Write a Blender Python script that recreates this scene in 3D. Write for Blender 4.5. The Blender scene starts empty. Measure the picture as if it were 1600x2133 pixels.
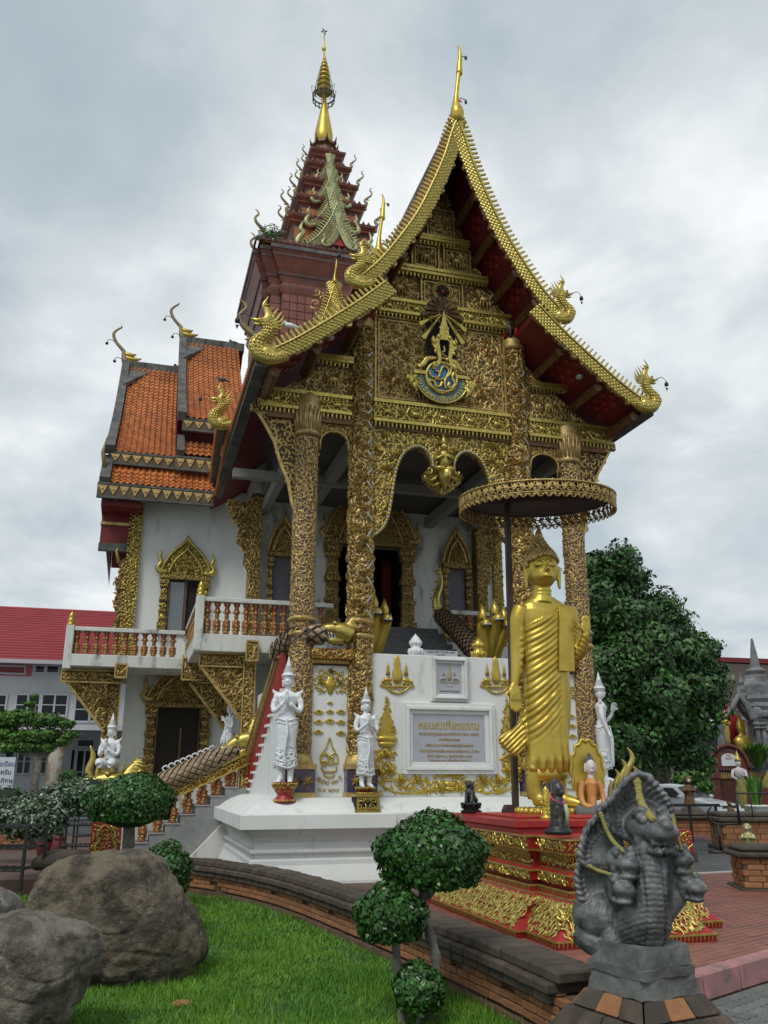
import bpy, bmesh, math, random
import numpy as np
from mathutils import Vector, Matrix
random.seed(7); R = math.radians; PI = math.pi
S = bpy.context.scene; COL = S.collection
# ------------------------------------------------------------------ camera, sky, sun, exposure
CF = 1800.0; CTH = math.atan((1620-1066.5)/CF); CA = R(16); EYE = 1.6; D0 = 15.75
cd = bpy.data.cameras.new('camera'); cam = bpy.data.objects.new('camera', cd); COL.objects.link(cam)
cam.location = (0, 0, EYE); cam.rotation_euler = (R(90)+CTH, 0, 0)
cd.sensor_fit = 'VERTICAL'; cd.sensor_height = 24; cd.lens = 24*CF/2133; cd.clip_start = .1; cd.clip_end = 2000
S.camera = cam
SUN_EL, SUN_AZ = R(52), R(205)      # azimuth from +Y clockwise: behind the camera, to its left
w = bpy.data.worlds.new('World'); S.world = w; w.use_nodes = True
N = w.node_tree.nodes; LK = w.node_tree.links; N.clear()
def wn(t, **k):
    n = N.new(t)
    for a, b in k.items(): setattr(n, a, b)
    return n
sky = wn('ShaderNodeTexSky', sky_type='NISHITA', sun_disc=False, sun_elevation=SUN_EL, sun_rotation=SUN_AZ)
bg1 = wn('ShaderNodeBackground'); bg1.inputs[1].default_value = .09; LK.new(sky.outputs[0], bg1.inputs[0])
tc = wn('ShaderNodeTexCoord'); sep = wn('ShaderNodeSeparateXYZ'); LK.new(tc.outputs['Generated'], sep.inputs[0])
zz = wn('ShaderNodeMath', operation='MAXIMUM'); LK.new(sep.outputs[2], zz.inputs[0]); zz.inputs[1].default_value = 0.0
za = wn('ShaderNodeMath', operation='ADD'); LK.new(zz.outputs[0], za.inputs[0]); za.inputs[1].default_value = .35
dv = wn('ShaderNodeVectorMath', operation='DIVIDE'); LK.new(tc.outputs['Generated'], dv.inputs[0])
cb = wn('ShaderNodeCombineXYZ')
for i in range(3): LK.new(za.outputs[0], cb.inputs[i])
LK.new(cb.outputs[0], dv.inputs[1])
def wnoise(scale, detail, rough, off, dist=0.0):
    ad = wn('ShaderNodeVectorMath', operation='ADD'); LK.new(dv.outputs[0], ad.inputs[0]); ad.inputs[1].default_value = off
    n = wn('ShaderNodeTexNoise'); LK.new(ad.outputs[0], n.inputs['Vector'])
    n.inputs['Scale'].default_value = scale; n.inputs['Detail'].default_value = detail; n.inputs['Roughness'].default_value = rough
    n.inputs['Distortion'].default_value = dist
    return n.outputs[0]
n1 = wnoise(1.35, 7, .52, (0, 0, 0), .25); n2 = wnoise(3.4, 8, .55, (5, 3, 0), .3)
mx = wn('ShaderNodeMath', operation='MULTIPLY_ADD'); LK.new(n2, mx.inputs[0]); mx.inputs[1].default_value = .42
m0 = wn('ShaderNodeMath', operation='MULTIPLY'); LK.new(n1, m0.inputs[0]); m0.inputs[1].default_value = .75; LK.new(m0.outputs[0], mx.inputs[2])
rp = wn('ShaderNodeValToRGB'); LK.new(mx.outputs[0], rp.inputs[0])
e = rp.color_ramp.elements; e[0].position = .40; e[0].color = (.335, .40, .45, 1); e[1].position = .74; e[1].color = (.86, .88, .885, 1)
x = e.new(.52); x.color = (.425, .49, .53, 1); x = e.new(.63); x.color = (.60, .645, .665, 1)
bg2 = wn('ShaderNodeBackground'); LK.new(rp.outputs[0], bg2.inputs[0]); bg2.inputs[1].default_value = 1.02
mm = wn('ShaderNodeMixShader'); mm.inputs[0].default_value = .93
LK.new(bg1.outputs[0], mm.inputs[1]); LK.new(bg2.outputs[0], mm.inputs[2])
wo = wn('ShaderNodeOutputWorld'); LK.new(mm.outputs[0], wo.inputs[0])
sl = bpy.data.lights.new('sun', 'SUN'); sl.energy = 1.5; sl.angle = R(22); sl.color = (1, .97, .92)
so = bpy.data.objects.new('sun', sl); COL.objects.link(so)
sd = Vector((math.sin(SUN_AZ)*math.cos(SUN_EL), math.cos(SUN_AZ)*math.cos(SUN_EL), math.sin(SUN_EL)))
so.rotation_euler = sd.to_track_quat('Z', 'Y').to_euler(); so.location = sd*60
S.view_settings.view_transform = 'Standard'; S.view_settings.look = 'None'; S.view_settings.gamma = 1; S.view_settings.exposure = .22
S.view_settings.use_curve_mapping = False
S.render.engine = 'CYCLES'
# ------------------------------------------------------------------ survey: sight lines of the photograph met with real planes of the temple
ca, sa = math.cos(CA), math.sin(CA)
def ray(px, py):
    a = (px-800)/CF; b = -(py-1066.5)/CF
    return (a, math.cos(CTH)-b*math.sin(CTH), math.sin(CTH)+b*math.cos(CTH))
OX, OY = -D0*sa, -D0*ca
def hY(px, py, Y):
    d = ray(px, py); dx, dy = d[0]*ca+d[1]*sa, -d[0]*sa+d[1]*ca; t = (Y-OY)/dy
    return (OX+t*dx, EYE+t*d[2])            # (x, z) on the plane y=Y of the temple
def wpt(px, py, D):
    d = ray(px, py); t = D/d[1]; return (d[0]*t, D, EYE+d[2]*t)
def gpt(px, py, Z=0):
    d = ray(px, py); t = (Z-EYE)/d[2]; return (d[0]*t, d[1]*t, Z)
def T2W(x, y, z=0): return (x*ca-y*sa, x*sa+y*ca+D0, z)
# ------------------------------------------------------------------ mesh builder
class MB:
    def __init__(s): s.v = []; s.f = []; s.m = []; s.sm = []; s.n = 0
    def add(s, verts, faces, mi=0, smooth=False):
        b = s.n; s.v.append(np.asarray(verts, float).reshape(-1, 3)); s.n += len(s.v[-1])
        for f in faces: s.f.append(tuple(b+i for i in f))
        s.m += [mi]*len(faces); s.sm += [smooth]*len(faces)
    def box(s, x0, x1, y0, y1, z0, z1, mi=0):
        s.add([(x0,y0,z0),(x1,y0,z0),(x1,y1,z0),(x0,y1,z0),(x0,y0,z1),(x1,y0,z1),(x1,y1,z1),(x0,y1,z1)],
              [(3,2,1,0),(4,5,6,7),(0,1,5,4),(1,2,6,5),(2,3,7,6),(3,0,4,7)], mi)
    def obox(s, c, size, M, mi=0, taper=1.0):
        hx, hy, hz = [k/2 for k in size]; P = []
        for sz in (-1, 1):
            k = taper if sz > 0 else 1
            for sx, sy in ((-1,-1),(1,-1),(1,1),(-1,1)): P.append(Vector(c)+M@Vector((sx*hx*k, sy*hy*k, sz*hz)))
        s.add(P, [(3,2,1,0),(4,5,6,7),(0,1,5,4),(1,2,6,5),(2,3,7,6),(3,0,4,7)], mi)
    def beam(s, a, b, w_, h_, mi=0):
        a, b = Vector(a), Vector(b); d = b-a; M = d.to_track_quat('Y', 'Z').to_matrix()
        s.obox((a+b)/2, (w_, d.length, h_), M, mi)
    def tube(s, pts, rad, n=8, mi=0, smooth=True, flat=1.0, caps=True, up=(0,0,1)):
        P = [Vector(p) for p in pts]; k = len(P)
        if not hasattr(rad, '__len__'): rad = [rad]*k
        V = []; nrm = None
        for i in range(k):
            t = (P[min(i+1,k-1)]-P[max(i-1,0)])
            t = t.normalized() if t.length > 1e-9 else Vector((0,0,1))
            if nrm is None:
                u = Vector(up)
                if abs(u.dot(t)) > .95: u = Vector((0,1,0))
                nrm = (u-t*u.dot(t)).normalized()
            else: nrm = (nrm-t*nrm.dot(t)).normalized()
            b = t.cross(nrm)
            for j in range(n):
                a = 2*PI*j/n; V.append(P[i]+(nrm*math.cos(a)+b*math.sin(a)*flat)*rad[i])
        F = [(i*n+j, i*n+(j+1)%n, (i+1)*n+(j+1)%n, (i+1)*n+j) for i in range(k-1) for j in range(n)]
        s.add(V, F, mi, smooth)
        if caps: b0 = s.n-len(V); s.f += [tuple(b0+j for j in range(n))[::-1], tuple(b0+(k-1)*n+j for j in range(n))]; s.m += [mi]*2; s.sm += [False]*2
    def lathe(s, prof, n=16, c=(0,0,0), mi=0, smooth=True, sx=1, sy=1, rot=0):
        V = []; k = len(prof)
        for r, z in prof:
            for j in range(n):
                a = 2*PI*(j+rot)/n; V.append((c[0]+r*sx*math.cos(a), c[1]+r*sy*math.sin(a), c[2]+z))
        F = [(i*n+j, i*n+(j+1)%n, (i+1)*n+(j+1)%n, (i+1)*n+j) for i in range(k-1) for j in range(n)]
        F += [tuple(range(n))[::-1], tuple((k-1)*n+j for j in range(n))]
        s.add(V, F, mi, smooth)
    def ball(s, c, r, mi=0, nu=12, nv=8, M=None):
        if not hasattr(r, '__len__'): r = (r, r, r)
        V = []
        for i in range(nv+1):
            th = PI*i/nv
            for j in range(nu):
                a = 2*PI*j/nu; p = Vector((r[0]*math.sin(th)*math.cos(a), r[1]*math.sin(th)*math.sin(a), -r[2]*math.cos(th)))
                if M is not None: p = M@p
                V.append(p+Vector(c))
        F = [(i*nu+j, i*nu+(j+1)%nu, (i+1)*nu+(j+1)%nu, (i+1)*nu+j) for i in range(nv) for j in range(nu)]
        s.add(V, F, mi, True)
    def prism(s, out, y0, y1, mi=0, mi_side=None, plane='xz', smooth=False):
        n = len(out)
        if plane == 'xz': A = [(p[0], y0, p[1]) for p in out]; B = [(p[0], y1, p[1]) for p in out]
        elif plane == 'xy': A = [(p[0], p[1], y0) for p in out]; B = [(p[0], p[1], y1) for p in out]
        else: A = [(y0, p[0], p[1]) for p in out]; B = [(y1, p[0], p[1]) for p in out]
        s.add(A+B, [tuple(range(n)), tuple(range(n, 2*n))[::-1]], mi)
        b = s.n-2*n
        for i in range(n):
            j = (i+1) % n; s.f.append((b+j, b+i, b+n+i, b+n+j)); s.m.append(mi if mi_side is None else mi_side); s.sm.append(smooth)
    def xf(s, M):
        s.v = [np.array([tuple(M@Vector(p)) for p in a]) for a in s.v]
    def build(s, name, mats, parent=None, bevel=0, fixn=True, **props):
        me = bpy.data.meshes.new(name); V = np.concatenate(s.v) if s.v else np.zeros((0,3))
        me.from_pydata(V.tolist(), [], s.f)
        if not isinstance(mats, (list, tuple)): mats = [mats]
        for m in mats: me.materials.append(m)
        me.polygons.foreach_set('material_index', s.m); me.polygons.foreach_set('use_smooth', s.sm)
        if bevel or fixn:
            bm = bmesh.new(); bm.from_mesh(me)
            if fixn: bmesh.ops.recalc_face_normals(bm, faces=bm.faces)
            if bevel:
                ed = [e for e in bm.edges if len(e.link_faces) == 2 and e.calc_face_angle(0) > .5]
                bmesh.ops.bevel(bm, geom=ed, offset=bevel, segments=1, affect='EDGES', clamp_overlap=True)
            bm.to_mesh(me); bm.free()
        me.update()
        return link(name, me, parent, **props)
def link(name, data, parent=None, loc=None, rz=None, **props):
    o = bpy.data.objects.new(name, data); COL.objects.link(o)
    if parent is not None: o.parent = parent
    if loc is not None: o.location = loc
    if rz is not None: o.rotation_euler = (0, 0, rz)
    for k, v in props.items(): o[k] = v
    return o
def thing(name, label, cat, loc=(0,0,0), rz=0, group=None):
    o = link(name, None, None, loc, rz, label=label, category=cat)
    o.empty_display_size = .2
    if group: o['group'] = group
    return o
def kids(o): return [c for c in list(COL.objects) if c.parent == o]
def dup(root, loc, rz, label, group=None, scale=None):
    r = root.copy(); COL.objects.link(r); r.location = loc; r.rotation_euler = (0, 0, rz); r['label'] = label
    if group: r['group'] = group
    if scale: r.scale = (scale,)*3
    for ch in root.children:
        c = ch.copy(); COL.objects.link(c); c.parent = r
        for g in ch.children:
            d = g.copy(); COL.objects.link(d); d.parent = c
    return r
def fuse(mb, vox, smooth=2, fac=.5, disp=None):
    o = mb.build('tmp', [], None); md = o.modifiers.new('r', 'REMESH'); md.mode = 'VOXEL'; md.voxel_size = vox; md.use_smooth_shade = True
    if smooth: sm = o.modifiers.new('s', 'SMOOTH'); sm.iterations = smooth; sm.factor = fac
    dg = bpy.context.evaluated_depsgraph_get(); dg.update()
    me = bpy.data.meshes.new_from_object(o.evaluated_get(dg)); old = o.data; bpy.data.objects.remove(o); bpy.data.meshes.remove(old)
    if disp:
        n = len(me.vertices); co = np.zeros(n*3); me.vertices.foreach_get('co', co); co = co.reshape(-1, 3)
        nr = np.array([tuple(v.normal) for v in me.vertices])
        co = co+nr*disp(co, nr)[:, None]; me.vertices.foreach_set('co', co.ravel()); me.update()
    me.polygons.foreach_set('use_smooth', [True]*len(me.polygons))
    return me
def withmat(me, *mats):
    me.materials.clear()
    for m in mats: me.materials.append(m)
    return me
# ------------------------------------------------------------------ carved relief: raised curls, leaves, flowers and scales as real geometry
def ribbon(cs, ws, hs):
    cs = np.array(cs, float); k = len(cs); t = np.gradient(cs, axis=0); t /= np.linalg.norm(t, axis=1)[:, None]+1e-9
    nn = np.stack([-t[:, 1], t[:, 0]], 1); V = []
    for i in range(k):
        a = cs[i]+nn[i]*ws[i]; b = cs[i]-nn[i]*ws[i]
        V += [(a[0], a[1], 0), (cs[i][0], cs[i][1], hs[i]), (b[0], b[1], 0)]
    F = []
    for i in range(k-1):
        p = i*3; q = p+3; F += [(p, p+1, q+1, q), (p+1, p+2, q+2, q+1)]
    return np.array(V), F
def _curl(sgn):
    a = np.linspace(0, 1.75*PI, 9); r = .5*np.exp(-.26*a); c = [(r[i]*math.cos(a[i])*sgn, r[i]*math.sin(a[i])) for i in range(9)]
    w_ = [.03, .09, .12, .12, .11, .1, .09, .08, .05]; return ribbon(c, w_, [w*1.3 for w in w_])
def _leaf(sgn):
    c = [(-.05*sgn, -.5), (.1*sgn, -.25), (.12*sgn, 0), (0, .25), (-.2*sgn, .45), (-.1*sgn, .55)]
    w_ = [.04, .15, .18, .14, .07, .0]; return ribbon(c, w_, [w*1.1 for w in w_])
def _flower(n):
    V = [(0, 0, .26)]; F = []
    for i in range(2*n):
        a = PI*i/n; r = .5 if i % 2 == 0 else .22; V.append((r*math.cos(a), r*math.sin(a), .16 if i % 2 == 0 else .02))
    for i in range(2*n): F.append((0, 1+i, 1+(i+1) % (2*n)))
    return np.array(V), F
def _scale():
    a = np.linspace(PI*1.0, PI*2.0, 7); V = [(0, .5, .0)]+[(.5*math.cos(t), .5*math.sin(t), .22) for t in a]+[(.56*math.cos(t), .56*math.sin(t), 0) for t in a]
    F = [(0, 1+i, 2+i) for i in range(6)]+[(1+i, 8+i, 9+i, 2+i) for i in range(6)]
    return np.array(V), F
def _spike():
    return np.array([(-.22,-.5,0),(.22,-.5,0),(.22,-.5,.2),(-.22,-.5,.2),(.0,.5,.1),(.1,.5,.1)]), [(0,1,2,3),(0,3,4),(1,5,2),(3,2,5,4),(0,4,5,1)]
def _bead():
    return np.array([(-.5,-.5,0),(.5,-.5,0),(.5,.5,0),(-.5,.5,0),(0,0,.5)]), [(0,1,4),(1,2,4),(2,3,4),(3,0,4)]
TPL = {'c': _curl(1), 'd': _curl(-1), 'l': _leaf(1), 'm': _leaf(-1), 'f': _flower(6), 's': _scale(), 'p': _spike(), 'b': _bead()}
def relief(mb, items, mapf, mi=0, depth=1.0):
    for s_, t_, sc, ro, k in items:
        V, F = TPL[k]; c, s = math.cos(ro)*sc, math.sin(ro)*sc
        P = mapf(s_+V[:, 0]*c-V[:, 1]*s, t_+V[:, 0]*s+V[:, 1]*c, V[:, 2]*sc*depth)
        mb.add(P, F, mi, k in 'cdlms')
def scatter(x0, x1, z0, z1, step, ok=None, kinds='cdcdlmf', sc=1.5, rnd=random):
    it = []; nz = max(1, round((z1-z0)/step)); nx = max(1, round((x1-x0)/step))
    for i in range(nx):
        for j in range(nz):
            x = x0+(i+.5+(.5 if j % 2 else 0)*.6-.15)*(x1-x0)/nx; z = z0+(j+.5)*(z1-z0)/nz
            x += rnd.uniform(-.2, .2)*step; z += rnd.uniform(-.2, .2)*step
            if ok and not ok(x, z): continue
            it.append((x, z, step*sc*rnd.uniform(.8, 1.1), rnd.uniform(0, 2*PI), rnd.choice(kinds)))
    return it
def flat(y0): return lambda s, t, h: np.stack([s, np.full_like(s, y0)-h, t], 1)
def cyl(cx, cy, r, z0=0, r1=None, H=1):
    def f(s, t, h):
        rr = r if r1 is None else r+(r1-r)*np.clip(t/H, 0, 1)
        a = s/r-PI/2; return np.stack([cx+(rr+h)*np.cos(a), cy+(rr+h)*np.sin(a), z0+t], 1)
    return f
def inpoly(poly):
    def f(x, z):
        r = False; j = len(poly)-1
        for i in range(len(poly)):
            if (poly[i][1] > z) != (poly[j][1] > z) and x < (poly[j][0]-poly[i][0])*(z-poly[i][1])/(poly[j][1]-poly[i][1])+poly[i][0]: r = not r
            j = i
        return r
    return f
def smooth_path(P, k=6):
    P = [Vector(p) for p in P]; Q = []
    for i in range(len(P)-1):
        a, b, c, d = P[max(i-1,0)], P[i], P[i+1], P[min(i+2, len(P)-1)]
        for j in range(k):
            t = j/k; Q.append(.5*((2*b)+(c-a)*t+(2*a-5*b+4*c-d)*t*t+(3*b-a-3*c+d)*t**3))
    Q.append(P[-1]); return Q
def lerp_rad(r, n):
    return list(np.interp(np.linspace(0, 1, n), np.linspace(0, 1, len(r)), r))
def text(name, body, size, m, parent, M, ext=.004, align='CENTER', bold=.0, fit=None):
    cu = bpy.data.curves.new(name, 'FONT'); cu.body = body; cu.size = size; cu.extrude = ext; cu.align_x = align; cu.offset = bold; cu.resolution_u = 3
    o = bpy.data.objects.new('t', cu); COL.objects.link(o); dg = bpy.context.evaluated_depsgraph_get(); dg.update()
    me = bpy.data.meshes.new_from_object(o.evaluated_get(dg)); bpy.data.objects.remove(o)
    if fit and len(me.vertices):
        xs = [v.co.x for v in me.vertices]; k = fit/max(max(xs)-min(xs), 1e-6); me.transform(Matrix.Diagonal((k, 1, 1, 1)))
    me.transform(M); withmat(me, m); return link(name, me, parent)
def FR(x, y, z): return Matrix.Translation((x, y, z))@Matrix.Rotation(PI/2, 4, 'X')   # lettering upright on a face that looks to -y
# ------------------------------------------------------------------ materials
def mat(name, base, rough=.6, metal=0.0, col2=None, nscale=3.0, contrast=(.35, .65), bump=0.0, bscale=20.0, grime=None, spec=None, obj_var=0.0, coord='Object', stretch=(1,1,1), bd=.02, isl=0.0):
    m = bpy.data.materials.new(name); m.use_nodes = True; nt = m.node_tree; nd = nt.nodes; lk = nt.links; b = nd['Principled BSDF']
    b.inputs['Roughness'].default_value = rough; b.inputs['Metallic'].default_value = metal
    if spec is not None: b.inputs['Specular IOR Level'].default_value = spec
    tcn = nd.new('ShaderNodeTexCoord'); mp = nd.new('ShaderNodeMapping'); mp.inputs['Scale'].default_value = stretch; lk.new(tcn.outputs[coord], mp.inputs[0])
    vec = mp.outputs[0]; col = None
    def noise(sc, det=6, ro=.6):
        n = nd.new('ShaderNodeTexNoise'); n.inputs['Scale'].default_value = sc; n.inputs['Detail'].default_value = det; n.inputs['Roughness'].default_value = ro; lk.new(vec, n.inputs['Vector']); return n.outputs[0]
    def ramp(src, p0, p1, c0=(0,0,0,1), c1=(1,1,1,1)):
        r = nd.new('ShaderNodeValToRGB'); r.color_ramp.elements[0].position = p0; r.color_ramp.elements[1].position = p1
        r.color_ramp.elements[0].color = c0; r.color_ramp.elements[1].color = c1; lk.new(src, r.inputs[0]); return r.outputs[0]
    def mix(f, a, c, bt='MIX'):
        x = nd.new('ShaderNodeMix'); x.data_type = 'RGBA'; x.blend_type = bt
        for i, q in ((0, f), (6, a), (7, c)):
            if hasattr(q, 'links') or hasattr(q, 'node'): lk.new(q, x.inputs[i])
            else: x.inputs[i].default_value = q if i == 0 else (tuple(q)+(1,) if len(q) == 3 else q)
        return x.outputs[2]
    if col2: col = ramp(noise(nscale), contrast[0], contrast[1], tuple(base)+(1,), tuple(col2)+(1,))
    if grime:
        g = ramp(noise(grime[1], 9, .7), grime[2], grime[2]+.18); col = mix(g, col if col else tuple(base), grime[0])
    if obj_var:
        oi = nd.new('ShaderNodeObjectInfo'); r_ = nd.new('ShaderNodeMapRange'); r_.inputs[3].default_value = 1-obj_var; r_.inputs[4].default_value = 1+obj_var; lk.new(oi.outputs['Random'], r_.inputs[0])
        x = nd.new('ShaderNodeMix'); x.data_type = 'RGBA'; x.blend_type = 'MULTIPLY'; x.inputs[0].default_value = 1
        if col: lk.new(col, x.inputs[6])
        else: x.inputs[6].default_value = tuple(base)+(1,)
        cc = nd.new('ShaderNodeCombineColor'); [lk.new(r_.outputs[0], cc.inputs[i]) for i in range(3)]; lk.new(cc.outputs[0], x.inputs[7]); col = x.outputs[2]
    if isl:
        ge = nd.new('ShaderNodeNewGeometry'); r_ = nd.new('ShaderNodeMapRange'); r_.inputs[3].default_value = 1-isl; r_.inputs[4].default_value = 1+isl; lk.new(ge.outputs['Random Per Island'], r_.inputs[0])
        hs = nd.new('ShaderNodeHueSaturation'); lk.new(r_.outputs[0], hs.inputs['Value']); h2 = nd.new('ShaderNodeMapRange'); h2.inputs[3].default_value = .47; h2.inputs[4].default_value = .515; lk.new(ge.outputs['Random Per Island'], h2.inputs[0]); lk.new(h2.outputs[0], hs.inputs['Hue']); lk.new(col, hs.inputs['Color']); col = hs.outputs[0]
    if col: lk.new(col, b.inputs['Base Color'])
    else: b.inputs['Base Color'].default_value = tuple(base)+(1,)
    if bump:
        bp = nd.new('ShaderNodeBump'); bp.inputs['Strength'].default_value = bump; bp.inputs['Distance'].default_value = bd; lk.new(noise(bscale, 8, .65), bp.inputs['Height']); lk.new(bp.outputs[0], b.inputs['Normal'])
    m['_'] = 0
    return m
def carved(name, gold, ground, scale=9.0, thr=(.18, .42), metal=.75, rough=.38, dist=.35):
    """fine relief: gold scrollwork standing on a darker ground"""
    m = bpy.data.materials.new(name); m.use_nodes = True; nt = m.node_tree; nd = nt.nodes; lk = nt.links; b = nd['Principled BSDF']
    tcn = nd.new('ShaderNodeTexCoord'); nz = nd.new('ShaderNodeTexNoise'); nz.inputs['Scale'].default_value = scale*.45; nz.inputs['Detail'].default_value = 2; lk.new(tcn.outputs['Object'], nz.inputs['Vector'])
    sub = nd.new('ShaderNodeVectorMath'); sub.operation = 'MULTIPLY_ADD'; lk.new(nz.outputs['Color'], sub.inputs[0]); sub.inputs[1].default_value = (dist,)*3; lk.new(tcn.outputs['Object'], sub.inputs[2])
    vo = nd.new('ShaderNodeTexVoronoi'); vo.feature = 'F1'; vo.inputs['Scale'].default_value = scale; lk.new(sub.outputs[0], vo.inputs['Vector'])
    wv = nd.new('ShaderNodeMath'); wv.operation = 'SINE'; mu = nd.new('ShaderNodeMath'); mu.operation = 'MULTIPLY'; mu.inputs[1].default_value = 13; lk.new(vo.outputs['Distance'], mu.inputs[0]); lk.new(mu.outputs[0], wv.inputs[0])
    mr = nd.new('ShaderNodeMapRange'); mr.inputs[1].default_value = -1; mr.inputs[2].default_value = 1; lk.new(wv.outputs[0], mr.inputs[0])
    rp = nd.new('ShaderNodeValToRGB'); rp.color_ramp.elements[0].position = thr[0]; rp.color_ramp.elements[1].position = thr[1]; lk.new(mr.outputs[0], rp.inputs[0])
    mx = nd.new('ShaderNodeMix'); mx.data_type = 'RGBA'; lk.new(rp.outputs[0], mx.inputs[0]); mx.inputs[6].default_value = tuple(ground)+(1,); mx.inputs[7].default_value = tuple(gold)+(1,); lk.new(mx.outputs[2], b.inputs['Base Color'])
    mt = nd.new('ShaderNodeMath'); mt.operation = 'MULTIPLY'; mt.inputs[1].default_value = metal; lk.new(rp.outputs[0], mt.inputs[0]); lk.new(mt.outputs[0], b.inputs['Metallic'])
    b.inputs['Roughness'].default_value = rough
    bp = nd.new('ShaderNodeBump'); bp.inputs['Strength'].default_value = .9; bp.inputs['Distance'].default_value = .03; lk.new(mr.outputs[0], bp.inputs['Height']); lk.new(bp.outputs[0], b.inputs['Normal'])
    return m
M = {}
M['gold'] = mat('gold_paint', (.56, .43, .085), .38, .66, (.46, .33, .05), 3, bump=.14, bscale=14, grime=((.30, .20, .05), 5, .62))
M['goldb'] = mat('bright_gilding', (.56, .46, .13), .33, .72, (.36, .27, .06), 14, bump=.25, bscale=30)
M['goldd'] = mat('aged_gilding', (.56, .42, .16), .42, .55, (.34, .22, .07), 8, bump=.35, bscale=26)
M['goldc'] = mat('column_gilding', (.55, .40, .17), .46, .5, (.33, .22, .085), 10, bump=.3, bscale=30)
M['carve'] = carved('carved_gilt_ground', (.46, .32, .12), (.075, .042, .02), 8)
M['carvef'] = carved('fine_carved_gilt', (.46, .32, .11), (.07, .038, .018), 16)
M['carver'] = carved('gilt_on_red', (.45, .27, .05), (.16, .018, .010), 13)
M['carveb'] = carved('gilt_on_blue_glass', (.40, .28, .11), (.03, .025, .09), 13)
M['dark'] = mat('black_and_unlit_interior', (.012, .008, .006), .8)  # near black: darkness of unlit interiors put into colour, plain black elsewhere
M['blue'] = mat('blue_glass', (.035, .03, .13), .2, 0, (.10, .07, .05), 12)
M['white'] = mat('white_plaster', (.72, .74, .72), .7, 0, (.66, .68, .66), 1.5, bump=.06, bscale=14, grime=((.36, .36, .33), 2.2, .57), stretch=(1.3, 1.3, .35))
M['whited'] = mat('stained_white_plaster', (.66, .67, .63), .75, 0, (.56, .57, .53), 2, bump=.1, bscale=14, grime=((.07, .075, .07), 2.6, .535), stretch=(1.3, 1.3, .45))
M['statue'] = mat('white_statue_paint', (.80, .82, .84), .55, 0, (.64, .67, .69), 10, bump=.35, bscale=36, grime=((.45, .45, .43), 6, .62))
M['red'] = mat('red_lacquer', (.36, .016, .018), .42, 0, (.24, .012, .013), 5, bump=.1, bscale=15)
M['redb'] = mat('bright_red_paint', (.42, .02, .02), .4, 0, (.30, .02, .02), 5)
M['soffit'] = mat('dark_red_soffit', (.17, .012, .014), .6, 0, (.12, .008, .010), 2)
M['wood'] = mat('gilded_brown_wood', (.20, .10, .035), .55, .2, (.07, .035, .015), 9, bump=.3, bscale=25)
M['grey'] = mat('weathered_grey_mortar', (.13, .135, .13), .85, 0, (.05, .052, .05), 3, bump=.3, bscale=20, grime=((.32, .33, .31), 6, .62))
M['tile'] = mat('orange_roof_tile', (.48, .165, .045), .5, 0, (.33, .10, .03), 1.2, bump=.1, bscale=14, obj_var=.22, grime=((.16, .075, .03), 1.1, .58))
M['tiles'] = mat('orange_roof_tiles_joined', (.45, .155, .04), .5, 0, (.28, .09, .028), 1.6, bump=.1, bscale=14, grime=((.05, .03, .02), .8, .60))
M['tower'] = mat('brick_red_glazed_tile', (.23, .070, .042), .42, 0, (.13, .045, .032), 3, bump=.1, bscale=16, grime=((.07, .04, .035), 2.5, .6))
M['towerd'] = mat('dark_red_moulding', (.115, .045, .035), .6, 0, (.06, .03, .026), 3, bump=.15, bscale=18)
M['green'] = mat('green_gold_mosaic', (.26, .30, .17), .35, .3, (.45, .42, .16), 7, bump=.3, bscale=24, grime=((.12, .14, .11), 8, .55))
M['horn'] = mat('weathered_bronze_horn', (.17, .15, .10), .5, .3, (.28, .21, .07), 4)
M['marble'] = mat('grey_marble', (.30, .31, .30), .35, 0, (.21, .22, .22), 3, (.3, .7), grime=((.13, .135, .13), 5, .53))
M['plaque'] = mat('plaque_marble', (.42, .44, .48), .3, 0, (.36, .38, .42), 4)
M['stone'] = mat('boulder_stone', (.20, .165, .115), .93, 0, (.07, .058, .042), 4.5, (.42, .58), bump=1, bscale=14, bd=.09, grime=((.30, .28, .22), 16, .57))
M['stone3'] = mat('grey_boulder_stone', (.235, .205, .165), .93, 0, (.10, .088, .07), 5, (.42, .58), bump=1, bscale=14, bd=.09, grime=((.36, .35, .31), 18, .56))
M['stone2'] = mat('pale_boulder_stone', (.26, .25, .23), .9, 0, (.07, .07, .06), 3, bump=1, bscale=16, bd=.07, grime=((.5, .51, .49), 9, .54))
M['naga'] = mat('black_grey_carved_stone', (.19, .195, .20), .36, .15, (.045, .048, .05), 6, (.38, .62), bump=.5, bscale=26, grime=((.38, .39, .39), 8, .60))
M['cement'] = mat('mossy_cement', (.16, .165, .155), .85, 0, (.07, .073, .07), 5, bump=.5, bscale=16, grime=((.28, .29, .27), 5, .6))
M['brick'] = mat('old_orange_brick', (.34, .155, .065), .88, 0, (.25, .115, .055), 9, bump=.45, bscale=28, obj_var=.2, grime=((.10, .07, .045), 5, .6))
M['mortar'] = mat('old_mortar', (.17, .10, .055), .9, 0, (.09, .06, .04), 6, bump=.4, bscale=25)
M['cap'] = mat('blackened_brick_coping', (.055, .045, .036), .9, 0, (.12, .085, .06), 5, (.45, .75), bump=.6, bscale=18, grime=((.20, .13, .09), 9, .68), obj_var=.25)
M['lawn'] = mat('soil_under_grass', (.03, .085, .010), .95, 0, (.05, .11, .014), 4)
M['grass'] = mat('grass_blades', (.07, .20, .012), .6, 0, (.14, .30, .022), 1.3, (.4, .65), isl=.38)
M['leaf'] = mat('glossy_green_leaves', (.022, .078, .013), .38, 0, (.045, .14, .022), 11, (.42, .68), isl=.55)
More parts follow.
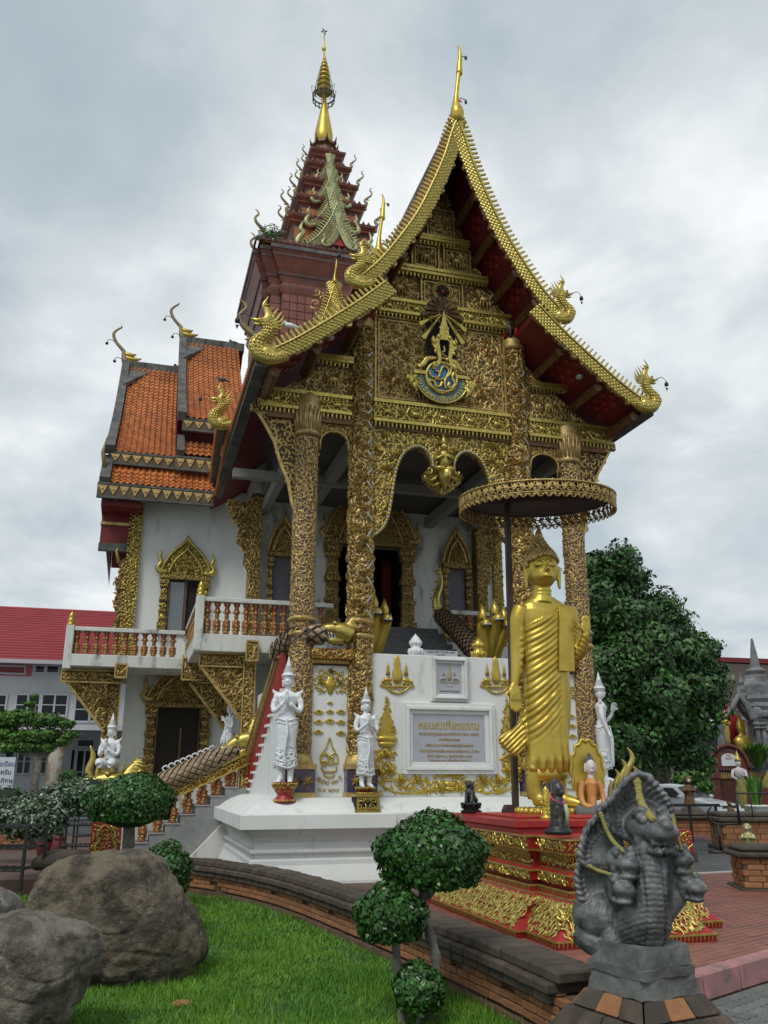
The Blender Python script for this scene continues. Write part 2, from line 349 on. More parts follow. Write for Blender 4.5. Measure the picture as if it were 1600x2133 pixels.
M['leaf2'] = mat('silvery_leaves', (.05, .10, .045), .5, 0, (.42, .48, .38), 14, (.50, .64), isl=.4)
M['leaf3'] = mat('tree_foliage', (.018, .065, .014), .5, 0, (.06, .16, .028), 1.1, (.42, .66), isl=.6)
M['leaf4'] = mat('light_green_foliage', (.05, .14, .02), .5, 0, (.09, .21, .03), 4, isl=.4)
M['bark'] = mat('pale_bark', (.20, .19, .16), .85, 0, (.10, .09, .075), 14, bump=.5, bscale=30)
M['paver'] = mat('red_brick_paver', (.27, .10, .07), .6, 0, (.19, .075, .055), 2.4, bump=.2, bscale=30, obj_var=.15, grime=((.12, .085, .075), 1.7, .56))
M['joint'] = mat('paver_joint', (.13, .075, .06), .9, 0, (.09, .06, .05), 3)
M['asph'] = mat('wet_asphalt', (.085, .087, .088), .55, 0, (.055, .056, .058), 1.2, bump=.2, bscale=60)
M['cpav'] = mat('grey_interlocking_paver', (.15, .155, .15), .8, 0, (.10, .11, .10), 3, bump=.3, bscale=30, obj_var=.18)
M['kerbp'] = mat('faded_pink_kerb', (.42, .19, .19), .75, 0, (.22, .13, .13), 4, bump=.2, bscale=20, grime=((.10, .09, .085), 4, .55))
M['black'] = mat('black_metal', (.012, .012, .013), .45)
M['glass'] = mat('dark_window_glass', (.010, .013, .016), .12, 0, spec=.25)
M['roofr'] = mat('pinkish_red_metal_roof', (.36, .055, .065), .5, 0, (.30, .045, .055), .6)
M['rust'] = mat('red_brown_gate_paint', (.13, .030, .018), .7, 0, (.08, .02, .014), 4, bump=.3, bscale=14)
M['chedi'] = mat('grey_lichen_stucco', (.20, .205, .21), .85, 0, (.09, .09, .095), 1.6, bump=.4, bscale=6, grime=((.50, .52, .54), 1.8, .58))
M['cara'] = mat('white_car_paint', (.80, .81, .82), .2, 0, spec=.7)
M['yellow'] = mat('yellow_flower_garland', (.33, .30, .085), .85, 0, (.20, .18, .05), 20)
M['skin'] = mat('pale_painted_figure', (.62, .58, .58), .6)
M['robe'] = mat('orange_robe_paint', (.62, .30, .10), .65, 0, (.50, .23, .08), 4)
M['bright'] = mat('bright_blue_mosaic', (.04, .20, .42), .3, 0, (.02, .12, .30), 30)
M['pole'] = mat('brown_painted_steel', (.055, .038, .035), .5)
M['brownroof'] = mat('old_brown_roof', (.065, .045, .04), .85, 0, (.045, .033, .03), .5)
# ================================================================== GROUND
gm = MB(); gm.box(-300, 300, -20, 600, -.9, -.35); gm.build('ground', M['asph'], kind='structure')
# garden wall line (world coordinates on the lawn level)
LZ = -.2
wl = [gpt(130, 1862, LZ), gpt(250, 1852, LZ), gpt(395, 1858, LZ), gpt(560, 1893, LZ), gpt(745, 1968, LZ), gpt(1000, 2092, LZ), gpt(1190, 2200, LZ)]
wl = [Vector((p[0], p[1], 0)) for p in wl]
wl2 = smooth_path(wl, 8)
# lawn bounded by the wall and running out past the camera
lp = [(p.x, p.y) for p in wl]; lp = [(-9.5, 14.2)]+lp+[(1.6, 4.2), (1.6, 1), (-9.5, 1)]
lw = MB(); lw.prism(lp, -.36, LZ, plane='xy'); lw.build('lawn', M['lawn'], kind='structure')
# plaza of brick pavers around the temple, kerb, grey pavers in front of it
K0, K1 = gpt(1420, 2036), gpt(1640, 1975)
kd = Vector((K1[0]-K0[0], K1[1]-K0[1], 0)).normalized(); kn = Vector((kd.y, -kd.x, 0))
KA = Vector((K0[0], K0[1], 0))-kd*1.2; KB = Vector((K1[0], K1[1], 0))+kd*9
A0, A1 = gpt(1340, 1826), gpt(1560, 1815)
ad = Vector((A1[0]-A0[0], A1[1]-A0[1], 0)).normalized(); AB = Vector((A0[0], A0[1], 0))+ad*12; AA = Vector((A0[0], A0[1], 0))-ad*2
pp = [(p.x+.15, p.y+.12) for p in wl[1:]]+[(KA.x, KA.y), (KB.x, KB.y), (AB.x, AB.y), (AA.x, AA.y), (4, 30), (-9, 30), (-9, 14.6)]
pz = MB(); pz.prism(pp, -.34, -.012, plane='xy'); plaza = pz.build('plaza', M['joint'], kind='structure')
r2 = MB(); r2.prism([(AA.x-.5, AA.y), (AB.x, AB.y+.0), (AB.x+30, AB.y+60), (-30, 90), (-30, 22), (AA.x-1, 22)], -.33, -.05, plane='xy'); r2.build('road', M['asph'], kind='structure')
st = MB(); st.beam((AA.x, AA.y, -.005), (AB.x, AB.y, -.005), .07, .05); st.build('kerb', mat('pale_kerb_line', (.5, .48, .44), .8), kind='structure')
# pavers on the plaza near the camera: bricks one by one, rest as one mesh
pbm = MB(); pbm.box(-.094, .094, -.044, .044, -.03, 0); brick0 = pbm.build('paver', M['paver'], plaza, bevel=.006); pme = brick0.data
cand = []
oK = inpoly([(p[0], p[1]) for p in pp])
for i in range(-5, 60):
    for j in range(-70, 140):
        q = Vector((KA.x, KA.y, 0))+kd*(i*.2+(.1 if j % 2 else 0)+.12)-kn*(j*.1+.07)
        if oK(q.x, q.y) and q.y < 18 and q.x > .6: cand.append(q)
cand.sort(key=lambda q: q.x*q.x+q.y*q.y)
vis = [q for q in cand if q.x/q.y < .47]
kang = math.atan2(kd.y, kd.x); stuff = MB(); c_, s_ = math.cos(kang), math.sin(kang)
for n_, q in enumerate(vis[:4200]):
    if n_ < 299:
        o = brick0 if n_ == 0 else link('paver', pme, plaza)
        o.location = (q.x, q.y, random.uniform(-.002, .002)); o.rotation_euler = (0, 0, kang)
    else:
        z = random.uniform(-.003, .001); V = [(q.x+a*c_-b*s_, q.y+a*s_+b*c_, z+h) for h in (0, -.03) for a, b in ((-.094,-.044),(.094,-.044),(.094,.044),(-.094,.044))]
        stuff.add(V, [(0,1,2,3),(0,4,5,1),(1,5,6,2),(2,6,7,3),(3,7,4,0)])
stuff.build('brick_paving', M['paver'], plaza, fixn=False, kind='stuff')
# kerb (pink) and lower grey interlocking pavers
lowp = MB(); c0 = KA+kn*.02; c1 = KB+kn*.02
lowp.prism([(c0.x, c0.y), (c1.x, c1.y), (c1.x+2, c1.y-9), (c0.x+.3, c0.y-7)], -.34, -.165, plane='xy'); pav = lowp.build('pavement', M['joint'], kind='structure')
kb = MB()
nk = 16
for i in range(nk):
    a = KA+kd*(i*.62+.01); b = KA+kd*(i*.62+.605)
    kb.obox(((a.x+b.x)/2+kn.x*.10, (a.y+b.y)/2+kn.y*.10, -.055), (.595, .17, .21), Matrix.Rotation(kang, 3, 'Z'))
kb.build('kerb', M['kerbp'], kind='structure', bevel=.015)
ib = MB(); out = []
for k in range(24):
    t = k/24*2*PI
    out.append((.102*(abs(math.cos(t))**.35)*math.copysign(1, math.cos(t))+.014*math.sin(2*t), .060*(abs(math.sin(t))**.5)*math.copysign(1, math.sin(t))))
zig = [(-.1,-.055),(-.05,-.045),(0,-.06),(.05,-.045),(.1,-.055),(.09,0),(.1,.055),(.05,.065),(0,.05),(-.05,.065),(-.1,.055),(-.11,0)]
ib.prism(zig, -.03, 0, plane='xy'); ip0 = ib.build('paver', M['cpav'], pav, bevel=.005)
k_ = 0
for j in range(0, 22):
    for i in range(-2, 16):
        q = KA+kd*(i*.212+(.106 if j % 2 else 0)+.1)+kn*(.27+j*.118)
        if q.y > 5.2 and q.x/q.y < .50 and k_ < 290 and q.x < 5:
            o = ip0 if k_ == 0 else link('paver', ip0.data, pav); k_ += 1
            o.location = (q.x, q.y, -.15+random.uniform(-.003, .003)); o.rotation_euler = (random.uniform(-.01, .01), random.uniform(-.01, .01), kang+random.uniform(-.02, .02))
# ------------------------------------------------------------------ garden wall: brick by brick
gw = thing('garden_wall', 'low curved orange brick wall with blackened coping around the lawn', 'wall')
L_ = [0]
for i in range(1, len(wl2)): L_.append(L_[-1]+(wl2[i]-wl2[i-1]).length)
def along(s):
    for i in range(1, len(wl2)):
        if s <= L_[i] or i == len(wl2)-1:
            t = (s-L_[i-1])/(L_[i]-L_[i-1]); p = wl2[i-1].lerp(wl2[i], t); d = (wl2[i]-wl2[i-1]).normalized(); return p, d
core = MB(); WT = .46
def sweep(mb, off0, off1, z0, z1, mi=0):
    V = []
    for i, p in enumerate(wl2):
        d = (wl2[min(i+1, len(wl2)-1)]-wl2[max(i-1, 0)]).normalized(); n = Vector((-d.y, d.x, 0))
        for o_, z in ((off0, z0), (off1, z0), (off1, z1), (off0, z1)): V.append((p.x+n.x*o_, p.y+n.y*o_, z))
    F = [(4*i+j, 4*i+(j+1) % 4, 4*i+4+(j+1) % 4, 4*i+4+j) for i in range(len(wl2)-1) for j in range(4)]+[(0,1,2,3), tuple(4*(len(wl2)-1)+j for j in (3,2,1,0))]
    mb.add(V, F, mi)
sweep(core, .03, .30, -.3, WT-.32)
sweep(core, -.05, .03, -.3, LZ+.06)
core.build('core', M['mortar'], gw)
tot = L_[-1]; bw = .235; bh = .062; rows = 5; nb = 0; first = None
bm_ = [MB() for _ in range(3)]; meshes = []
for k, b in enumerate(bm_):
    b.box(-bw/2+.004+k*.004, bw/2-.004, -.02-k*.004, .05, -bh/2+.003, bh/2-.004)
for j in range(rows):
    s = .1+(bw/2 if j % 2 else 0)
    while s < tot-.1:
        gapcol = (int(s/1.05) != int((s+bw)/1.05)) and j in (2, 3) and s > 4.2
        if not gapcol and not (s < 3.2 and j < 2 and random.random() < .3):
            p, d = along(s); n = Vector((-d.y, d.x, 0))
            if nb < 3: o = bm_[nb].build('brick', M['brick'], gw, bevel=.006); meshes.append(o.data)
            else: o = link('brick', random.choice(meshes), gw)
            o.location = (p.x+n.x*.0, p.y+n.y*.0, LZ+.085+j*bh+bh/2); o.rotation_euler = (random.uniform(-.02, .02), random.uniform(-.015, .015), math.atan2(d.y, d.x)+random.uniform(-.02, .02)); nb += 1
        s += bw
# coping: three courses of blackened bricks stepping out, one brick at a time
ck = [MB(), MB(), MB()]; cm = []
for k, (d0, d1, h) in enumerate(((-.075, .34, .075), (-.11, .38, .075), (-.05, .32, .08))):
    ck[k].box(-.118, .118, d0, d1, -h/2, h/2)
for k, z in ((0, WT-.33+.02), (1, WT-.255+.02), (2, WT-.178+.02)):
    s = .12+.06*k; f = None
    while s < tot-.05:
        p, d = along(s)
        if f is None: o = ck[k].build('coping_brick', M['cap'], gw, bevel=.014); f = o.data
        else: o = link('coping_brick', f, gw)
        o.location = (p.x, p.y, z-.04); o.rotation_euler = (random.uniform(-.03, .03), random.uniform(-.02, .02), math.atan2(d.y, d.x)+random.uniform(-.03, .03)); s += .243
# end pillar at the left end of the wall
ep = thing('brick_pillar', 'short brick end pillar with blackened stone cap left of the big boulder', 'pillar', (wl[0].x-.05, wl[0].y+.05, LZ), .1)
m = MB(); m.box(-.26, .26, -.26, .26, 0, .40); m.build('shaft', M['brick'], ep, bevel=.01)
m = MB(); m.lathe([(.52, .38), (.60, .46), (.56, .56), (.34, .66)], 4, rot=.5, smooth=False); m.build('cap', M['cap'], ep, bevel=.03)
pb = MB(); pb.box(-.12, .12, -.03, .03, -.028, .028); f = None
for j in range(6):
    for i in range(2):
        if f is None: o = pb.build('brick', M['brick'], ep, bevel=.006); f = o.data
        else: o = link('brick', f, ep)
        o.location = (-.13+i*.26+(.03 if j % 2 else -.02), -.27, .04+j*.063)
# ------------------------------------------------------------------ grass
rng = np.random.default_rng(3)
from mathutils import noise as NZ
def bare(a, b): return NZ.noise(Vector((a*1.7+4, b*1.1, 0)))+.35*NZ.noise(Vector((a*6, b*5, 2)))
def grass(n, name):
    okl = inpoly(lp); P = []
    while len(P) < n:
        t = rng.random(4000); yy = 5.2+9.6*t**1.5; xx = rng.uniform(-.52, .16, 4000)*yy
        for a, b in zip(xx, yy):
            if okl(a, b) and (bare(a, b) < .33 or rng.random() < .25): P.append((a, b))
    P = np.array(P[:n]); k = np.clip(P[:, 1]/7, .8, 2.2); h = rng.uniform(.035, .085, n)*(.8+.5*np.sin(P[:, 0]*3.1+np.sin(P[:, 1]*2.3)*2)*.5)*np.where(rng.random(n) < .04, 1.5, 1); wd = rng.uniform(.003, .006, n)*k
    a = rng.uniform(0, PI, n); lx = rng.normal(0, .028, n); ly = rng.normal(0, .028, n)
    V = np.zeros((n, 3, 3)); V[:, 0, 0] = P[:, 0]-wd*np.cos(a); V[:, 0, 1] = P[:, 1]-wd*np.sin(a); V[:, 1, 0] = P[:, 0]+wd*np.cos(a); V[:, 1, 1] = P[:, 1]+wd*np.sin(a)
    V[:, :2, 2] = LZ-.005; V[:, 2, 0] = P[:, 0]+lx; V[:, 2, 1] = P[:, 1]+ly; V[:, 2, 2] = LZ+h
    me = bpy.data.meshes.new(name); me.vertices.add(3*n); me.vertices.foreach_set('co', V.ravel()); me.loops.add(3*n); me.loops.foreach_set('vertex_index', np.arange(3*n)); me.polygons.add(n); me.polygons.foreach_set('loop_start', np.arange(0, 3*n, 3)); me.update(calc_edges=True)
    me.materials.append(M['grass']); return link(name, me, None, kind='stuff', label='short bright green grass covering the lawn', category='grass')
grass(150000, 'grass')
# ------------------------------------------------------------------ leaves
def leaves(name, P, Nr, size, m, parent, fold=.25, up=.0, asp=.55, **props):
    n = len(P); Nr = Nr+rng.normal(0, .45, (n, 3)); Nr[:, 2] += up; Nr /= np.linalg.norm(Nr, axis=1)[:, None]+1e-9
    t = rng.normal(0, 1, (n, 3)); t -= Nr*(t*Nr).sum(1)[:, None]; t /= np.linalg.norm(t, axis=1)[:, None]+1e-9; b = np.cross(Nr, t)
    s = size*rng.uniform(.7, 1.25, n)[:, None]; V = np.zeros((n, 4, 3))
    V[:, 0] = P-t*s*.5; V[:, 1] = P+b*s*asp*.5+Nr*s*fold*.3; V[:, 2] = P+t*s*.5-Nr*s*fold*.2; V[:, 3] = P-b*s*asp*.5+Nr*s*fold*.3
    me = bpy.data.meshes.new(name); me.vertices.add(4*n); me.vertices.foreach_set('co', V.ravel()); me.loops.add(4*n); me.loops.foreach_set('vertex_index', np.arange(4*n)); me.polygons.add(n); me.polygons.foreach_set('loop_start', np.arange(0, 4*n, 4)); me.update(calc_edges=True)
    me.materials.append(m); return link(name, me, parent, kind='stuff', **props)
def crown_pts(n, c, r, shell=.22, flat_bottom=-.55, lump=.06, seed=0, stray=.0):
    g = np.random.default_rng(seed); d = g.normal(0, 1, (n*2, 3)); d /= np.linalg.norm(d, axis=1)[:, None]; d = d[d[:, 2] > flat_bottom*1.0-.25][:n]
    k = 1-shell*g.random(len(d))**1.6+np.where(g.random(len(d)) < stray, .10*g.random(len(d)), 0); l = 1+lump*(np.sin(d[:, 0]*5+seed)+np.sin(d[:, 1]*6+2*seed)+np.sin(d[:, 2]*7))*.5
    d2 = d.copy(); d2[:, 2] = np.maximum(d2[:, 2], flat_bottom+g.random(len(d))*.08)
    return np.array(c)+d2*np.array(r)*(k*l)[:, None], d
def clump_tree(parent, name, blobs, nleaf, size, m, seed=1, shell=.3, fz=.85):
    P = []; Q = []
    tot_ = sum(b[3]*b[3] for b in blobs)
    for i, (x, y, z, r) in enumerate(blobs):
        p, d = crown_pts(int(nleaf*r*r/tot_), (x, y, z), (r, r, r*fz), shell, -1, .25, seed+i); P.append(p); Q.append(d)
    return leaves(name, np.concatenate(P), np.concatenate(Q), size, m, parent, up=.25)
# ================================================================== TEMPLE (its own frame: x along the front, y into depth)
T = thing('temple', 'large gilded temple hall with steep gabled roofs and tall brick red spire tower', 'temple', (0, D0, 0), CA)
U = 1.30
def ringstack(mb, x0, x1, y0, y1, prof, mi=0):
    V = []
    for o_, z in prof: V += [(x0-o_, y0-o_, z), (x1+o_, y0-o_, z), (x1+o_, y1+o_, z), (x0-o_, y1+o_, z)]
    k = len(prof); F = [(4*i+j, 4*i+(j+1) % 4, 4*i+4+(j+1) % 4, 4*i+4+j) for i in range(k-1) for j in range(4)]+[(3,2,1,0), tuple(4*(k-1)+j for j in range(4))]
    mb.add(V, F, mi)
# ---- plinth
pr = [(.50,-.03),(.50,.03),(.48,.10),(.42,.27),(.42,.35),(.34,.37),(.34,.43),(.42,.45),(.42,.50),(.34,.52),(.35,.60),(.40,.69),(.50,.78),(.58,.81),(.62,.815),(.62,1.04),(.52,1.06),(.49,1.10),(.36,1.19),(.14,1.27),(0,1.28)]
m = MB(); ringstack(m, -1.86, 4.36, 0, 5.6, pr)
pier = [(a+.0, z) for a, z in pr]
for x0, x1 in ((-1.93, -.62), (3.12, 4.43)): ringstack(m, x0, x1, -.13, 3.0, [(a, z+(.003 if i == len(pr)-1 else 0)) for i, (a, z) in enumerate(pr)])
m.build('plinth', M['white'], T, bevel=.008)
# ---- white front wall with side panels, side walls of the porch base
m = MB(); m.box(-.24, 2.60, .06, .34, 1.28, 3.76); m.box(-1.35, -.58, .10, .34, 1.28, 3.52); m.box(3.2, 3.86, .10, .34, 1.28, 3.52)
m.box(-1.72, -1.5, .2, 5.7, 1.2, 3.3); m.box(4.1, 4.3, .2, 5.7, 1.2, 3.3); m.build('front_wall', M['white'], T, bevel=.012)
m = MB(); m.box(-1.62, 4.2, .34, 5.8, 3.0, 3.3); m.build('porch_floor', M['marble'], T)
for x0, x1 in ((-1.30, -.60), (3.22, 3.84)):
    m = MB(); m.box(x0-.02, x1+.02, .0, .36, 3.54, 3.62, 0); m.box(x0-.04, x1+.04, -.06, .40, 3.62, 3.80, 0)
    relief(m, [(x, 3.71, .15, random.uniform(0, 6), 'c') for x in np.arange(x0, x1, .09)], flat(-.06), 1); relief(m, [(x, 3.58, .07, 0, 'b') for x in np.arange(x0, x1, .07)], flat(0), 1)
    m.build('gilded_coping', [M['carver'], M['goldd']], T)
# ---- columns
def column(x, outer, name):
    c = link(name, None, T, (x, .15, 0)); r = .215 if outer else .225; top = 7.9 if outer else 10.35
    m = MB(); m.lathe([(r*1.02, 1.28), (r, 1.35), (r*.97, top)], 24); m.build('shaft', M['carveb'] if outer else M['carve'], c)
    m = MB(); mp = cyl(0, 0, r*.985)
    it = scatter(-PI*r*.62, PI*r*.62, 1.95, top-.08, .082 if outer else .094, kinds='cdcdlm' if outer else 'cdlmff', sc=1.55)
    relief(m, it, mp, 0, 1.0 if outer else 1.35)
    if not outer:
        dz = .62; z = 4.3
        while z < top-.5:
            for sg in (-1, 1):
                for q in (0, 1):
                    V = []
                    for h in (.028, .05):
                        for k in range(7):
                            t = .12+.26*k/6+(.5 if sg > 0 else 0); s0 = sg*(-.2+.4*t); zz_ = z+dz*t*.95+(q*.0)
                            P_ = mp(np.array([s0-.02, s0+.02]), np.array([zz_, zz_]), np.array([h, h])); V += [P_[0], P_[1]]
                    V = V[14:]; m.add(V, [(2*k, 2*k+1, 2*k+3, 2*k+2) for k in range(6)], 1); break
            relief(m, [(0, z+dz*.5, .2, 0, 'f'), (-.3, z+dz, .16, 0, 'f'), (.3, z+dz, .16, 0, 'f')], mp, 0, 1.6); z += dz
    m.build('scrollwork', [M['goldc'] if outer else M['goldd'], mat('white_mosaic_strip', (.38, .38, .34), .35) if 'ms' not in M else M['ms']], c, fixn=False, kind='stuff')
    for z in (4.05, 4.32): 
        m = MB(); m.lathe([(r*1.06, z-.05), (r*1.14, z-.03), (r*1.14, z+.03), (r*1.06, z+.05)], 24)
        relief(m, [(s, z, .05, 0, 'b') for s in np.arange(-PI*r*.7, PI*r*.7, .055)], cyl(0, 0, r*1.14), 0); m.build('ring', M['goldd'], c)
    m = MB(); m.lathe([(r*1.04, 4.1), (r*1.03, 4.27)], 24); m.build('band', M['redb'] if False else M['wood'], c)
    m = MB(); m.box(-r*1.2, r*1.2, -r*1.2, r*1.2, 1.285, 1.80, 0); m.box(-r*1.3, r*1.3, -r*1.3, r*1.3, 1.285, 1.36, 1); m.box(-r*1.3, r*1.3, -r*1.3, r*1.3, 1.74, 1.82, 1); m.lathe([(r*1.25, 1.82), (r*1.1, 1.95), (r, 2.0)], 24, mi=1)
    for k in range(2): relief(m, [(-.12+.24*k, 1.55, .22, PI/4, 'f'), (0, 1.55, .13, 0, 'l'), (-.12+.24*k, 1.42, .1, 0, 'l'), (-.12+.24*k, 1.68, .1, 0, 'l')], flat(-r*1.2), 1)
    m.build('base', [M['blue'], M['goldd']], c, bevel=.006)
    m = MB()
    if outer:
        m.lathe([(r*1.1, 7.86), (r*1.22, 7.9), (r*1.1, 7.95), (r*1.05, 8.0), (r*1.2, 8.35), (r*1.35, 8.42), (r*1.2, 8.50), (r*1.25, 8.62), (r*.9, 8.74), (r*.35, 8.82)], 24, mi=0)
        for k in range(18):
            a = -PI/2+(k-9)*.35; m.tube([(r*1.04*math.cos(a), r*1.04*math.sin(a), 7.97), (r*1.16*math.cos(a), r*1.16*math.sin(a), 8.2), (r*1.34*math.cos(a), r*1.34*math.sin(a), 8.42)], [.028, .034, .03], 5, 0)
        m.build('capital', M['goldc'], c)
    else:
        m.lathe([(r*1.05, 10.3), (r*1.2, 10.36), (r*1.05, 10.42), (r*1.2, 10.48), (r*1.0, 10.54), (r*.9, 10.6)], 20, mi=0)
        for k in range(12):
            a = k*PI/6; m.tube([(r*.9*math.cos(a), r*.9*math.sin(a), 10.58), (r*1.15*math.cos(a), r*1.15*math.sin(a), 10.7), (r*1.1*math.cos(a), r*1.1*math.sin(a), 11.0)], [.05, .045, .02], 5, 1+k % 2)
        m.build('capital', [M['goldd'], M['blue'], M['redb']], c)
M['ms'] = mat('pale_mirror_strip', (.36, .37, .33), .3, .1)
for x in (-1.50, 4.06): column(x, True, 'column')
for x in (-.42, 2.90): column(x, False, 'column')
# ---- facade: beams, carved panels, gable
UP = [(0,15.0),(.15,14.6),(.35,13.9),(.66,13.08),(.99,12.35),(1.41,11.65),(1.8,11.10),(2.22,10.66)]      # top edge of the high bargeboard
LO = [(1.60,10.72),(2.15,10.19),(2.75,9.68),(3.30,9.24),(3.72,8.96),(3.98,8.82)]
def up_z(u):
    u = abs(u)
    return float(np.interp(u, [p[0] for p in UP], [p[1] for p in UP])) if u < 1.75 else float(np.interp(u, [p[0] for p in LO], [p[1] for p in LO]))
gab = [(U-3.9, 8.3)]; 
for u in np.linspace(-3.9, 3.9, 41): gab.append((U+u, max(8.3, up_z(u)-.42)))
gab.append((U+3.9, 8.3))
inner = inpoly([(a, b-.05) if b > 8.4 else (a, b) for a, b in gab])
m = MB(); m.prism(gab, .12, .22); gb = m.build('gable_wall', M['carve'], T)
def beamband(z0, z1, x0, x1, y=0.0, dep=.14, rosette=True):
    m = MB(); m.box(x0, x1, y-.02, .12, z0, z1, 0); m.box(x0, x1, y-.07, .1, z1-.06, z1+.012, 1); m.box(x0, x1, y-.07, .1, z0-.012, z0+.05, 1)
    relief(m, [(x, z1-.10, .085, PI, 'p') for x in np.arange(x0+.05, x1-.03, .075)], flat(y-.02), 1, 1)
    relief(m, [(x, z0-.05, .10, PI, 'p') for x in np.arange(x0+.05, x1-.03, .085)], flat(y-.01), 1, 1)
    if rosette and z1-z0 > .2:
        zc = (z0+z1)/2-.01; hh = (z1-z0)*.28; L = x1-x0; n = max(1, round(L/.58))
        for i in range(n):
            xc = x0+(i+.5)*L/n; w2 = .2
            P = [(xc-w2*.7, 0, zc-hh), (xc+w2*.7, 0, zc-hh), (xc+w2, 0, zc), (xc+w2*.7, 0, zc+hh), (xc-w2*.7, 0, zc+hh), (xc-w2, 0, zc), (xc-w2*.7, 0, zc-hh)]
            m.tube([(a, y-.035, c) for a, b, c in P], .015, 5, 1, False, caps=False)
            m.ball((xc, y-.04, zc), (.10, .04, .055), 1, 8, 5); m.ball((xc-.09, y-.045, zc+.035), (.035, .03, .035), 1, 6, 4)
            for q in (-.06, .06): m.tube([(xc+q, y-.04, zc), (xc+q*1.2, y-.04, zc-.08)], .014, 4, 1)
            relief(m, [(xc+L/n/2, zc, .15, 0, 'f')], flat(y-.02), 1)
    relief(m, scatter(x0, x1, z0+.06, z1-.1, .09, kinds='cdlm'), flat(y-.02), 1)
    m.build('beam', [M['carvef'], M['goldb']], T, fixn=False)
beamband(8.36, 8.74, U-3.75, -.66, .02); beamband(8.30, 8.76, -.22, 2.70, 0); beamband(8.36, 8.74, 3.12, U+3.75, .02)
beamband(10.74, 11.06, U-1.52, U+1.52, -.02); beamband(11.78, 11.92, U-1.02, U+1.02, 0, rosette=False); beamband(12.62, 12.74, U-.62, U+.62, 0, rosette=False)
for s in (-1, 1): beamband(9.48, 9.6, U+s*2.35-.42, U+s*2.35+.42, .04, rosette=False)
m = MB(); m.box(U-3.6, U+3.6, .05, .12, 8.18, 8.34); m.build('lintel', M['wood'], T)
def panel(x0, x1, z0, z1, fig=None, step=.105, y=.12, clip=None, name='carved_panel'):
    ok = (lambda x, z: inner(x, z)) if clip is None else clip
    m = MB(); m.box(x0, x1, y-.03, y+.02, z0, z1, 0)
    if clip is None: m = MB()
    it = scatter(x0+.05, x1-.05, z0+.05, z1-.05, step, ok, sc=1.6); relief(m, it, flat(y-.03 if clip else y), 1, 1.2)
    if all(inner(a, b) for a in (x0, x1) for b in (z0, z1)):
        fr = [(x0,z0),(x1,z0),(x1,z1),(x0,z1),(x0,z0)]
        for i in range(4): m.beam((fr[i][0], y-.05, fr[i][1]), (fr[i+1][0], y-.05, fr[i+1][1]), .035, .045, 1)
        i_ = .07; fr = [(x0+i_,z0+i_),(x1-i_,z0+i_),(x1-i_,z1-i_),(x0+i_,z1-i_),(x0+i_,z0+i_)]
        for i in range(4): m.beam((fr[i][0], y-.045, fr[i][1]), (fr[i+1][0], y-.045, fr[i+1][1]), .02, .03, 1)
    if fig:
        xc, zc, s = (x0+x1)/2, (z0+z1)/2, min(x1-x0, z1-z0)*.42; k = fig
        m.ball((xc, y-.09, zc-.1*s), (.5*s, .06, .26*s), 1, 8, 6); m.tube([(xc+k*.4*s, y-.1, zc), (xc+k*.55*s, y-.12, zc+.5*s), (xc+k*.75*s, y-.12, zc+.45*s)], [.16*s, .12*s, .07*s], 6, 1)
        m.tube([(xc-k*.45*s, y-.09, zc), (xc-k*.8*s, y-.1, zc+.5*s), (xc-k*.5*s, y-.1, zc+.85*s)], [.08*s, .07*s, .02*s], 5, 1)
        for q in (-.35, -.1, .2, .4): m.tube([(xc+q*s, y-.1, zc-.15*s), (xc+q*1.2*s, y-.1, zc-.75*s)], [.09*s, .05*s], 5, 1)
    m.build(name, [M['carve'], M['goldd']], T, fixn=False)
    return m
panel(-.16, 2.66, 8.80, 10.68, step=.112, clip=lambda x, z: True)
for x0, x1, f in ((U-1.35, U-.55, 1), (U+.55, U+1.35, -1)): panel(x0, x1, 11.12, 11.74, f)
panel(U-.46, U+.46, 11.12, 11.74)
for x0, x1, f in ((U-.66, U-.06, 1), (U+.06, U+.66, -1)): panel(x0, x1, 11.98, 12.58, f)
panel(U-.30, U+.30, 12.8, 13.5); panel(U-1.0, U-.72, 11.98, 12.3); panel(U+.72, U+1.0, 11.98, 12.3)
for s in (-1, 1):
    a, b = sorted((U+s*1.95, U+s*2.75)); panel(a, b, 8.82, 9.42, s); a, b = sorted((U+s*2.85, U+s*3.5)); panel(a, b, 8.82, 9.1)
    a, b = sorted((U+s*1.95, U+s*2.6)); panel(a, b, 9.65, 10.1)
# red and green glass flowers on the panels
m = MB()
for i in range(34):
    x = random.uniform(-.1, 2.6); z = random.uniform(8.9, 10.6)
    if abs(x-U) < .72 and z > 8.7: continue
    relief(m, [(x, z, .085, 0, 'f')], flat(.03), random.choice((0, 0, 1, 2)), 1.2)
m.build('glass_flowers', [mat('red_glass', (.40, .03, .02), .3), mat('green_glass', (.05, .16, .06), .3), M['bright']], T, fixn=False, kind='stuff')
# wheel medallion
m = MB(); c0 = (U-.0, 11.45)
def ringy(m, cx, cz, r, w_, y, mi, n=28): m.tube([(cx+r*math.cos(2*PI*i/n), y, cz+r*math.sin(2*PI*i/n)) for i in range(n+1)], w_, 5, mi, True, caps=False)
for r_ in (.22, .175): ringy(m, c0[0], c0[1], r_, .018, .03, 0)
m.prism([(c0[0]+.165*math.cos(k*PI/12), c0[1]+.165*math.sin(k*PI/12)) for k in range(24)], .04, .1, 2)
for k in range(8): a = k*PI/4; m.beam((c0[0]+.04*math.cos(a), .025, c0[1]+.04*math.sin(a)), (c0[0]+.15*math.cos(a), .025, c0[1]+.15*math.sin(a)), .03, .03, 3)
m.ball((c0[0], .02, c0[1]), (.045, .03, .045), 1); m.build('wheel_medallion', [M['goldb'], M['redb'], M['carvef'], M['dark']], T)
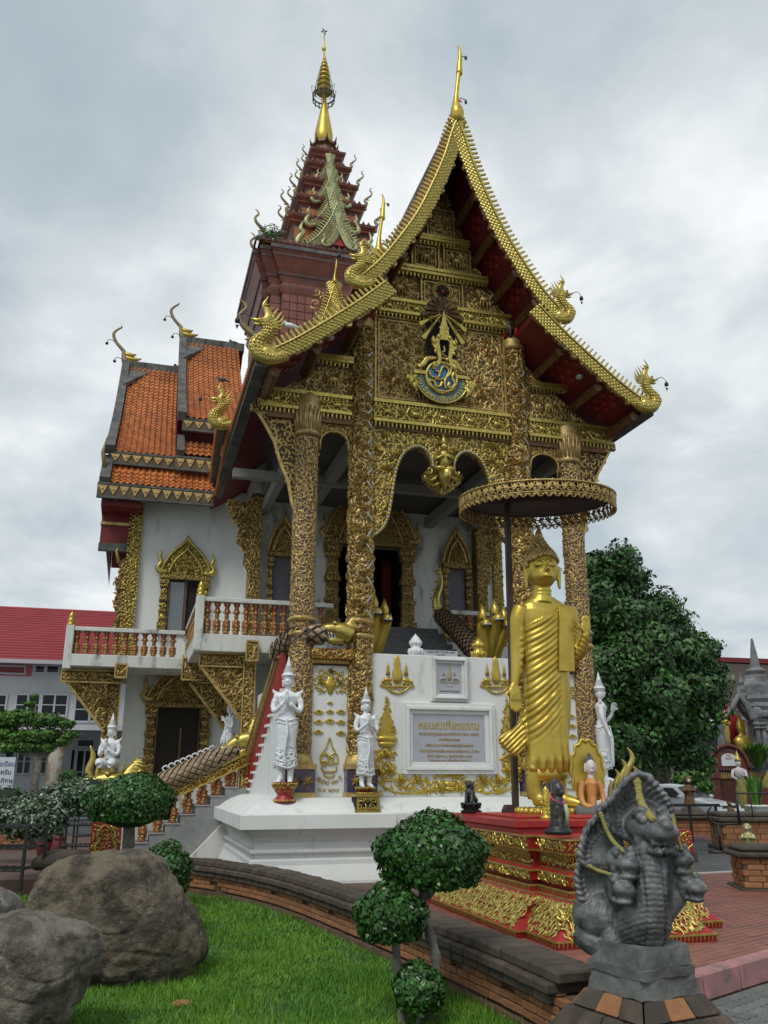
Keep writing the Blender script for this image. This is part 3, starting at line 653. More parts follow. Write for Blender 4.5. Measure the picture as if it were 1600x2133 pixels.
# arch screen between the inner columns with hanging pendant, and narrow arches beside it
AL = [(-.24,5.95),(-.10,6.05),(.02,6.2),(.10,6.42),(.16,6.75),(.21,7.1),(.28,7.42),(.40,7.68),(.56,7.83),(.74,7.88),(.90,7.80),(1.0,7.62),(1.02,7.48)]
PD = [(.93,7.44),(.84,7.34),(.86,7.2),(.98,7.1),(1.1,7.0),(1.22,6.92)]
half = AL+PD; arch = half+[(2.48-a, b) for a, b in half[:-1][::-1]]
poly = [(-.24, 8.26)]+arch+[(2.72, 8.26)]; inA = inpoly(poly)
m = MB(); m.prism(poly, .10, .24, 0); relief(m, scatter(-.2, 2.68, 6.0, 8.22, .10, lambda x, z: inA(x, z) and inA(x+.06, z) and inA(x-.06, z) and inA(x, z-.06), sc=1.6), flat(.10), 1, 1.2)
m.build('arch_screen', [M['carve'], M['goldb']], T, fixn=False)
m = MB()
for sg in (0, 1):
    P = smooth_path([((a if not sg else 2.48-a), .06, b) for a, b in AL], 4); m.tube(P, .035, 6, 0)
    for i in range(0, len(P)-1): m.ball(P[i]+Vector((0, -.03, 0)), .032, 1 if i % 2 else 0, 6, 4)
m.build('arch_moulding', [M['goldb'], M['ms']], T)
m = MB(); m.tube([(1.24, .03, 7.0), (1.24, .0, 7.2), (1.24, 0, 7.34)], [.05, .2, .3], 10, 0, flat=.5); m.ball((1.24, -.0, 7.42), (.17, .1, .1), 0); m.tube([(1.24, 0, 7.45), (1.24, 0, 7.62), (1.24, 0, 7.78)], [.12, .09, .13], 8, 0); m.ball((1.24, -.02, 7.9), .075, 0)
m.tube([(1.24, 0, 7.95), (1.24, 0, 8.05), (1.24, 0, 8.2)], [.085, .05, .01], 8, 0)
for s in (-1, 1): m.tube([(1.24+s*.13, 0, 7.75), (1.24+s*.17, -.05, 7.62), (1.24+s*.03, -.12, 7.7)], [.04, .035, .03], 6, 0); m.ball((1.24+s*.1, -.05, 7.42), (.13, .1, .06), 0); relief(m, [(1.24+s*.2, 7.25, .22, s, 'l'), (1.24+s*.3, 7.4, .2, s*2, 'c'), (1.24+s*.12, 7.12, .16, s, 'm'), (1.24+s*.35, 7.3, .16, 0, 'f')], flat(.05), 0, 2)
m.build('kneeling_figure_pendant', M['goldb'], T)
for x0, x1 in ((-1.29, -.64), (3.12, 3.85)):
    xc = (x0+x1)/2; w2 = (x1-x0)/2; P = [(x0, 8.3), (x0, 7.5), (x0+.04, 7.62)]+[(xc-w2*.86*math.cos(t), 7.78+.25*math.sin(t)) for t in np.linspace(0, PI, 12)]+[(x1-.04, 7.62), (x1, 7.5), (x1, 8.3)]
    m = MB(); m.prism(P, .12, .2, 0); i2 = inpoly(P); relief(m, scatter(x0, x1, 7.5, 8.28, .07, i2), flat(.12), 1); m.tube([(a, .1, b) for a, b in P[2:-2]], .022, 5, 1); m.build('side_arch', [M['carvef'], M['goldd']], T, fixn=False)
# triangular eave brackets outside the outer columns
for s in (-1, 1):
    bx = lambda u: U+s*u
    P = [(bx(2.95), 8.32), (bx(3.75), 8.26), (bx(3.6), 8.02), (bx(3.42), 7.7), (bx(3.3), 7.3), (bx(3.14), 6.95), (bx(3.05), 6.5), (bx(2.99), 6.35), (bx(2.95), 6.6)]
    m = MB(); ib_ = inpoly(P); m.prism(P, .16, .2, 0); relief(m, scatter(min(p[0] for p in P), max(p[0] for p in P), 6.3, 8.3, .115, ib_, 'cdcdl', 1.6), flat(.16), 1, 1.0)
    for i in range(len(P)): m.beam((P[i][0], .15, P[i][1]), (P[(i+1) % len(P)][0], .15, P[(i+1) % len(P)][1]), .06, .05, 1)
    m.build('eave_bracket', [mat('bracket_ground', (.05, .022, .010), .7), M['goldd']], T, fixn=False)
# ---- bargeboards
def offset_curve(C, d):
    C = np.array(C); t = np.gradient(C, axis=0); t /= np.linalg.norm(t, axis=1)[:, None]; n = np.stack([t[:, 1], -t[:, 0]], 1); return C+n*(-d)*-1
def bargeboard(curve, s, width, y, name, parent=T, U=U, cols=(0,), tiny=1.0, gm='goldb', spikes=True):
    C = np.array([(p[0], p[1]) for p in smooth_path([(a, b, 0) for a, b in curve], 6)]); t = np.gradient(C, axis=0); t /= np.linalg.norm(t, axis=1)[:, None]
    n = np.stack([t[:, 1], -t[:, 0]], 1); n *= np.sign(-(n[:, 1:2])+1e-9)*1.0; n = np.where(n[:, 1:2] > 0, -n, n)   # points down / inwards
    arc = np.concatenate([[0], np.cumsum(np.linalg.norm(np.diff(C, axis=0), axis=1))]); tot_ = arc[-1]
    def at_(a, d):
        a = np.clip(a, 0, tot_); x = np.interp(a, arc, C[:, 0]); z = np.interp(a, arc, C[:, 1]); nx = np.interp(a, arc, n[:, 0]); nz = np.interp(a, arc, n[:, 1]); return x+nx*d, z+nz*d
    W_ = lambda a: width(a/tot_) if callable(width) else width
    m = MB(); k = int(tot_/.05); V = []
    for i in range(k+1):
        a = tot_*i/k; wv_ = W_(a)+.022*tiny*math.sin(i*1.35)+(.03*tiny if i % 7 in (3, 4) else 0)
        x0, z0 = at_(a, 0); x1, z1 = at_(a, wv_)
        for yy in (y, y+.07*tiny): V += [(U+s*float(x0), yy, float(z0)), (U+s*float(x1), yy, float(z1))]
    F = []
    for i in range(k):
        p = 4*i; q = p+4; F += [(p, p+1, q+1, q), (p+2, q+2, q+3, p+3), (p, q, q+2, p+2), (p+1, p+3, q+3, q+1)]
    m.add(V, F, 0)
    def mp(a, d, h):
        x, z = at_(a, d); return np.stack([U+s*x, np.full_like(x, y)-h, z], 1)
    it = []; st_ = .085*tiny
    for j in range(int(max(W_(0), W_(tot_/2), W_(tot_))/(st_*.62))):
        for i in range(int(tot_/st_)):
            a = (i+.5+(.5 if j % 2 else 0))*st_; d = .07*tiny+j*st_*.62
            if d < W_(a)-.02 and a < tot_-.03: it.append((a, d, st_*.93, PI, 's'))
    relief(m, it, mp, 1, .9)
    m.tube([tuple(p) for p in mp(np.linspace(0, tot_, 40), np.full(40, .02), np.full(40, .01))], .026*tiny, 6, 1)
    m.build(name, [M['carvef'] if gm == 'goldb' else M['grey'], M[gm]], parent, fixn=False)
    if spikes:
        m = MB(); n_ = int(tot_/(.105*tiny))
        for i in range(n_):
            a = (i+.5)*tot_/n_; x, z = at_(a, -.08*tiny); x0, z0 = at_(a, .0); ux, uz = at_(min(a+.02, tot_), 0)
            c_ = Vector((U+s*float(x), y+.03, float(z))); d_ = Vector((U+s*float(x)-(U+s*float(x0)), 0, float(z)-float(z0))).normalized(); Mq = Matrix.Rotation(math.atan2(d_.x, d_.z), 3, 'Y')
            m.obox(c_, (.045*tiny, .05*tiny, .17*tiny), Mq, 0, .75)
        m.build('crest_fins', M[gm], parent, fixn=False, kind='stuff')
    return at_, tot_
for s in (-1, 1):
    bargeboard(UP[:], s, lambda t: .255+.03*t-.05*max(0, .1-t)*10, -1.12, 'bargeboard')
    bargeboard(LO[:], s, lambda t: .31-.04*t, -1.20, 'bargeboard')
# ---- porch roof sheets: shingled top, red underside
def roofsheet(curve, s, y0, y1, th=.14, name='roof', rows=True, drop=.0, mt='tiles'):
    C = [(p[0], p[1]-drop) for p in smooth_path([(a, b, 0) for a, b in curve], 4)]; m = MB(); V = []
    for a, b in C:
        for yy in (y0, y1): V += [(U+s*a, yy, b), (U+s*a, yy, b-th)]
    k = len(C); F = []; F2 = []
    for i in range(k-1):
        p = 4*i; q = p+4; F.append((p, q, q+2, p+2)); F2 += [(p+1, p+3, q+3, q+1), (p, p+1, q+1, q), (p+2, q+2, q+3, p+3)]
    F2 += [(0, 2, 3, 1), (4*k-4, 4*k-3, 4*k-1, 4*k-2)]
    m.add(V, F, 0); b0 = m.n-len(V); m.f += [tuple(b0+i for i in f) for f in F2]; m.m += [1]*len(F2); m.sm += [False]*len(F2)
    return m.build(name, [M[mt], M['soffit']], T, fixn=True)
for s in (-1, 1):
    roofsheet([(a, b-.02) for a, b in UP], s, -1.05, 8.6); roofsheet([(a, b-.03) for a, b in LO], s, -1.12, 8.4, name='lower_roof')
    # eave board with row of tile ends, diamond pattern of the soffit, purlins
    m = MB(); x = U+s*4.0; m.box(min(x, x-s*.06), max(x, x-s*.06), -1.15, 6.6, 8.64, 8.80, 0); m.box(min(x+s*.02, x-s*.2), max(x+s*.02, x-s*.2), -1.18, 6.6, 8.58, 8.64, 0)
    for i in range(58): m.tube([(x-s*.1, -1.0+i*.13, 8.85), (x+s*.07, -1.0+i*.13, 8.80)], .05, 6, 1)
    m.build('eave', [M['grey'], M['tiles']], T)
    for u_ in (.42, .78, 1.22, 1.62, 2.1, 2.9, 3.65):
        z_ = up_z(u_)-(.5 if u_ < 1.7 else .42); a_ = math.atan2(1, 1.2)
        m = MB(); m.obox((U+s*u_, -.5, z_), (.16, 1.12, .15), Matrix.Rotation(s*.75, 3, 'Y'), 0); m.obox((U+s*u_, -.5, z_-.02), (.10, 1.10, .17), Matrix.Rotation(s*.75, 3, 'Y'), 0); m.build('purlin', M['wood'], T)
    m = MB()
    for (u0, u1) in ((.5, .72), (.86, 1.12), (1.3, 1.56), (2.2, 2.75), (3.0, 3.5)):
        for k in range(3):
            for q in range(4):
                u_ = u0+(u1-u0)*(q+.5)/4; y_ = -.85+k*.3+(q % 2)*.15; z_ = up_z(u_)-.17-.02; du = (up_z(u_+.02)-up_z(u_-.02))/.04; a_ = math.atan(du)
                m.obox((U+s*u_, y_, z_), (.12, .12, .012), Matrix.Rotation(-s*a_ if s > 0 else a_*-s, 3, 'Y')@Matrix.Rotation(PI/4, 3, 'Z'), 0)
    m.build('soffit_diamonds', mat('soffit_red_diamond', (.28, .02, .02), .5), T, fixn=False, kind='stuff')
m = MB(); m.box(U-.1, U+.1, -1.1, 8.5, 14.72, 15.0); m.build('ridge', M['grey'], T)
# ---- ceiling and inner beams of the porch
m = MB(); m.box(U-2.85, U+2.85, .3, 5.9, 8.32, 8.42); m.build('ceiling', mat('porch_ceiling', (.09, .085, .08), .8), T)
M['gb'] = mat('grey_painted_beam', (.24, .235, .22), .75)
for x, q in ((-.42, .11), (2.9, .11), (-1.5, .09), (4.06, .09)): m = MB(); m.box(x-q, x+q, .35, 5.8, 7.95, 8.22); m.build('porch_beam', M['gb'], T)
m = MB(); m.box(U-3.9, U+3.9, 2.9, 3.08, 7.9, 8.1); m.build('cross_beam', M['gb'], T)
# ---- hall front wall with door and niches
m = MB(); m.box(-1.62, .22, 5.8, 6.1, 3.2, 8.9); m.box(2.32, 4.22, 5.8, 6.1, 3.2, 8.9); m.box(.22, 2.32, 5.8, 6.1, 7.35, 8.9); m.box(.22, 2.32, 5.8, 6.1, 3.2, 4.85); m.build('hall_wall', M['whited'], T)
m = MB(); m.box(.2, 2.34, 8.4, 8.5, 4.8, 7.5, 0); m.box(.1, .2, 6.1, 8.5, 4.8, 7.5, 0); m.box(2.34, 2.44, 6.1, 8.5, 4.8, 7.5, 0); m.box(.1, 2.44, 6.1, 8.5, 7.45, 7.6, 0); m.box(.1, 2.44, 6.1, 8.5, 4.7, 4.84, 0); m.box(1.95, 2.2, 7.0, 7.08, 4.85, 7.3, 1); m.build('doorway', [M['dark'], M['soffit']], T)  # near-black inner walls carry the darkness of the unlit hall
def portal(xc, y, z0, w2, h, ph, parent, mats_, name, openfill=None, shape='ogee', nag=True):
    """ornate gilded frame: stepped pilasters, lintel, pointed pediment"""
    g = link(name, None, parent)
    P0, P1, PR = mats_
    pw = w2*.42
    for s in (-1, 1):
        m = MB(); z = z0; seg = [(1.3,.10),(1.15,.06),(1.25,.10),(.95,.22),(1.1,.05),(.85,.20),(1.15,.07),(.95,.06),(.8,.18),(1.1,.07),(1.3,.10)]; ts = sum(a[1] for a in seg)
        for k, d in seg:
            dz = h*d/ts; m.box(xc+s*(w2+pw/2)-pw*k/2, xc+s*(w2+pw/2)+pw*k/2, y-.13*k-.02, y+.02, z, z+dz-.004, 0)
            relief(m, [(xc+s*(w2+pw/2)+q*pw*k*.28, z+dz/2, min(dz*1.1, .16), random.uniform(0, 6), random.choice('cdlm')) for q in (-1, 0, 1)], flat(y-.13*k-.02), 1, 1.2); z += dz
        m.build('pilaster', [P0, PR], g, fixn=False)
    m = MB(); W = w2+pw*1.15; m.box(xc-W, xc+W, y-.22, y+.02, z0+h, z0+h+.13, 0); relief(m, [(x, z0+h+.065, .11, random.uniform(0, 6), 'c') for x in np.arange(xc-W+.05, xc+W, .085)], flat(y-.22), 1); m.build('lintel', [P0, PR], g, fixn=False)
    zb = z0+h+.13
    def og(k, f=1.0): return [(-W*k, zb), (-W*.98*k, zb+ph*.10), (-W*.86*k, zb+ph*.30*f), (-W*.66*k, zb+ph*.52*f), (-W*.42*k, zb+ph*.68*f), (-W*.2*k, zb+ph*.80*f), (-W*.06*k, zb+ph*.90*f), (0, zb+ph*f)]
    o1 = [(xc+a, b) for a, b in og(1)]; o1 += [(2*xc-a, b) for a, b in o1[:-1][::-1]]; m = MB(); m.prism(o1, y-.12, y+.02, 0)
    o2 = [(xc+a*.68, zb+(b-zb)*.72) for a, b in og(1)]; o2 += [(2*xc-a, b) for a, b in o2[:-1][::-1]]; m.prism(o2, y-.16, y-.1, 2)
    i2 = inpoly(o1); relief(m, scatter(xc-W, xc+W, zb, zb+ph, .1, i2, 'cdlm', 1.4), flat(y-.12), 1, 1.1); i3 = inpoly(o2); relief(m, scatter(xc-W*.7, xc+W*.7, zb, zb+ph*.7, .09, i3, 'cdf', 1.4), flat(y-.16), 1, 1.3)
    m.tube([(a, y-.14, b) for a, b in o1], .04, 6, 1); m.tube([(a, y-.18, b) for a, b in o2], .03, 6, 1)
    for i in range(1, len(o1)-1):
        for t in (0, .33, .66):
            a = o1[i][0]+(o1[i+1][0]-o1[i][0])*t if i+1 < len(o1) else o1[i][0]; b = o1[i][1]+(o1[i+1][1]-o1[i][1])*t; m.ball((a, y-.12, b+.02), .035, 1, 6, 4)
    m.build('pediment', [P0, PR, M['carvef']], g, fixn=False)
    if nag:
        for s in (-1, 1):
            m = MB(); x = xc+s*(W+.02); m.tube(smooth_path([(x-s*.2, y-.14, zb+.08), (x-s*.03, y-.14, zb+.06), (x+s*.06, y-.14, zb+.18), (x-s*.02, y-.14, zb+.32), (x+s*.03, y-.14, zb+.45), (x-s*.01, y-.14, zb+.68)], 3), lerp_rad([.07, .08, .075, .06, .05, .004], 16), 6, 0); m.build('naga_finial', PR, g)
    return g
GM = (M['carvef'], M['goldb'], M['goldb']); GD = (M['carvef'], M['goldd'], M['goldd'])
portal(1.27, 5.78, 4.85, .82, 2.45, 1.9, T, GD, 'door_frame')
for xc in (-.98, 3.62):
    portal(xc, 5.78, 5.0, .26, 1.85, 1.0, T, GD, 'niche_frame', nag=False)
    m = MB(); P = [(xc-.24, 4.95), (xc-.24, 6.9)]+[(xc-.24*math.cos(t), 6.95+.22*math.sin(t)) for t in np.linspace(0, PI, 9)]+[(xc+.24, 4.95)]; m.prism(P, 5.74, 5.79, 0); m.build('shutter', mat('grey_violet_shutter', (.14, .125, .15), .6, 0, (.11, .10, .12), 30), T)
# carved corner posts with brackets of the hall front
for xc, s in ((-1.72, -1), (4.25, 1)):
    m = MB(); m.box(xc-.14, xc+.14, 5.45, 5.85, 4.6, 8.4, 0); relief(m, scatter(xc-.14, xc+.14, 4.7, 8.3, .09, kinds='cdlm'), flat(5.45), 1, 1.3)
    P = [(xc+s*.1, 8.2), (xc+s*.75, 8.15), (xc+s*.66, 7.8), (xc+s*.42, 7.5), (xc+s*.46, 7.1), (xc+s*.25, 6.9), (xc+s*.28, 6.6), (xc+s*.1, 6.3)]; m.prism(P, 5.5, 5.56, 0); relief(m, scatter(min(p[0] for p in P), max(p[0] for p in P), 6.3, 8.2, .12, inpoly(P)), flat(5.5), 1, 1.4)
    m.build('corner_post', [M['carvef'], M['goldd']], T, fixn=False)
# ---- grand stair up to the hall between naga balustrades
stp = mat('dark_stone_step', (.10, .105, .11), .5, 0, (.06, .062, .066), 6); sg2 = link('grand_stair', None, T)
for i in range(10): m = MB(); m.box(.28, 2.28, .9+i*.28, 4.0, 3.3+i*.155+.002, 3.3+(i+1)*.155); m.build('step', stp, sg2, bevel=.01)
m = MB(); m.box(1.05, 1.75, .86, .89, 3.84, 3.98); sg_ = m.build('stair_notice', mat('pale_notice', (.55, .56, .6), .5), T)
text('lettering', 'TAKE OFF YOUR HAT\nSHOES', .062, M['black'], T, FR(1.4, .855, 3.925), .001)
# ================================================================== balconies, balustrades
def baluster_mesh():
    m = MB(); pr_ = [(a*1.18, b) for a, b in [(.055,0),(.055,.05),(.035,.07),(.06,.13),(.075,.2),(.06,.29),(.03,.36),(.045,.40),(.035,.44),(.055,.52),(.035,.6),(.06,.64),(.06,.70)]]
    m.lathe(pr_, 10, mi=0); 
    for a in (-PI/2, -PI, 0, PI/2):
        for z in (.12, .20, .29, .5): m.ball((.062*math.cos(a), .062*math.sin(a), z), (.03, .03, .035), 1, 6, 4)
    m.lathe([(.062, .06), (.062, .085)], 10, mi=1); m.lathe([(.05, .38), (.05, .41)], 10, mi=1); m.lathe([(.064, .655), (.064, .68)], 10, mi=1)
    return m
bal_me = None
def balusters(parent, pts, h=.70):
    global bal_me
    for p in pts:
        if bal_me is None: o = baluster_mesh().build('baluster', [mat('worn_red_brown_paint', (.24, .035, .018), .5, 0, (.32, .17, .05), 16, (.45, .6)), M['goldd']], parent); bal_me = o.data
        else: o = link('baluster', bal_me, parent)
        o.location = p; o.scale = (1, 1, h/.70)
def balcony(name, x0, x1, y, z0, z1, zr, depth, side=True, post=True):
    g = link(name, None, T); m = MB(); m.box(x0, x1, y, y+depth, z0, z1, 0); m.build('slab', M['whited'], g, bevel=.01)
    m = MB(); m.box(x0, x1, y+.02, y+.24, zr-.10, zr, 0)
    if side: m.box(x0+.01, x0+.2, y+.25, y+depth, zr-.098, zr-.002, 0)
    m.build('handrail', M['whited'], g, bevel=.012)
    n = int((x1-x0-.2)/.215); h = zr-.1-z1; balusters(g, [(x0+.24+i*(x1-x0-.3)/n, y+.13, z1) for i in range(n)], h)
    if side: balusters(g, [(x0+.11, y+.3+i*.22, z1) for i in range(int((depth-.4)/.22)+1)], h)
    if post:
        m = MB(); m.box(x0-.02, x0+.16, y-.01, y+.2, z1-.35, zr+.02, 0); m.build('post', M['whited'], g, bevel=.012)
        m = MB(); m.lathe([(.09, 0), (.10, .04), (.06, .06), (.085, .10), (.08, .15), (.05, .18), (.07, .21), (.05, .27), (.012, .33), (0.002, .35)], 12, (x0+.07, y+.09, zr+.02)); m.build('finial', M['gold'], g)
balcony('side_balcony', -5.93, -3.2, 6.4, 4.10, 4.38, 5.03, 1.6)
balcony('front_balcony', -3.14, -.12, 3.7, 4.19, 4.56, 5.37, 4.2)
balcony('front_balcony', 2.72, 5.7, 3.7, 4.19, 4.56, 5.37, 2.1, side=False, post=False)
# carved beams, posts and brackets under the balconies
def carvedbeam(x0, x1, y0, y1, z0, z1, name='carved_beam', step=.10, front=True, side=False):
    m = MB(); m.box(x0, x1, y0, y1, z0, z1, 0); relief(m, scatter(x0+.03, x1-.03, z0+.03, z1-.03, step, kinds='cdlm'), flat(y0), 1, 1.0)
    fr = [(x0,z0),(x1,z0),(x1,z1),(x0,z1),(x0,z0)]
    for i in range(4): m.beam((fr[i][0], y0-.012, fr[i][1]), (fr[i+1][0], y0-.012, fr[i+1][1]), .03, .04, 1)
    m.build(name, [M['carvef'], M['goldd']], T, fixn=False)
carvedbeam(-4.95, -4.62, 7.1, 7.4, -.2, 4.05, 'balcony_post'); carvedbeam(-2.05, -1.80, 3.9, 4.15, 1.2, 4.15, 'balcony_post')
carvedbeam(-5.98, -4.6, 6.9, 7.1, 3.78, 4.06); carvedbeam(-4.76, -4.5, 6.28, 7.8, 3.85, 4.16); carvedbeam(-3.25, -2.75, 5.9, 6.1, 3.8, 4.3); carvedbeam(-2.05, -1.8, 3.58, 3.7, 4.0, 4.42, 'beam_end'); carvedbeam(-3.0, -1.8, 3.95, 4.15, 3.9, 4.18); carvedbeam(4.4, 4.65, 3.58, 3.7, 4.0, 4.40, 'beam_end')
carvedbeam(-5.6, -4.9, 7.5, 7.6, 3.4, 3.7); carvedbeam(-2.9, -1.7, 6.0, 6.12, 3.75, 4.15)
for (xa, y, s, z) in ((-4.9, 7.0, -1, 3.78), (-2.02, 4.0, -1, 3.9), (-2.1, 6.1, -1, 3.75)):
    P = [(xa, z), (xa+s*.95, z), (xa, z-1.15)]; m = MB(); m.prism(P, y, y+.08, 0); relief(m, scatter(min(xa, xa+s*.95), max(xa, xa+s*.95), z-1.15, z, .12, inpoly(P)), flat(y), 1, 1.1); m.beam((xa+s*.95, y-.02, z), (xa, y-.02, z-1.15), .05, .06, 1); m.build('bracket', [M['carvef'], M['goldd']], T, fixn=False)
# ================================================================== left and right wings
m = MB(); m.box(-4.5, -1.7, 8.0, 8.3, -.3, 9.2); m.box(-4.5, -4.2, 8.3, 17.5, -.3, 9.2); m.box(4.1, 5.75, 8.0, 8.3, -.3, 9.0); m.box(5.45, 5.75, 8.3, 17.5, -.3, 9.0); m.box(-1.7, 4.2, 8.6, 17.8, -.3, 10); m.box(-1.7, -1.45, 6.1, 8.6, -.3, 10); m.box(3.95, 4.2, 6.1, 8.6, -.3, 10); m.build('wing_wall', M['white'], T)
m = MB(); m.box(-4.72, -4.46, 7.85, 8.1, 4.4, 9.0, 0); relief(m, scatter(-4.72, -4.46, 4.5, 8.9, .10, kinds='cdlm'), flat(7.85), 1, 1.2)
for i in range(44): m.ball((-4.44, 7.86, 4.5+i*.1), .035, 1, 6, 4); m.ball((-4.75, 7.88, 4.5+i*.1), .035, 1, 6, 4)
m.build('corner_pilaster', [M['carvef'], M['goldb']], T, fixn=False)
m = MB(); m.box(5.62, 5.9, 7.85, 8.1, 4.4, 8.7, 0); relief(m, scatter(5.62, 5.9, 4.5, 8.6, .10, kinds='cdlm'), flat(7.85), 1, 1.2); m.build('corner_pilaster', [M['carvef'], M['goldb']], T, fixn=False)
m = MB(); P = [(-4.72, 7.2), (-4.95, 7.0), (-4.9, 6.7), (-5.02, 6.5), (-4.93, 6.2), (-5.0, 5.9), (-4.9, 5.6), (-4.95, 5.3), (-4.85, 5.0), (-4.72, 4.9)]; m.prism(P, 7.95, 8.02, 0); relief(m, scatter(-5, -4.72, 4.9, 7.2, .12, inpoly(P)), flat(7.95), 1, 1.5); m.tube([(-4.95, 7.98, 7.0), (-5.03, 7.98, 7.3), (-4.97, 7.98, 7.5)], [.06, .04, .01], 6, 1); m.build('side_carving', [M['carvef'], M['goldd']], T, fixn=False)
# upper window and lower door of the wing
portal(-3.22, 7.98, 5.15, .44, 1.45, 1.05, T, GM, 'window_frame'); portal(-3.15, 7.98, 1.55, .56, 1.75, 1.15, T, GD, 'door_frame')
m = MB(); m.box(-3.68, -2.78, 7.95, 7.99, 5.15, 6.62, 0); m.box(-3.66, -3.6, 7.88, 7.95, 5.15, 6.6, 1); m.box(-3.22, -3.16, 7.88, 7.95, 5.15, 6.6, 1); m.box(-2.84, -2.78, 7.88, 7.95, 5.15, 6.6, 1); m.box(-3.59, -3.23, 7.93, 7.94, 5.2, 6.55, 2); m.build('window', [M['dark'], mat('brown_sash', (.10, .045, .03), .5), mat('window_pane', (.10, .12, .13), .05, .0, spec=1)], T)
m = MB(); m.box(-3.72, -2.58, 7.95, 7.99, 1.5, 3.3, 0); m.box(-3.70, -3.66, 7.9, 7.95, 1.5, 3.3, 1); m.box(-2.64, -2.6, 7.9, 7.95, 1.5, 3.3, 1); m.box(-3.1, -3.05, 7.92, 7.95, 1.5, 2.8, 1); m.build('door', [M['dark'], M['wood']], T)  # flat near-black panel stands for the unlit room behind the opening
m = MB(); m.box(-4.45, -1.75, 6.2, 8.0, -.3, 1.45); m.build('side_terrace', M['whited'], T)
# ---- wing roofs with individual tiles
WR = {}
def wingroof(x0, x1, y0, z0, y1, z1, name, ntile, bow=.25, step=.155, course=.21):
    """slope facing the front; tiles laid one by one"""
    g = link(name, None, T); L = math.hypot(y1-y0, z1-z0)
    def pt(t): 
        y = y0+(y1-y0)*t; z = z0+(z1-z0)*t-bow*math.sin(PI*t)*.6; return y, z
    m = MB(); V = []; k = 10
    for i in range(k+1):
        y, z = pt(i/k)
        for x in (x0, x1): V += [(x, y, z-.03), (x, y+.02, z-.16)]
    F = []
    for i in range(k): p = 4*i; q = p+4; F += [(p, p+2, q+2, q), (p+1, q+1, q+3, p+3), (p, q, q+1, p+1), (p+2, p+3, q+3, q+2)]
    F += [(0, 1, 3, 2), (4*k, 4*k+2, 4*k+3, 4*k+1)]; m.add(V, F, 0); m.build('underlay', mat('dark_roof_underlay', (.05, .02, .01), .9), g)
    nx = int((x1-x0)/step); nr = int(L/course); pos = []
    for j in range(nr):
        t = (j+.2)/nr; y, z = pt(t); y2, z2 = pt(min(t+.03, 1)); a = math.atan2(z2-z, y2-y)
        for i in range(nx): pos.append((x0+(i+.5)*(x1-x0)/nx, y, z, a))
    w_ = (x1-x0)/nx; tm = MB(); V = []; n_ = 4
    prof = [(-.5*w_, .035), (-.34*w_, .048), (-.16*w_, .03), (.0, .0), (.3*w_, .0), (.5*w_, .03)]
    for yy, dz in ((-.03, .03), (course+.03, 0.0)):
        for a, b in prof: V.append((a, yy, b+dz))
    for a, b in prof: V.append((a, -.03, b+.005))
    F = [(i, i+1, 7+i, 6+i) for i in range(5)]+[(12+i, 13+i, i+1, i) for i in range(5)]; tm.add(V, F, 0, False)
    for k_, (x, y, z, a) in enumerate(pos[:ntile]):
        if k_ == 0: o = tm.build('tile', M['tile'], g, fixn=False); me = o.data
        else: o = link('tile', me, g)
        o.location = (x, y, z); o.rotation_euler = (a+random.uniform(-.015, .015), 0, random.uniform(-.012, .012))
    if len(pos) > ntile:
        s_ = MB(); V0 = np.array(V)
        for x, y, z, a in pos[ntile:]:
            c, s = math.cos(a), math.sin(a); W_ = V0.copy(); W_[:, 1], W_[:, 2] = V0[:, 1]*c-V0[:, 2]*s, V0[:, 1]*s+V0[:, 2]*c; s_.add(W_+np.array([x, y, z+random.uniform(-.006, .006)]), F, 0)
        s_.build('tiles', M['tiles'], g, fixn=False, kind='stuff')
    return g
def fascia(x0, x1, y, z0, z1):
    m = MB(); m.box(x0, x1, y, y+.06, z0, z1, 0); m.box(x0, x1, y-.03, y+.08, z1-.01, z1+.05, 1); m.box(x0, x1, y-.03, y+.08, z0-.04, z0+.01, 1); n = max(2, int((x1-x0)/.26)); h = z1-z0
    for i in range(n):
        xc = x0+(i+.5)*(x1-x0)/n; w2 = (x1-x0)/n*.46
        m.add([(xc-w2, y-.025, z1-.03), (xc+w2, y-.025, z1-.03), (xc, y-.025, z0+.05), (xc-w2, y, z1-.02), (xc+w2, y, z1-.02), (xc, y, z0+.03)], [(0, 1, 2), (0, 2, 5, 3), (1, 4, 5, 2)], 2); m.ball((xc, y-.03, z1-h*.4), (.035, .02, .035), 2, 6, 4)
        m.add([(xc, y-.02, z1-.03), (xc+w2*1.9, y-.02, z0+.05), (xc+w2*.1, y-.02, z0+.05)], [(0, 1, 2)], 2) if False else None
    return m.build('fascia', [mat('fascia_ground', (.14, .095, .05), .8, 0, (.05, .045, .04), 3) if 'fg' not in M else M['fg'], M['grey'], M['goldc']], T, fixn=False)
M['fg'] = mat('fascia_dull_ground', (.16, .11, .055), .8, 0, (.06, .05, .04), 2.5)
wingroof(-5.32, -2.66, 7.08, 8.86, 7.95, 9.72, 'skirt_roof', 70, bow=.1, step=.15); fascia(-5.62, -2.68, 7.0, 8.48, 8.80)
wingroof(-5.30, -3.72, 7.8, 10.0, 12.9, 14.95, 'wing_roof', 290, bow=.7); fascia(-5.42, -3.2, 7.72, 9.66, 9.94)
wingroof(-3.50, -2.2, 7.55, 10.0, 8.1, 10.6, 'skirt_roof', 40, bow=.05, step=.15); fascia(-3.72, -2.4, 7.5, 9.58, 9.90)
wingroof(-3.48, -1.7, 7.85, 11.22, 12.9, 16.15, 'wing_roof', 280, bow=.7); fascia(-3.60, -2.7, 7.78, 10.86, 11.14)
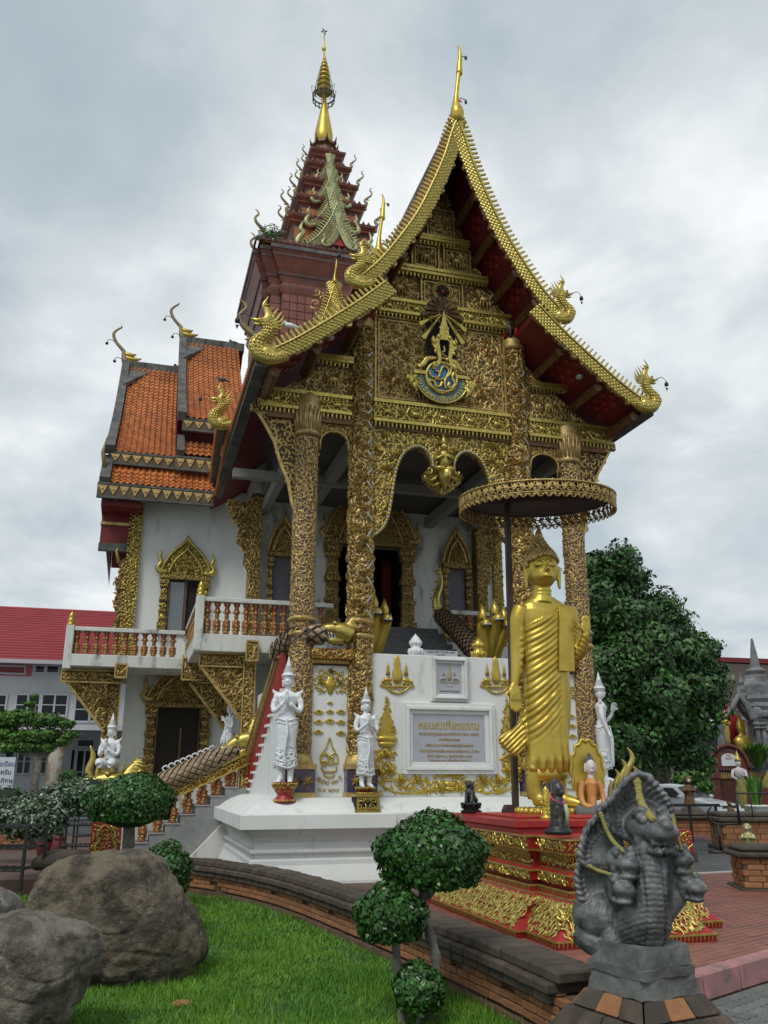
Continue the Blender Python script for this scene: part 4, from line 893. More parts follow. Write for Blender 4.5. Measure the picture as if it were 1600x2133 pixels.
def verge(pts, w_=.2, h_=.22, name='verge'):
    m = MB(); P = smooth_path(pts, 5)
    for i in range(len(P)-1): m.beam(P[i]-(P[i+1]-P[i])*.04, P[i+1]+(P[i+1]-P[i])*.04, w_, h_, 0)
    m.build(name, M['grey'], T, fixn=True)
def slope(x, y0, z0, y1, z1, bow, n=6): return [(x, y0+(y1-y0)*i/n, z0+(z1-z0)*i/n-bow*math.sin(PI*i/n)*.6+.04) for i in range(n+1)]
verge(slope(-5.44, 7.65, 9.96, 13.0, 15.08, .7), .24, .26); verge(slope(-3.62, 7.7, 11.16, 13.0, 16.28, .7), .24, .26); verge(slope(-5.46, 6.98, 8.84, 7.95, 9.8, .1), .26, .24); verge(slope(-3.60, 7.45, 9.96, 8.1, 10.66, .05), .2, .22)
verge([(-5.5, 13, 15.05), (-3.66, 13, 15.05)], .26, .3, 'wing_ridge'); verge([(-3.66, 13, 16.25), (-1.5, 13, 16.25)], .26, .3, 'wing_ridge')
for (x0, z1) in ((-5.5, 15.0), (-3.68, 16.2)):   # gusset where verge meets ridge
    m = MB(); m.add([(x0+.1, 12.95, z1), (x0+1.0, 12.95, z1), (x0+.1, 11.6, z1-1.25), (x0+.1, 12.98, z1-.12), (x0+1.0, 12.98, z1-.12), (x0+.1, 11.63, z1-1.38)], [(0, 1, 2), (1, 4, 5, 2), (0, 3, 4, 1)], 0); m.build('ridge_gusset', M['grey'], T)
m = MB(); m.add([(-5.5, 7, 8.5), (-5.5, 13, 15.0), (-5.5, 18.5, 9.5), (-5.5, 18.5, 8.5)], [(0, 1, 2, 3)], 0); m.add([(-3.7, 7.6, 9.6), (-3.7, 13, 16.2), (-3.7, 18.5, 10)], [(0, 1, 2)], 0); m.add([(-5.5, 13, 15), (-3.6, 13, 15), (-3.6, 18.8, 9.3), (-5.5, 18.8, 9.3)], [(0, 1, 2, 3)], 0)
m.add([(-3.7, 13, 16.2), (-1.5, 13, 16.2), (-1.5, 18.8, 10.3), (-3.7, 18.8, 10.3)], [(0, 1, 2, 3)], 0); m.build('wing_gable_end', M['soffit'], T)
m = MB(); m.box(-5.5, -4.5, 7.2, 12, 8.3, 8.44, 0); m.box(-5.45, -4.6, 8.3, 8.5, 7.5, 8.35, 0); m.build('wing_soffit', M['soffit'], T)
m = MB(); m.box(-5.48, -4.62, 8.0, 8.06, 7.5, 8.42, 0); m.box(-5.5, -4.6, 7.96, 8.12, 8.0, 8.08, 1); m.box(-5.5, -4.62, 7.96, 8.12, 7.3, 7.5, 2); m.build('gable_board', [M['soffit'], M['goldd'], M['grey']], T)
# right wing roof (mostly hidden behind the porch)
m = MB(); m.add([(4.6, 7.1, 8.8), (6.1, 7.1, 8.8), (6.1, 13, 15), (4.6, 13, 15), (4.6, 7.1, 8.6), (6.1, 7.1, 8.6), (6.1, 13, 14.8), (4.6, 13, 14.8)], [(0, 1, 2, 3), (4, 7, 6, 5), (0, 4, 5, 1), (1, 5, 6, 2)], 0); m.build('wing_roof', M['soffit'], T)
# ---- tower
TX, TY = 1.30, 13.0
tw = link('tower', None, T)
m = MB(); hb = 2.42
for k, (a, b) in enumerate(((hb, hb-.55), (hb-.2, hb-.2), (hb-.55, hb))): m.box(TX-a, TX+a, TY-b, TY+b, 13, 17.9, 0)
m.build('body', M['towerd'], tw)
m = MB()
for (x0, x1, y) in ((TX-hb+.56, TX+hb-.56, TY-hb), (TX-hb+.21, TX-hb+.54, TY-hb+.2), (TX-hb+.01, TX-hb+.19, TY-hb+.55)):
    nx = max(1, round((x1-x0)/.27)); 
    for i in range(nx):
        for j in range(13):
            xa = x0+(x1-x0)*i/nx; xb = x0+(x1-x0)*(i+1)/nx; za = 13.9+j*.305
            m.box(xa+.014, xb-.014, y-.035, y+.0, za+.014, za+.29, 0)
m.build('wall_tiles', M['tower'], tw, fixn=False, kind='stuff')
def redent(mb, a, z0, z1, mi=0, fl=0.0):
    for (p, q) in ((a, a-.55), (a-.2, a-.2), (a-.55, a)):
        V = [(TX-p, TY-q, z0), (TX+p, TY-q, z0), (TX+p, TY+q, z0), (TX-p, TY+q, z0), (TX-p-fl, TY-q-fl, z1), (TX+p+fl, TY-q-fl, z1), (TX+p+fl, TY+q+fl, z1), (TX-p-fl, TY+q+fl, z1)]
        mb.add(V, [(3,2,1,0),(4,5,6,7),(0,1,5,4),(1,2,6,5),(2,3,7,6),(3,0,4,7)], mi)
m = MB(); redent(m, hb+.03, 17.25, 17.32, 1); redent(m, hb+.05, 17.30, 17.45, 0, .06); redent(m, hb+.10, 17.45, 17.53, 1); redent(m, hb+.02, 17.53, 17.70, 0); redent(m, hb+.04, 17.7, 17.9, 0, .08); redent(m, hb+.16, 17.9, 18.0, 1, .02)
redent(m, hb+.1, 18.0, 18.5, 0, .28); redent(m, hb+.40, 18.5, 18.6, 1); redent(m, hb+.36, 18.6, 18.72, 0, .08); redent(m, hb+.48, 18.72, 18.84, 2); redent(m, hb+.42, 18.84, 18.94, 0)
m.build('cornice', [M['tower'], M['towerd'], M['grey']], tw)
m = MB()
for i in range(26):
    for (ax, ay, c_) in ((1, 0, TY-hb-.44), (0, 1, TX-hb-.44)):
        q = -2.6+i*.2
        P = [(q-.09, 18.94), (q+.09, 18.94), (q+.09, 19.02), (q, 19.14), (q-.09, 19.02)]
        if ax: m.prism([(TX+a, b) for a, b in P], c_-.02, c_+.04, 0)
        else: m.prism([(TY+a, b) for a, b in P], c_-.02, c_+.04, 0, plane='yz')
m.build('antefixes', M['towerd'], tw, kind='stuff', fixn=False)
# sloping roof above cornice, then tiers
m = MB(); V = [(TX+sx*2.75, TY+sy*2.75, 18.94) for sx, sy in ((-1,-1),(1,-1),(1,1),(-1,1))]+[(TX+sx*1.55, TY+sy*1.55, 20.0) for sx, sy in ((-1,-1),(1,-1),(1,1),(-1,1))]; m.add(V, [(0,1,5,4),(1,2,6,5),(2,3,7,6),(3,0,4,7),(4,5,6,7)], 0)
for sx, sy in ((-1,-1),(1,-1),(1,1),(-1,1)): m.tube([(TX+sx*2.8, TY+sy*2.8, 19.0), (TX+sx*1.75, TY+sy*1.75, 20.1)], .10, 6, 1)
m.build('skirt_roof', [M['tiles'], M['grey']], tw)
tiers = [(1.45, 19.9, 21.1), (1.13, 21.1, 22.2), (.88, 22.2, 23.2), (.66, 23.2, 24.15), (.46, 24.15, 24.95)]
for a, z0, z1 in tiers:
    m = MB(); m.box(TX-a, TX+a, TY-a, TY+a, z0, z1-.3, 0); m.box(TX-a+.08, TX+a-.08, TY-a-.02, TY+a+.02, z0+.25, z1-.45, 1)
    ringstack(m, TX-a, TX+a, TY-a, TY+a, [(0, z1-.32), (.10, z1-.26), (.10, z1-.2), (.22, z1-.1), (.24, z1-.02), (.1, z1)], 2)
    for i in range(int(2*a/.2)+1):
        q = -a+i*.2; m.prism([(TX+q-.08, z1-.04), (TX+q+.08, z1-.04), (TX+q, z1+.10)], TY-a-.26, TY-a-.20, 2); m.prism([(TY+q-.08, z1-.04), (TY+q+.08, z1-.04), (TY+q, z1+.10)], TX-a-.26, TX-a-.20, 2, plane='yz')
    m.build('tier', [M['towerd'], M['tiles'], M['tower']], tw)
def chofa_small(p, dx, dy, s=1.0, name='corner_horn', mt='horn'):
    m = MB(); P = [(0,-.25),(0,0),(.05,.15),(-.04,.30),(.10,.45),(.26,.60),(.30,.76),(.20,.90),(.25,1.0),(.32,1.04)]; rr = [.06,.09,.085,.05,.055,.045,.038,.03,.02,.006]
    pts = smooth_path([(p[0]+dx*a*s, p[1]+dy*a*s, p[2]+b*s) for a, b in P], 3); m.tube(pts, [r*s for r in lerp_rad(rr, len(pts))], 6, 0); m.tube([(p[0]+dx*.06*s, p[1]+dy*.06*s, p[2]+.36*s), (p[0]+dx*.2*s, p[1]+dy*.2*s, p[2]+.33*s)], [.04*s, .01*s], 5, 0)
    return m.build(name, M[mt], tw if name == 'corner_horn' else T)
for i, (a, z0, z1) in enumerate([(2.35, 18.9, 19.1)]+tiers[:4]):
    for sx in (-1, 1): chofa_small((TX+sx*(a+.2), TY-a-.15, z1), sx, -.15, .95-.08*i if i else 1.15)
    chofa_small((TX-a-.12, TY-a*.45, z1), -1, .1, 1.0-.08*i if i else 1.25)
# green mosaic gables with naga ends climbing the front of the tiers
for (zt, zb_, hw, y, tny) in ((21.4, 19.35, 1.15, TY-2.35, 1.5), (22.5, 20.8, .82, TY-1.65, 1.1), (23.6, 22.1, .6, TY-1.3, .9), (24.5, 23.35, .42, TY-1.0, .65), (20.5, 19.2, .5, TY-2.9, .7)):
    cv = [(0, zt), (.1*hw, zt-.22*(zt-zb_)), (.3*hw, zt-.5*(zt-zb_)), (.62*hw, zt-.8*(zt-zb_)), (hw, zb_)]
    for s in (-1, 1):
        bargeboard(cv, s, .26*tny**.5, y, 'gable_board', tw, TX, tiny=tny*.8, gm='green')
        m = MB(); b = (TX+s*hw, y, zb_-.1); k = .75*tny; pts = smooth_path([(b[0]-s*.25*k, y, b[2]+.05*k), (b[0], y, b[2]-.05*k), (b[0]+s*.2*k, y, b[2]+.1*k), (b[0]+s*.14*k, y, b[2]+.35*k), (b[0]+s*.02*k, y, b[2]+.5*k), (b[0]+s*.12*k, y, b[2]+.65*k), (b[0]+s*.04*k, y, b[2]+.95*k)], 3); m.tube(pts, [r*k for r in lerp_rad([.1,.12,.12,.09,.08,.07,.005], len(pts))], 6, 0)
        for q in range(3, len(pts)-4, 2): m.tube([pts[q], pts[q]+Vector((-s*.14*k, 0, .06*k))], [.05*k, .005], 4, 0)
        m.build('naga_finial', M['green'], tw)
    m = MB(); m.prism([(TX-hw*.8, zb_), (TX+hw*.8, zb_), (TX+hw*.3, zt-.5*(zt-zb_)), (TX, zt-.15), (TX-hw*.3, zt-.5*(zt-zb_))], y+.06, y+.5, 0)
    if tny > 1.2:
        m.prism([(TX+.17*math.cos(k*PI/10)+.1, 19.85+.17*math.sin(k*PI/10)) for k in range(20)], y+.03, y+.07, 1); relief(m, scatter(TX-.7, TX+.7, 19.35, 19.75, .12), flat(y+.06), 2)
    m.build('tier_gable', [M['red'], mat('cream_disc', (.55, .52, .40), .5), M['goldb']], tw)
# fern growing on the cornice corner
P_, Q_ = crown_pts(260, (TX-2.35, TY-2.75, 19.25), (.42, .3, .4), .8, -.6); leaves('weeds', P_, Q_, .16, M['leaf4'], tw, asp=.25)
# spire
m = MB(); m.lathe([(.52, 24.9), (.58, 25.05), (.42, 25.1), (.40, 25.45), (.52, 25.5), (.5, 25.62), (.3, 25.66)], 8, (TX-.05, TY, 0), smooth=False); m.build('spire_neck', M['wood'], tw)
m = MB()
for k in range(8): a = k*PI/4; m.tube([(TX-.05+.5*math.cos(a), TY+.5*math.sin(a), 25.5), (TX-.05+.58*math.cos(a), TY+.58*math.sin(a), 25.85)], [.07, .005], 4, 0)
m.build('spire_leaves', M['towerd'], tw)
SX = TX-.08
m = MB(); m.lathe([(.28, 25.6), (.36, 25.85), (.37, 26.1), (.31, 26.5), (.22, 27.0), (.13, 27.5), (.07, 27.95)], 20, (SX, TY, 0)); m.build('spire_bell', M['gold'], tw)
SX = TX-.12
m = MB()
tt = np.linspace(0, 1, 9)
for k in range(8):
    z = 28.25+k*.29-k*k*.008; r = .34*(1-k/8.6); m.lathe([(r*1.0, z), (r*.72, z+.17)], 14, (SX, TY, 0), 0)
    m.tube([(SX+r*1.18*math.cos(a), TY+r*1.18*math.sin(a), z-.02) for a in np.linspace(0, 2*PI, 15)], .014, 4, 0, caps=False)
m.tube([(SX+.44*math.cos(a), TY+.44*math.sin(a), 28.05) for a in np.linspace(0, 2*PI, 19)], .03, 5, 1, caps=False); m.tube([(SX+.44*math.cos(a), TY+.44*math.sin(a), 27.85) for a in np.linspace(0, 2*PI, 19)], .02, 5, 1, caps=False)
for k in range(14): a = k*2*PI/14; m.tube([(SX+.44*math.cos(a), TY+.44*math.sin(a), 28.1), (SX+.42*math.cos(a), TY+.42*math.sin(a), 27.75)], .022, 4, 1)
for k in range(8): a = k*PI/4; m.tube(smooth_path([(SX+.3*math.cos(a), TY+.3*math.sin(a), 28.3), (SX+.5*math.cos(a), TY+.5*math.sin(a), 28.45), (SX+.46*math.cos(a), TY+.46*math.sin(a), 28.05)], 3), .012, 4, 1)
m.tube([(SX, TY, 27.8), (SX-.03, TY, 30.6), (SX-.05, TY, 31.45)], [.05, .04, .018], 6, 0); m.ball((SX-.04, TY, 30.45), (.09, .09, .12), 0)
for k in range(4): a = k*PI/2+.4; m.ball((SX-.05+.09*math.cos(a), TY, 31.35+.09*math.sin(a)), (.07, .02, .04), 1, 6, 4, Matrix.Rotation(-a, 3, 'Y'))
m.build('parasol_spire', [M['gold'], M['grey']], tw)
# ---- small front gables behind the porch roof, each with gilded bargeboards and horn
def chofa_big(p, h, name='gable_horn', lean=0.0, mt='gold', parent=T):
    P = [(0,-.04,.04),(0,0,.075),(.0,.06,.088),(-.005,.12,.075),(-.01,.2,.045),(0,.34,.027),(.02,.5,.026),(.035,.60,.030),(.045,.62,.042),(.05,.72,.036),(.06,.84,.026),(.06,.94,.017),(.045,.985,.012),(.03,1.0,.006)]
    pts = smooth_path([(p[0]+(a+lean*b)*h*.9, p[1], p[2]+b*h) for a, b, r in P], 4); m = MB(); m.tube(pts, [r*h*.9 for r in lerp_rad([q[2] for q in P], len(pts))], 8, 0, flat=1.0)
    m.ball((p[0]+.12*h*.8, p[1]-.05, p[2]+.22*h), (.035*h*.5, .03, .05*h*.6), 1, 6, 4); m.ball((p[0]+(.13+lean*.85)*h*.9, p[1]-.03, p[2]+.84*h), (.02*h, .03, .03*h), 1, 6, 4)
    m.tube([(p[0]+.03*h, p[1]-.03, p[2]+.27*h), (p[0]+.12*h*.8, p[1]-.05, p[2]+.25*h)], .012, 4, 1); m.tube([(p[0]+.05*h, p[1], p[2]+.86*h), (p[0]+(.13+lean*.85)*h*.9, p[1]-.03, p[2]+.85*h)], .012, 4, 1)
    m.add([(p[0]-.03*h, p[1]-.10*h, p[2]+.13*h), (p[0]+.03*h, p[1]-.10*h, p[2]+.13*h), (p[0], p[1]-.085*h, p[2]+.19*h)], [(0, 1, 2)], 2)
    return m.build(name, [M[mt], M['grey'], M['redb']], parent)
chofa_big((U, -1.10, 14.95), 1.95, lean=.0)
def small_gable(px, py, Y, hw, hh, horn):
    x, z = hY(px, py, Y); cv = [(0, z), (.15*hw, z-.25*hh), (.45*hw, z-.62*hh), (hw, z-hh)]
    for s in (-1, 1): bargeboard(cv, s, .24, Y, 'bargeboard', T, x, tiny=.9)
    m = MB(); m.prism([(x-hw*.9, z-hh-.1), (x+hw*.9, z-hh-.1), (x+hw*.42, z-.64*hh), (x, z-.1), (x-hw*.42, z-.64*hh)], Y+.08, Y+.16, 0); relief(m, scatter(x-hw*.6, x+hw*.6, z-hh, z-.3, .16, None), flat(Y+.08), 1); m.build('small_gable', [M['red'], M['goldd']], T, fixn=False)
    for s in (-1, 1):
        m = MB(); V = [(x, Y+.05, z), (x+s*.45*hw, Y+.05, z-.62*hh), (x+s*hw, Y+.05, z-hh), (x, Y+2.5, z), (x+s*.45*hw, Y+2.5, z-.62*hh), (x+s*hw, Y+2.5, z-hh)]; m.add(V, [(0,1,4,3),(1,2,5,4)], 0); m.build('small_roof', M['tiles'], T)
    chofa_big((x, Y-.02, z-.05), horn)
small_gable(790, 535, 3.0, 1.1, 1.9, 1.9); small_gable(697, 585, 5.5, .95, 2.3, .75)
# ---- naga finials on the ends of the bargeboards
naga_me = {}
def naga_fin(x, y, z, s, k=1.0, name='naga_finial', lean=0):
    m = MB(); q = lambda a, b: (x+s*(a+lean*b)*k, y, z+b*k)
    body = smooth_path([q(-.35,-.02), q(-.12,-.12), (q(.12,-.1)), q(.24,.06), q(.2,.22), q(.08,.34), q(.03,.48), q(.10,.60), q(.14,.66)], 4); rr = lerp_rad([.10,.13,.145,.14,.12,.10,.085,.09,.08], len(body)); m.tube(body, [r*k for r in rr], 10, 0, flat=.8)
    cr = smooth_path([q(.10,.62), q(.02,.74), q(.06,.88), q(.12,.98), q(.03,1.18)], 4); m.tube(cr, [r*k for r in lerp_rad([.08,.085,.06,.035,.003], len(cr))], 8, 0, flat=.6)
    m.tube([q(.10,.64), q(.24,.62), q(.36,.66)], [.075*k, .05*k, .015*k], 6, 0); m.tube([q(.12,.58), q(.22,.54), q(.31,.56)], [.05*k, .035*k, .012*k], 6, 0); m.ball(q(.17, .68)[:1]+(y-.06*k,)+q(.17, .68)[2:], .03*k, 1, 6, 4)
    for i in range(3, len(body)-3):
        d = (body[i+1]-body[i-1]).normalized(); n_ = Vector((-d.z, 0, d.x))*s; m.tube([body[i]+n_*rr[i]*.6*k, body[i]+n_*(rr[i]+.13)*k+Vector((0, 0, .05*k))], [.05*k, .005], 5, 0)
    for i in range(2, len(cr)-3, 3): m.tube([cr[i], cr[i]+Vector((-s*.13*k, 0, .06*k))], [.05*k, .005], 5, 0)
    for i in range(1, len(body)-2):
        for u_ in (-.75, -.25, .25, .75):
            c_ = body[i]+Vector((u_*rr[i]*k, -rr[i]*.76*k*math.sqrt(max(.05, 1-u_*u_)), .02*k*(i % 2))); m.ball(c_, (.032*k, .026*k, .032*k), 0, 6, 4)
    for aa in range(6):
        t_ = -.5+aa*.42; m.tube(smooth_path([q(.06, .55), q(.02-.16*math.cos(t_), .58+.12*math.sin(t_)), q(.0-.24*math.cos(t_), .62+.22*math.sin(t_)), q(-.02-.26*math.cos(t_*.8), .72+.26*math.sin(t_))], 3), [r*k for r in lerp_rad([.035, .042, .025, .003], 10)], 5, 0, flat=.5)
    m.ball((x+s*.02*k, y, z-.02*k), (.20*k, .10*k, .13*k), 0, 12, 8)
    hx = q(.34, .68); m.tube(smooth_path([hx, (hx[0]+s*.16*k, y, hx[2]+.06*k), (hx[0]+s*.26*k, y, hx[2]-.04*k)], 3), .008, 4, 2); m.lathe([(.01, 0), (.045*k, -.04*k), (.05*k, -.11*k), (.0, -.13*k)], 8, (hx[0]+s*.26*k, y, hx[2]-.04*k), 2); m.add([(hx[0]+s*.22*k, y, hx[2]-.2*k), (hx[0]+s*.30*k, y, hx[2]-.2*k), (hx[0]+s*.26*k, y, hx[2]-.3*k)], [(0, 1, 2)], 2)
    m.build(name, [M['goldb'], M['redb'], M['black']], T)
naga_fin(U+2.12, -1.15, 10.58, 1, .80); naga_fin(U-2.12, -1.15, 10.66, -1, .80, lean=-.15); naga_fin(U+3.86, -1.22, 8.82, 1, .84); naga_fin(U-3.80, -1.22, 8.86, -1, .95)
xx, zz0 = hY(462, 868, 2.5); naga_fin(xx, 2.5, zz0-.1, -1, .8)
chofa_small((U-3.92, -.5, 9.05), -1, .0, 1.15, 'gable_horn')
m = MB()   # second stepped eave behind the first, with rows of tile ends
for (px0, py0, px1, py1, Y0) in ((455, 885, 440, 1005, 2.5), (478, 895, 452, 1030, 2.5)):
    xa, za = hY(px0, py0, Y0); xb, zb2 = hY(px1, py1, 6.2)
    for i in range(34):
        t = i/33; m.tube([(xa+(xb-xa)*t-.05, Y0+(6.2-Y0)*t, za+(zb2-za)*t), (xa+(xb-xa)*t+.12, Y0+(6.2-Y0)*t, za+(zb2-za)*t+.08)], .05, 6, 0)
    m.beam((xa+.08, Y0, za-.05), (xb+.08, 6.2, zb2-.05), .1, .12, 1)
m.build('stepped_eave', [M['tiles'], M['grey']], T)
def wing_horn(x, z, k, Y=13.0):
    m = MB(); P = [(.12,-.12,.10),(.02,.05,.12),(-.03,.25,.09),(-.06,.42,.07),(-.17,.55,.06),(-.32,.72,.055),(-.42,.92,.052),(-.42,1.08,.048),(-.30,1.22,.04),(-.20,1.3,.03),(-.2,1.38,.012)]
    pts = smooth_path([(x+a*k, Y, z+b*k) for a, b, r in P], 3); m.tube(pts, [r*k for r in lerp_rad([q[2] for q in P], len(pts))], 8, 0)
    for i, (h_, l_) in enumerate(((.05, .78), (.2, .55), (.34, .36))): 
        pts = smooth_path([(x, Y, z+h_*k), (x+l_*.4*k, Y-.02, z+(h_-.04)*k), (x+l_*.75*k, Y, z+(h_-.02)*k), (x+l_*k, Y, z+(h_+.04)*k)], 3); m.tube(pts, [r*k for r in lerp_rad([.08,.09,.06,.004], len(pts))], 6, 1)
    for (a, b) in ((-.02, .1), (-.32, .72)): m.tube(smooth_path([(x+a*k, Y, z+b*k), (x+(a-.22)*k, Y, z+(b+.08)*k), (x+(a-.3)*k, Y, z+(b-.02)*k)], 3), .012, 4, 2); m.ball((x+(a-.3)*k, Y, z+(b-.08)*k), .055*k, 2, 6, 5)
    m.build('ridge_horn', [M['horn'], M['gold'], M['black']], T)
wing_horn(-5.5, 15.15, 1.02); wing_horn(-3.66, 16.35, 1.02)
for px, py, Y in ((210, 905, 7.4), (218, 950, 8.2)):
    x, z = hY(px+9, py+60, Y); m = MB(); m.tube([(x, Y, z-.2), (x-.08, Y, z+.3), (x-.02, Y, z+.75)], [.05, .06, .005], 6, 0); m.build('eave_horn', M['horn'], T)
# ---- side stair with naga balustrade
ss = link('side_stair', None, T); n_ = 8; M['nose'] = mat('step_nosing', (.36, .35, .34), .4)
for i in range(n_):
    m = MB(); m.box(-4.35+i*.29, -1.75, 3.85, 4.9, -.3 if i == 0 else .02+i*.175+.001, .02+(i+1)*.175-.02, 0); m.box(-4.38+i*.29, -4.36+(i+1)*.29, 3.82, 4.92, .02+(i+1)*.175-.02, .02+(i+1)*.175, 1); m.build('step', [M['marble'], M['nose']], ss)
m = MB(); P = [(-4.35, -.3), (-1.75, -.3), (-1.75, 1.4)]+[(a, b) for i in range(n_-1, -1, -1) for a, b in ((-4.35+i*.29+.0, .0+(i+1)*.175), (-4.35+i*.29, .0+i*.175))]; m.prism(P[:-1]+[(-4.35, 0)], 3.843, 4.9, 0); m.build('stringer', M['marble'], ss)
m = MB(); m.prism([(-3.35, -.3), (-1.9, -.3), (-1.9, .92), (-2.15, .92)], 3.6, 3.84, 0); m.build('ramp_foot', M['whited'], ss)
balusters(ss, [(-4.2+i*.29, 3.95, .02+(i+1)*.175) for i in range(n_)], .62); balusters(ss, [(-4.2+i*.29, 4.75, .02+(i+1)*.175) for i in range(n_)], .62)
m = MB(); a, b = Vector((-4.55, 3.93, .78)), Vector((-1.80, 3.93, 2.02)); m.beam(a, b, .22, .20, 0); m.beam(a+Vector((0, -.03, .12)), b+Vector((0, -.03, .12)), .26, .05, 1); m.beam(a+Vector((0, -.03, -.11)), b+Vector((0, -.03, -.11)), .24, .04, 1)
d_ = b-a; mpf = lambda s_, t_, h: np.stack([a.x+d_.x*s_/3.02-t_*.41, np.full_like(s_, 3.82)-h, a.z+d_.z*s_/3.02+t_*.91], 1); relief(m, scatter(0, 3.0, -.08, .10, .11, kinds='cdcd'), mpf, 1, 1.2)
m.build('handrail', [M['carver'], M['goldb']], ss, fixn=False)
def scaly(pts, rad, name, parent, scale_mat, step=.135, n=14):
    m = MB(); m.tube(pts, rad, n, 0); P = [Vector(p) for p in pts]; arc = [0]
    for i in range(1, len(P)): arc.append(arc[-1]+(P[i]-P[i-1]).length)
    it = []
    k = 0; s = 0
    while s < arc[-1]:
        i = min(np.searchsorted(arc, s, 'right'), len(P)-1); t = (P[i]-P[i-1]).normalized(); c = P[i-1]+t*(s-arc[i-1]); r = float(np.interp(s, arc, rad)); u_ = Vector((0,0,1)); u_ = (u_-t*u_.dot(t)).normalized(); b_ = t.cross(u_)
        nn = max(6, int(2*PI*r/step))
        for j in range(nn):
            an = 2*PI*(j+(.5 if k % 2 else 0))/nn; nv = u_*math.cos(an)+b_*math.sin(an); w_ = -u_*math.sin(an)+b_*math.cos(an); o = c+nv*r; h = step*.55
            m.add([o-t*h*1.0+nv*.008, o+w_*h*.8+nv*.012, o+t*h*1.0+nv*.045, o-w_*h*.8+nv*.012], [(0, 1, 2, 3)], 1)
        s += step*.62; k += 1
    return m.build(name, [M['scaleb'], scale_mat], parent, fixn=False)
M['scaleb'] = mat('dark_scale_joint', (.05, .032, .02), .7)
M['scale'] = mat('brown_glazed_scales', (.20, .14, .09), .4, .1, (.33, .24, .13), 9, bump=.2, bscale=20, obj_var=0)
bp_ = smooth_path([(-4.7, 3.93, .85), (-4.3, 3.93, 1.12), (-3.4, 3.93, 1.55), (-2.6, 3.93, 1.93), (-2.1, 3.93, 2.18)], 5); scaly(bp_, lerp_rad([.16, .2, .22, .22, .17], len(bp_)), 'naga_body', ss, M['scale'])
m = MB()
for i in range(9):
    c = Vector((-3.55+i*.115, 3.93, 1.70+i*.05)); m.tube(smooth_path([c, c+Vector((-.06, 0, .09)), c+Vector((.01, 0, .14)), c+Vector((.04, 0, .10))], 3), .018, 5, 0)
m.build('white_crest', M['statue'], ss)
def dragon_head(name, parent, M4, k=1.0):
    """open jawed gilded head, flame mane; snout towards -x"""
    g = link(name, None, parent); g.matrix_local = M4
    m = MB(); m.tube(smooth_path([(.30*k, 0, .0), (.1*k, 0, .10*k), (-.15*k, 0, .14*k), (-.38*k, 0, .10*k), (-.5*k, 0, .17*k)], 3), [r*k for r in lerp_rad([.2, .19, .13, .09, .03], 13)], 10, 0)
    m.ball((-.08*k, -.12*k, .24*k), .05*k, 0); m.ball((-.08*k, .12*k, .24*k), .05*k, 0)
    for i in range(7):
        a = -.4+i*.22; m.tube(smooth_path([(.15*k, 0, .1*k), (.38*k+.1*k*math.sin(a), (-.02+.02*i)*k, .18*k+.30*k*math.sin(a+.5)), (.62*k*math.cos(a*.8), 0, (.25+.38*math.sin(a))*k)], 3), [r*k for r in lerp_rad([.10, .09, .01], 7)], 6, 0, flat=.5)
    m.build('head', M['goldb'], g)
    m = MB(); m.tube([(.12*k, 0, -.10*k), (-.12*k, 0, -.11*k), (-.34*k, 0, -.06*k)], [.12*k, .08*k, .03*k], 8, 0); m.build('jaw', M['goldb'], g)
    m = MB()
    for s in (-1, 1):
        for i in range(7): m.tube([(-.4*k+i*.065*k, s*.07*k, .05*k), (-.4*k+i*.065*k, s*.07*k, -.04*k)], [.022*k, .004], 5, 0); m.tube([(-.30*k+i*.06*k, s*.06*k, -.08*k), (-.30*k+i*.06*k, s*.06*k, .0)], [.02*k, .004], 5, 0)
    m.build('teeth', M['statue'], g); return g
RY = lambda a: Matrix.Rotation(a, 4, 'Y')
dragon_head('dragon_head', ss, Matrix.Translation((-1.98, 3.85, 2.24))@RY(-.4), .95)
dragon_head('dragon_head', T, Matrix.Translation((-.88, -.02, 4.04)), .85)
m = MB(); bp_ = smooth_path([(-1.8, .6, 3.75), (-1.6, .2, 3.98), (-1.35, .02, 4.05), (-1.1, 0, 4.03)], 4); scaly(bp_, lerp_rad([.22, .2, .17, .15], len(bp_)), 'naga_body', T, M['scale'])
# upper flight of the side stair climbing towards the front
m = MB(); a, b = Vector((-1.83, 3.9, 2.0)), Vector((-1.76, .35, 3.78)); m.beam(a, b, .16, .2, 0); m.beam(a+Vector((-.02, 0, .12)), b+Vector((-.02, 0, .12)), .2, .05, 1); m.beam(a+Vector((-.02, 0, -.11)), b+Vector((-.02, 0, -.11)), .2, .04, 1)
relief(m, [(t, 0, .14, random.uniform(0, 6), 'c') for t in np.linspace(0, 1, 34)], lambda s_, t_, h: np.stack([np.full_like(s_, -1.88)-h, a.y+(b.y-a.y)*(s_), a.z+(b.z-a.z)*s_+t_*2], 1) if False else np.stack([np.full_like(s_, -1.90)-h, 3.9-3.55*np.clip(s_, 0, 1), 2.0+1.78*np.clip(s_, 0, 1)+t_], 1), 1, 1)
m.build('stair_rail', [M['carver'], M['goldd']], T, fixn=False)
m = MB()
for i in range(11):
    y1 = 3.9-i*.33; z1 = 1.45+i*.165; m.box(-1.86, -1.74, y1-.33, y1, z1-.06, z1+.62, 0); m.box(-1.89, -1.72, y1-.35, y1+.02, z1-.10, z1-.055, 1)
m.build('stepped_parapet', [M['red'], M['white']], T)
m = MB(); m.prism([(.2, 1.25), (3.9, 1.25), (3.9, 1.4), (.35, 3.1), (.2, 3.1)], -1.84, -1.73, 0, plane='yz'); m.build('stair_wall', M['white'], T)
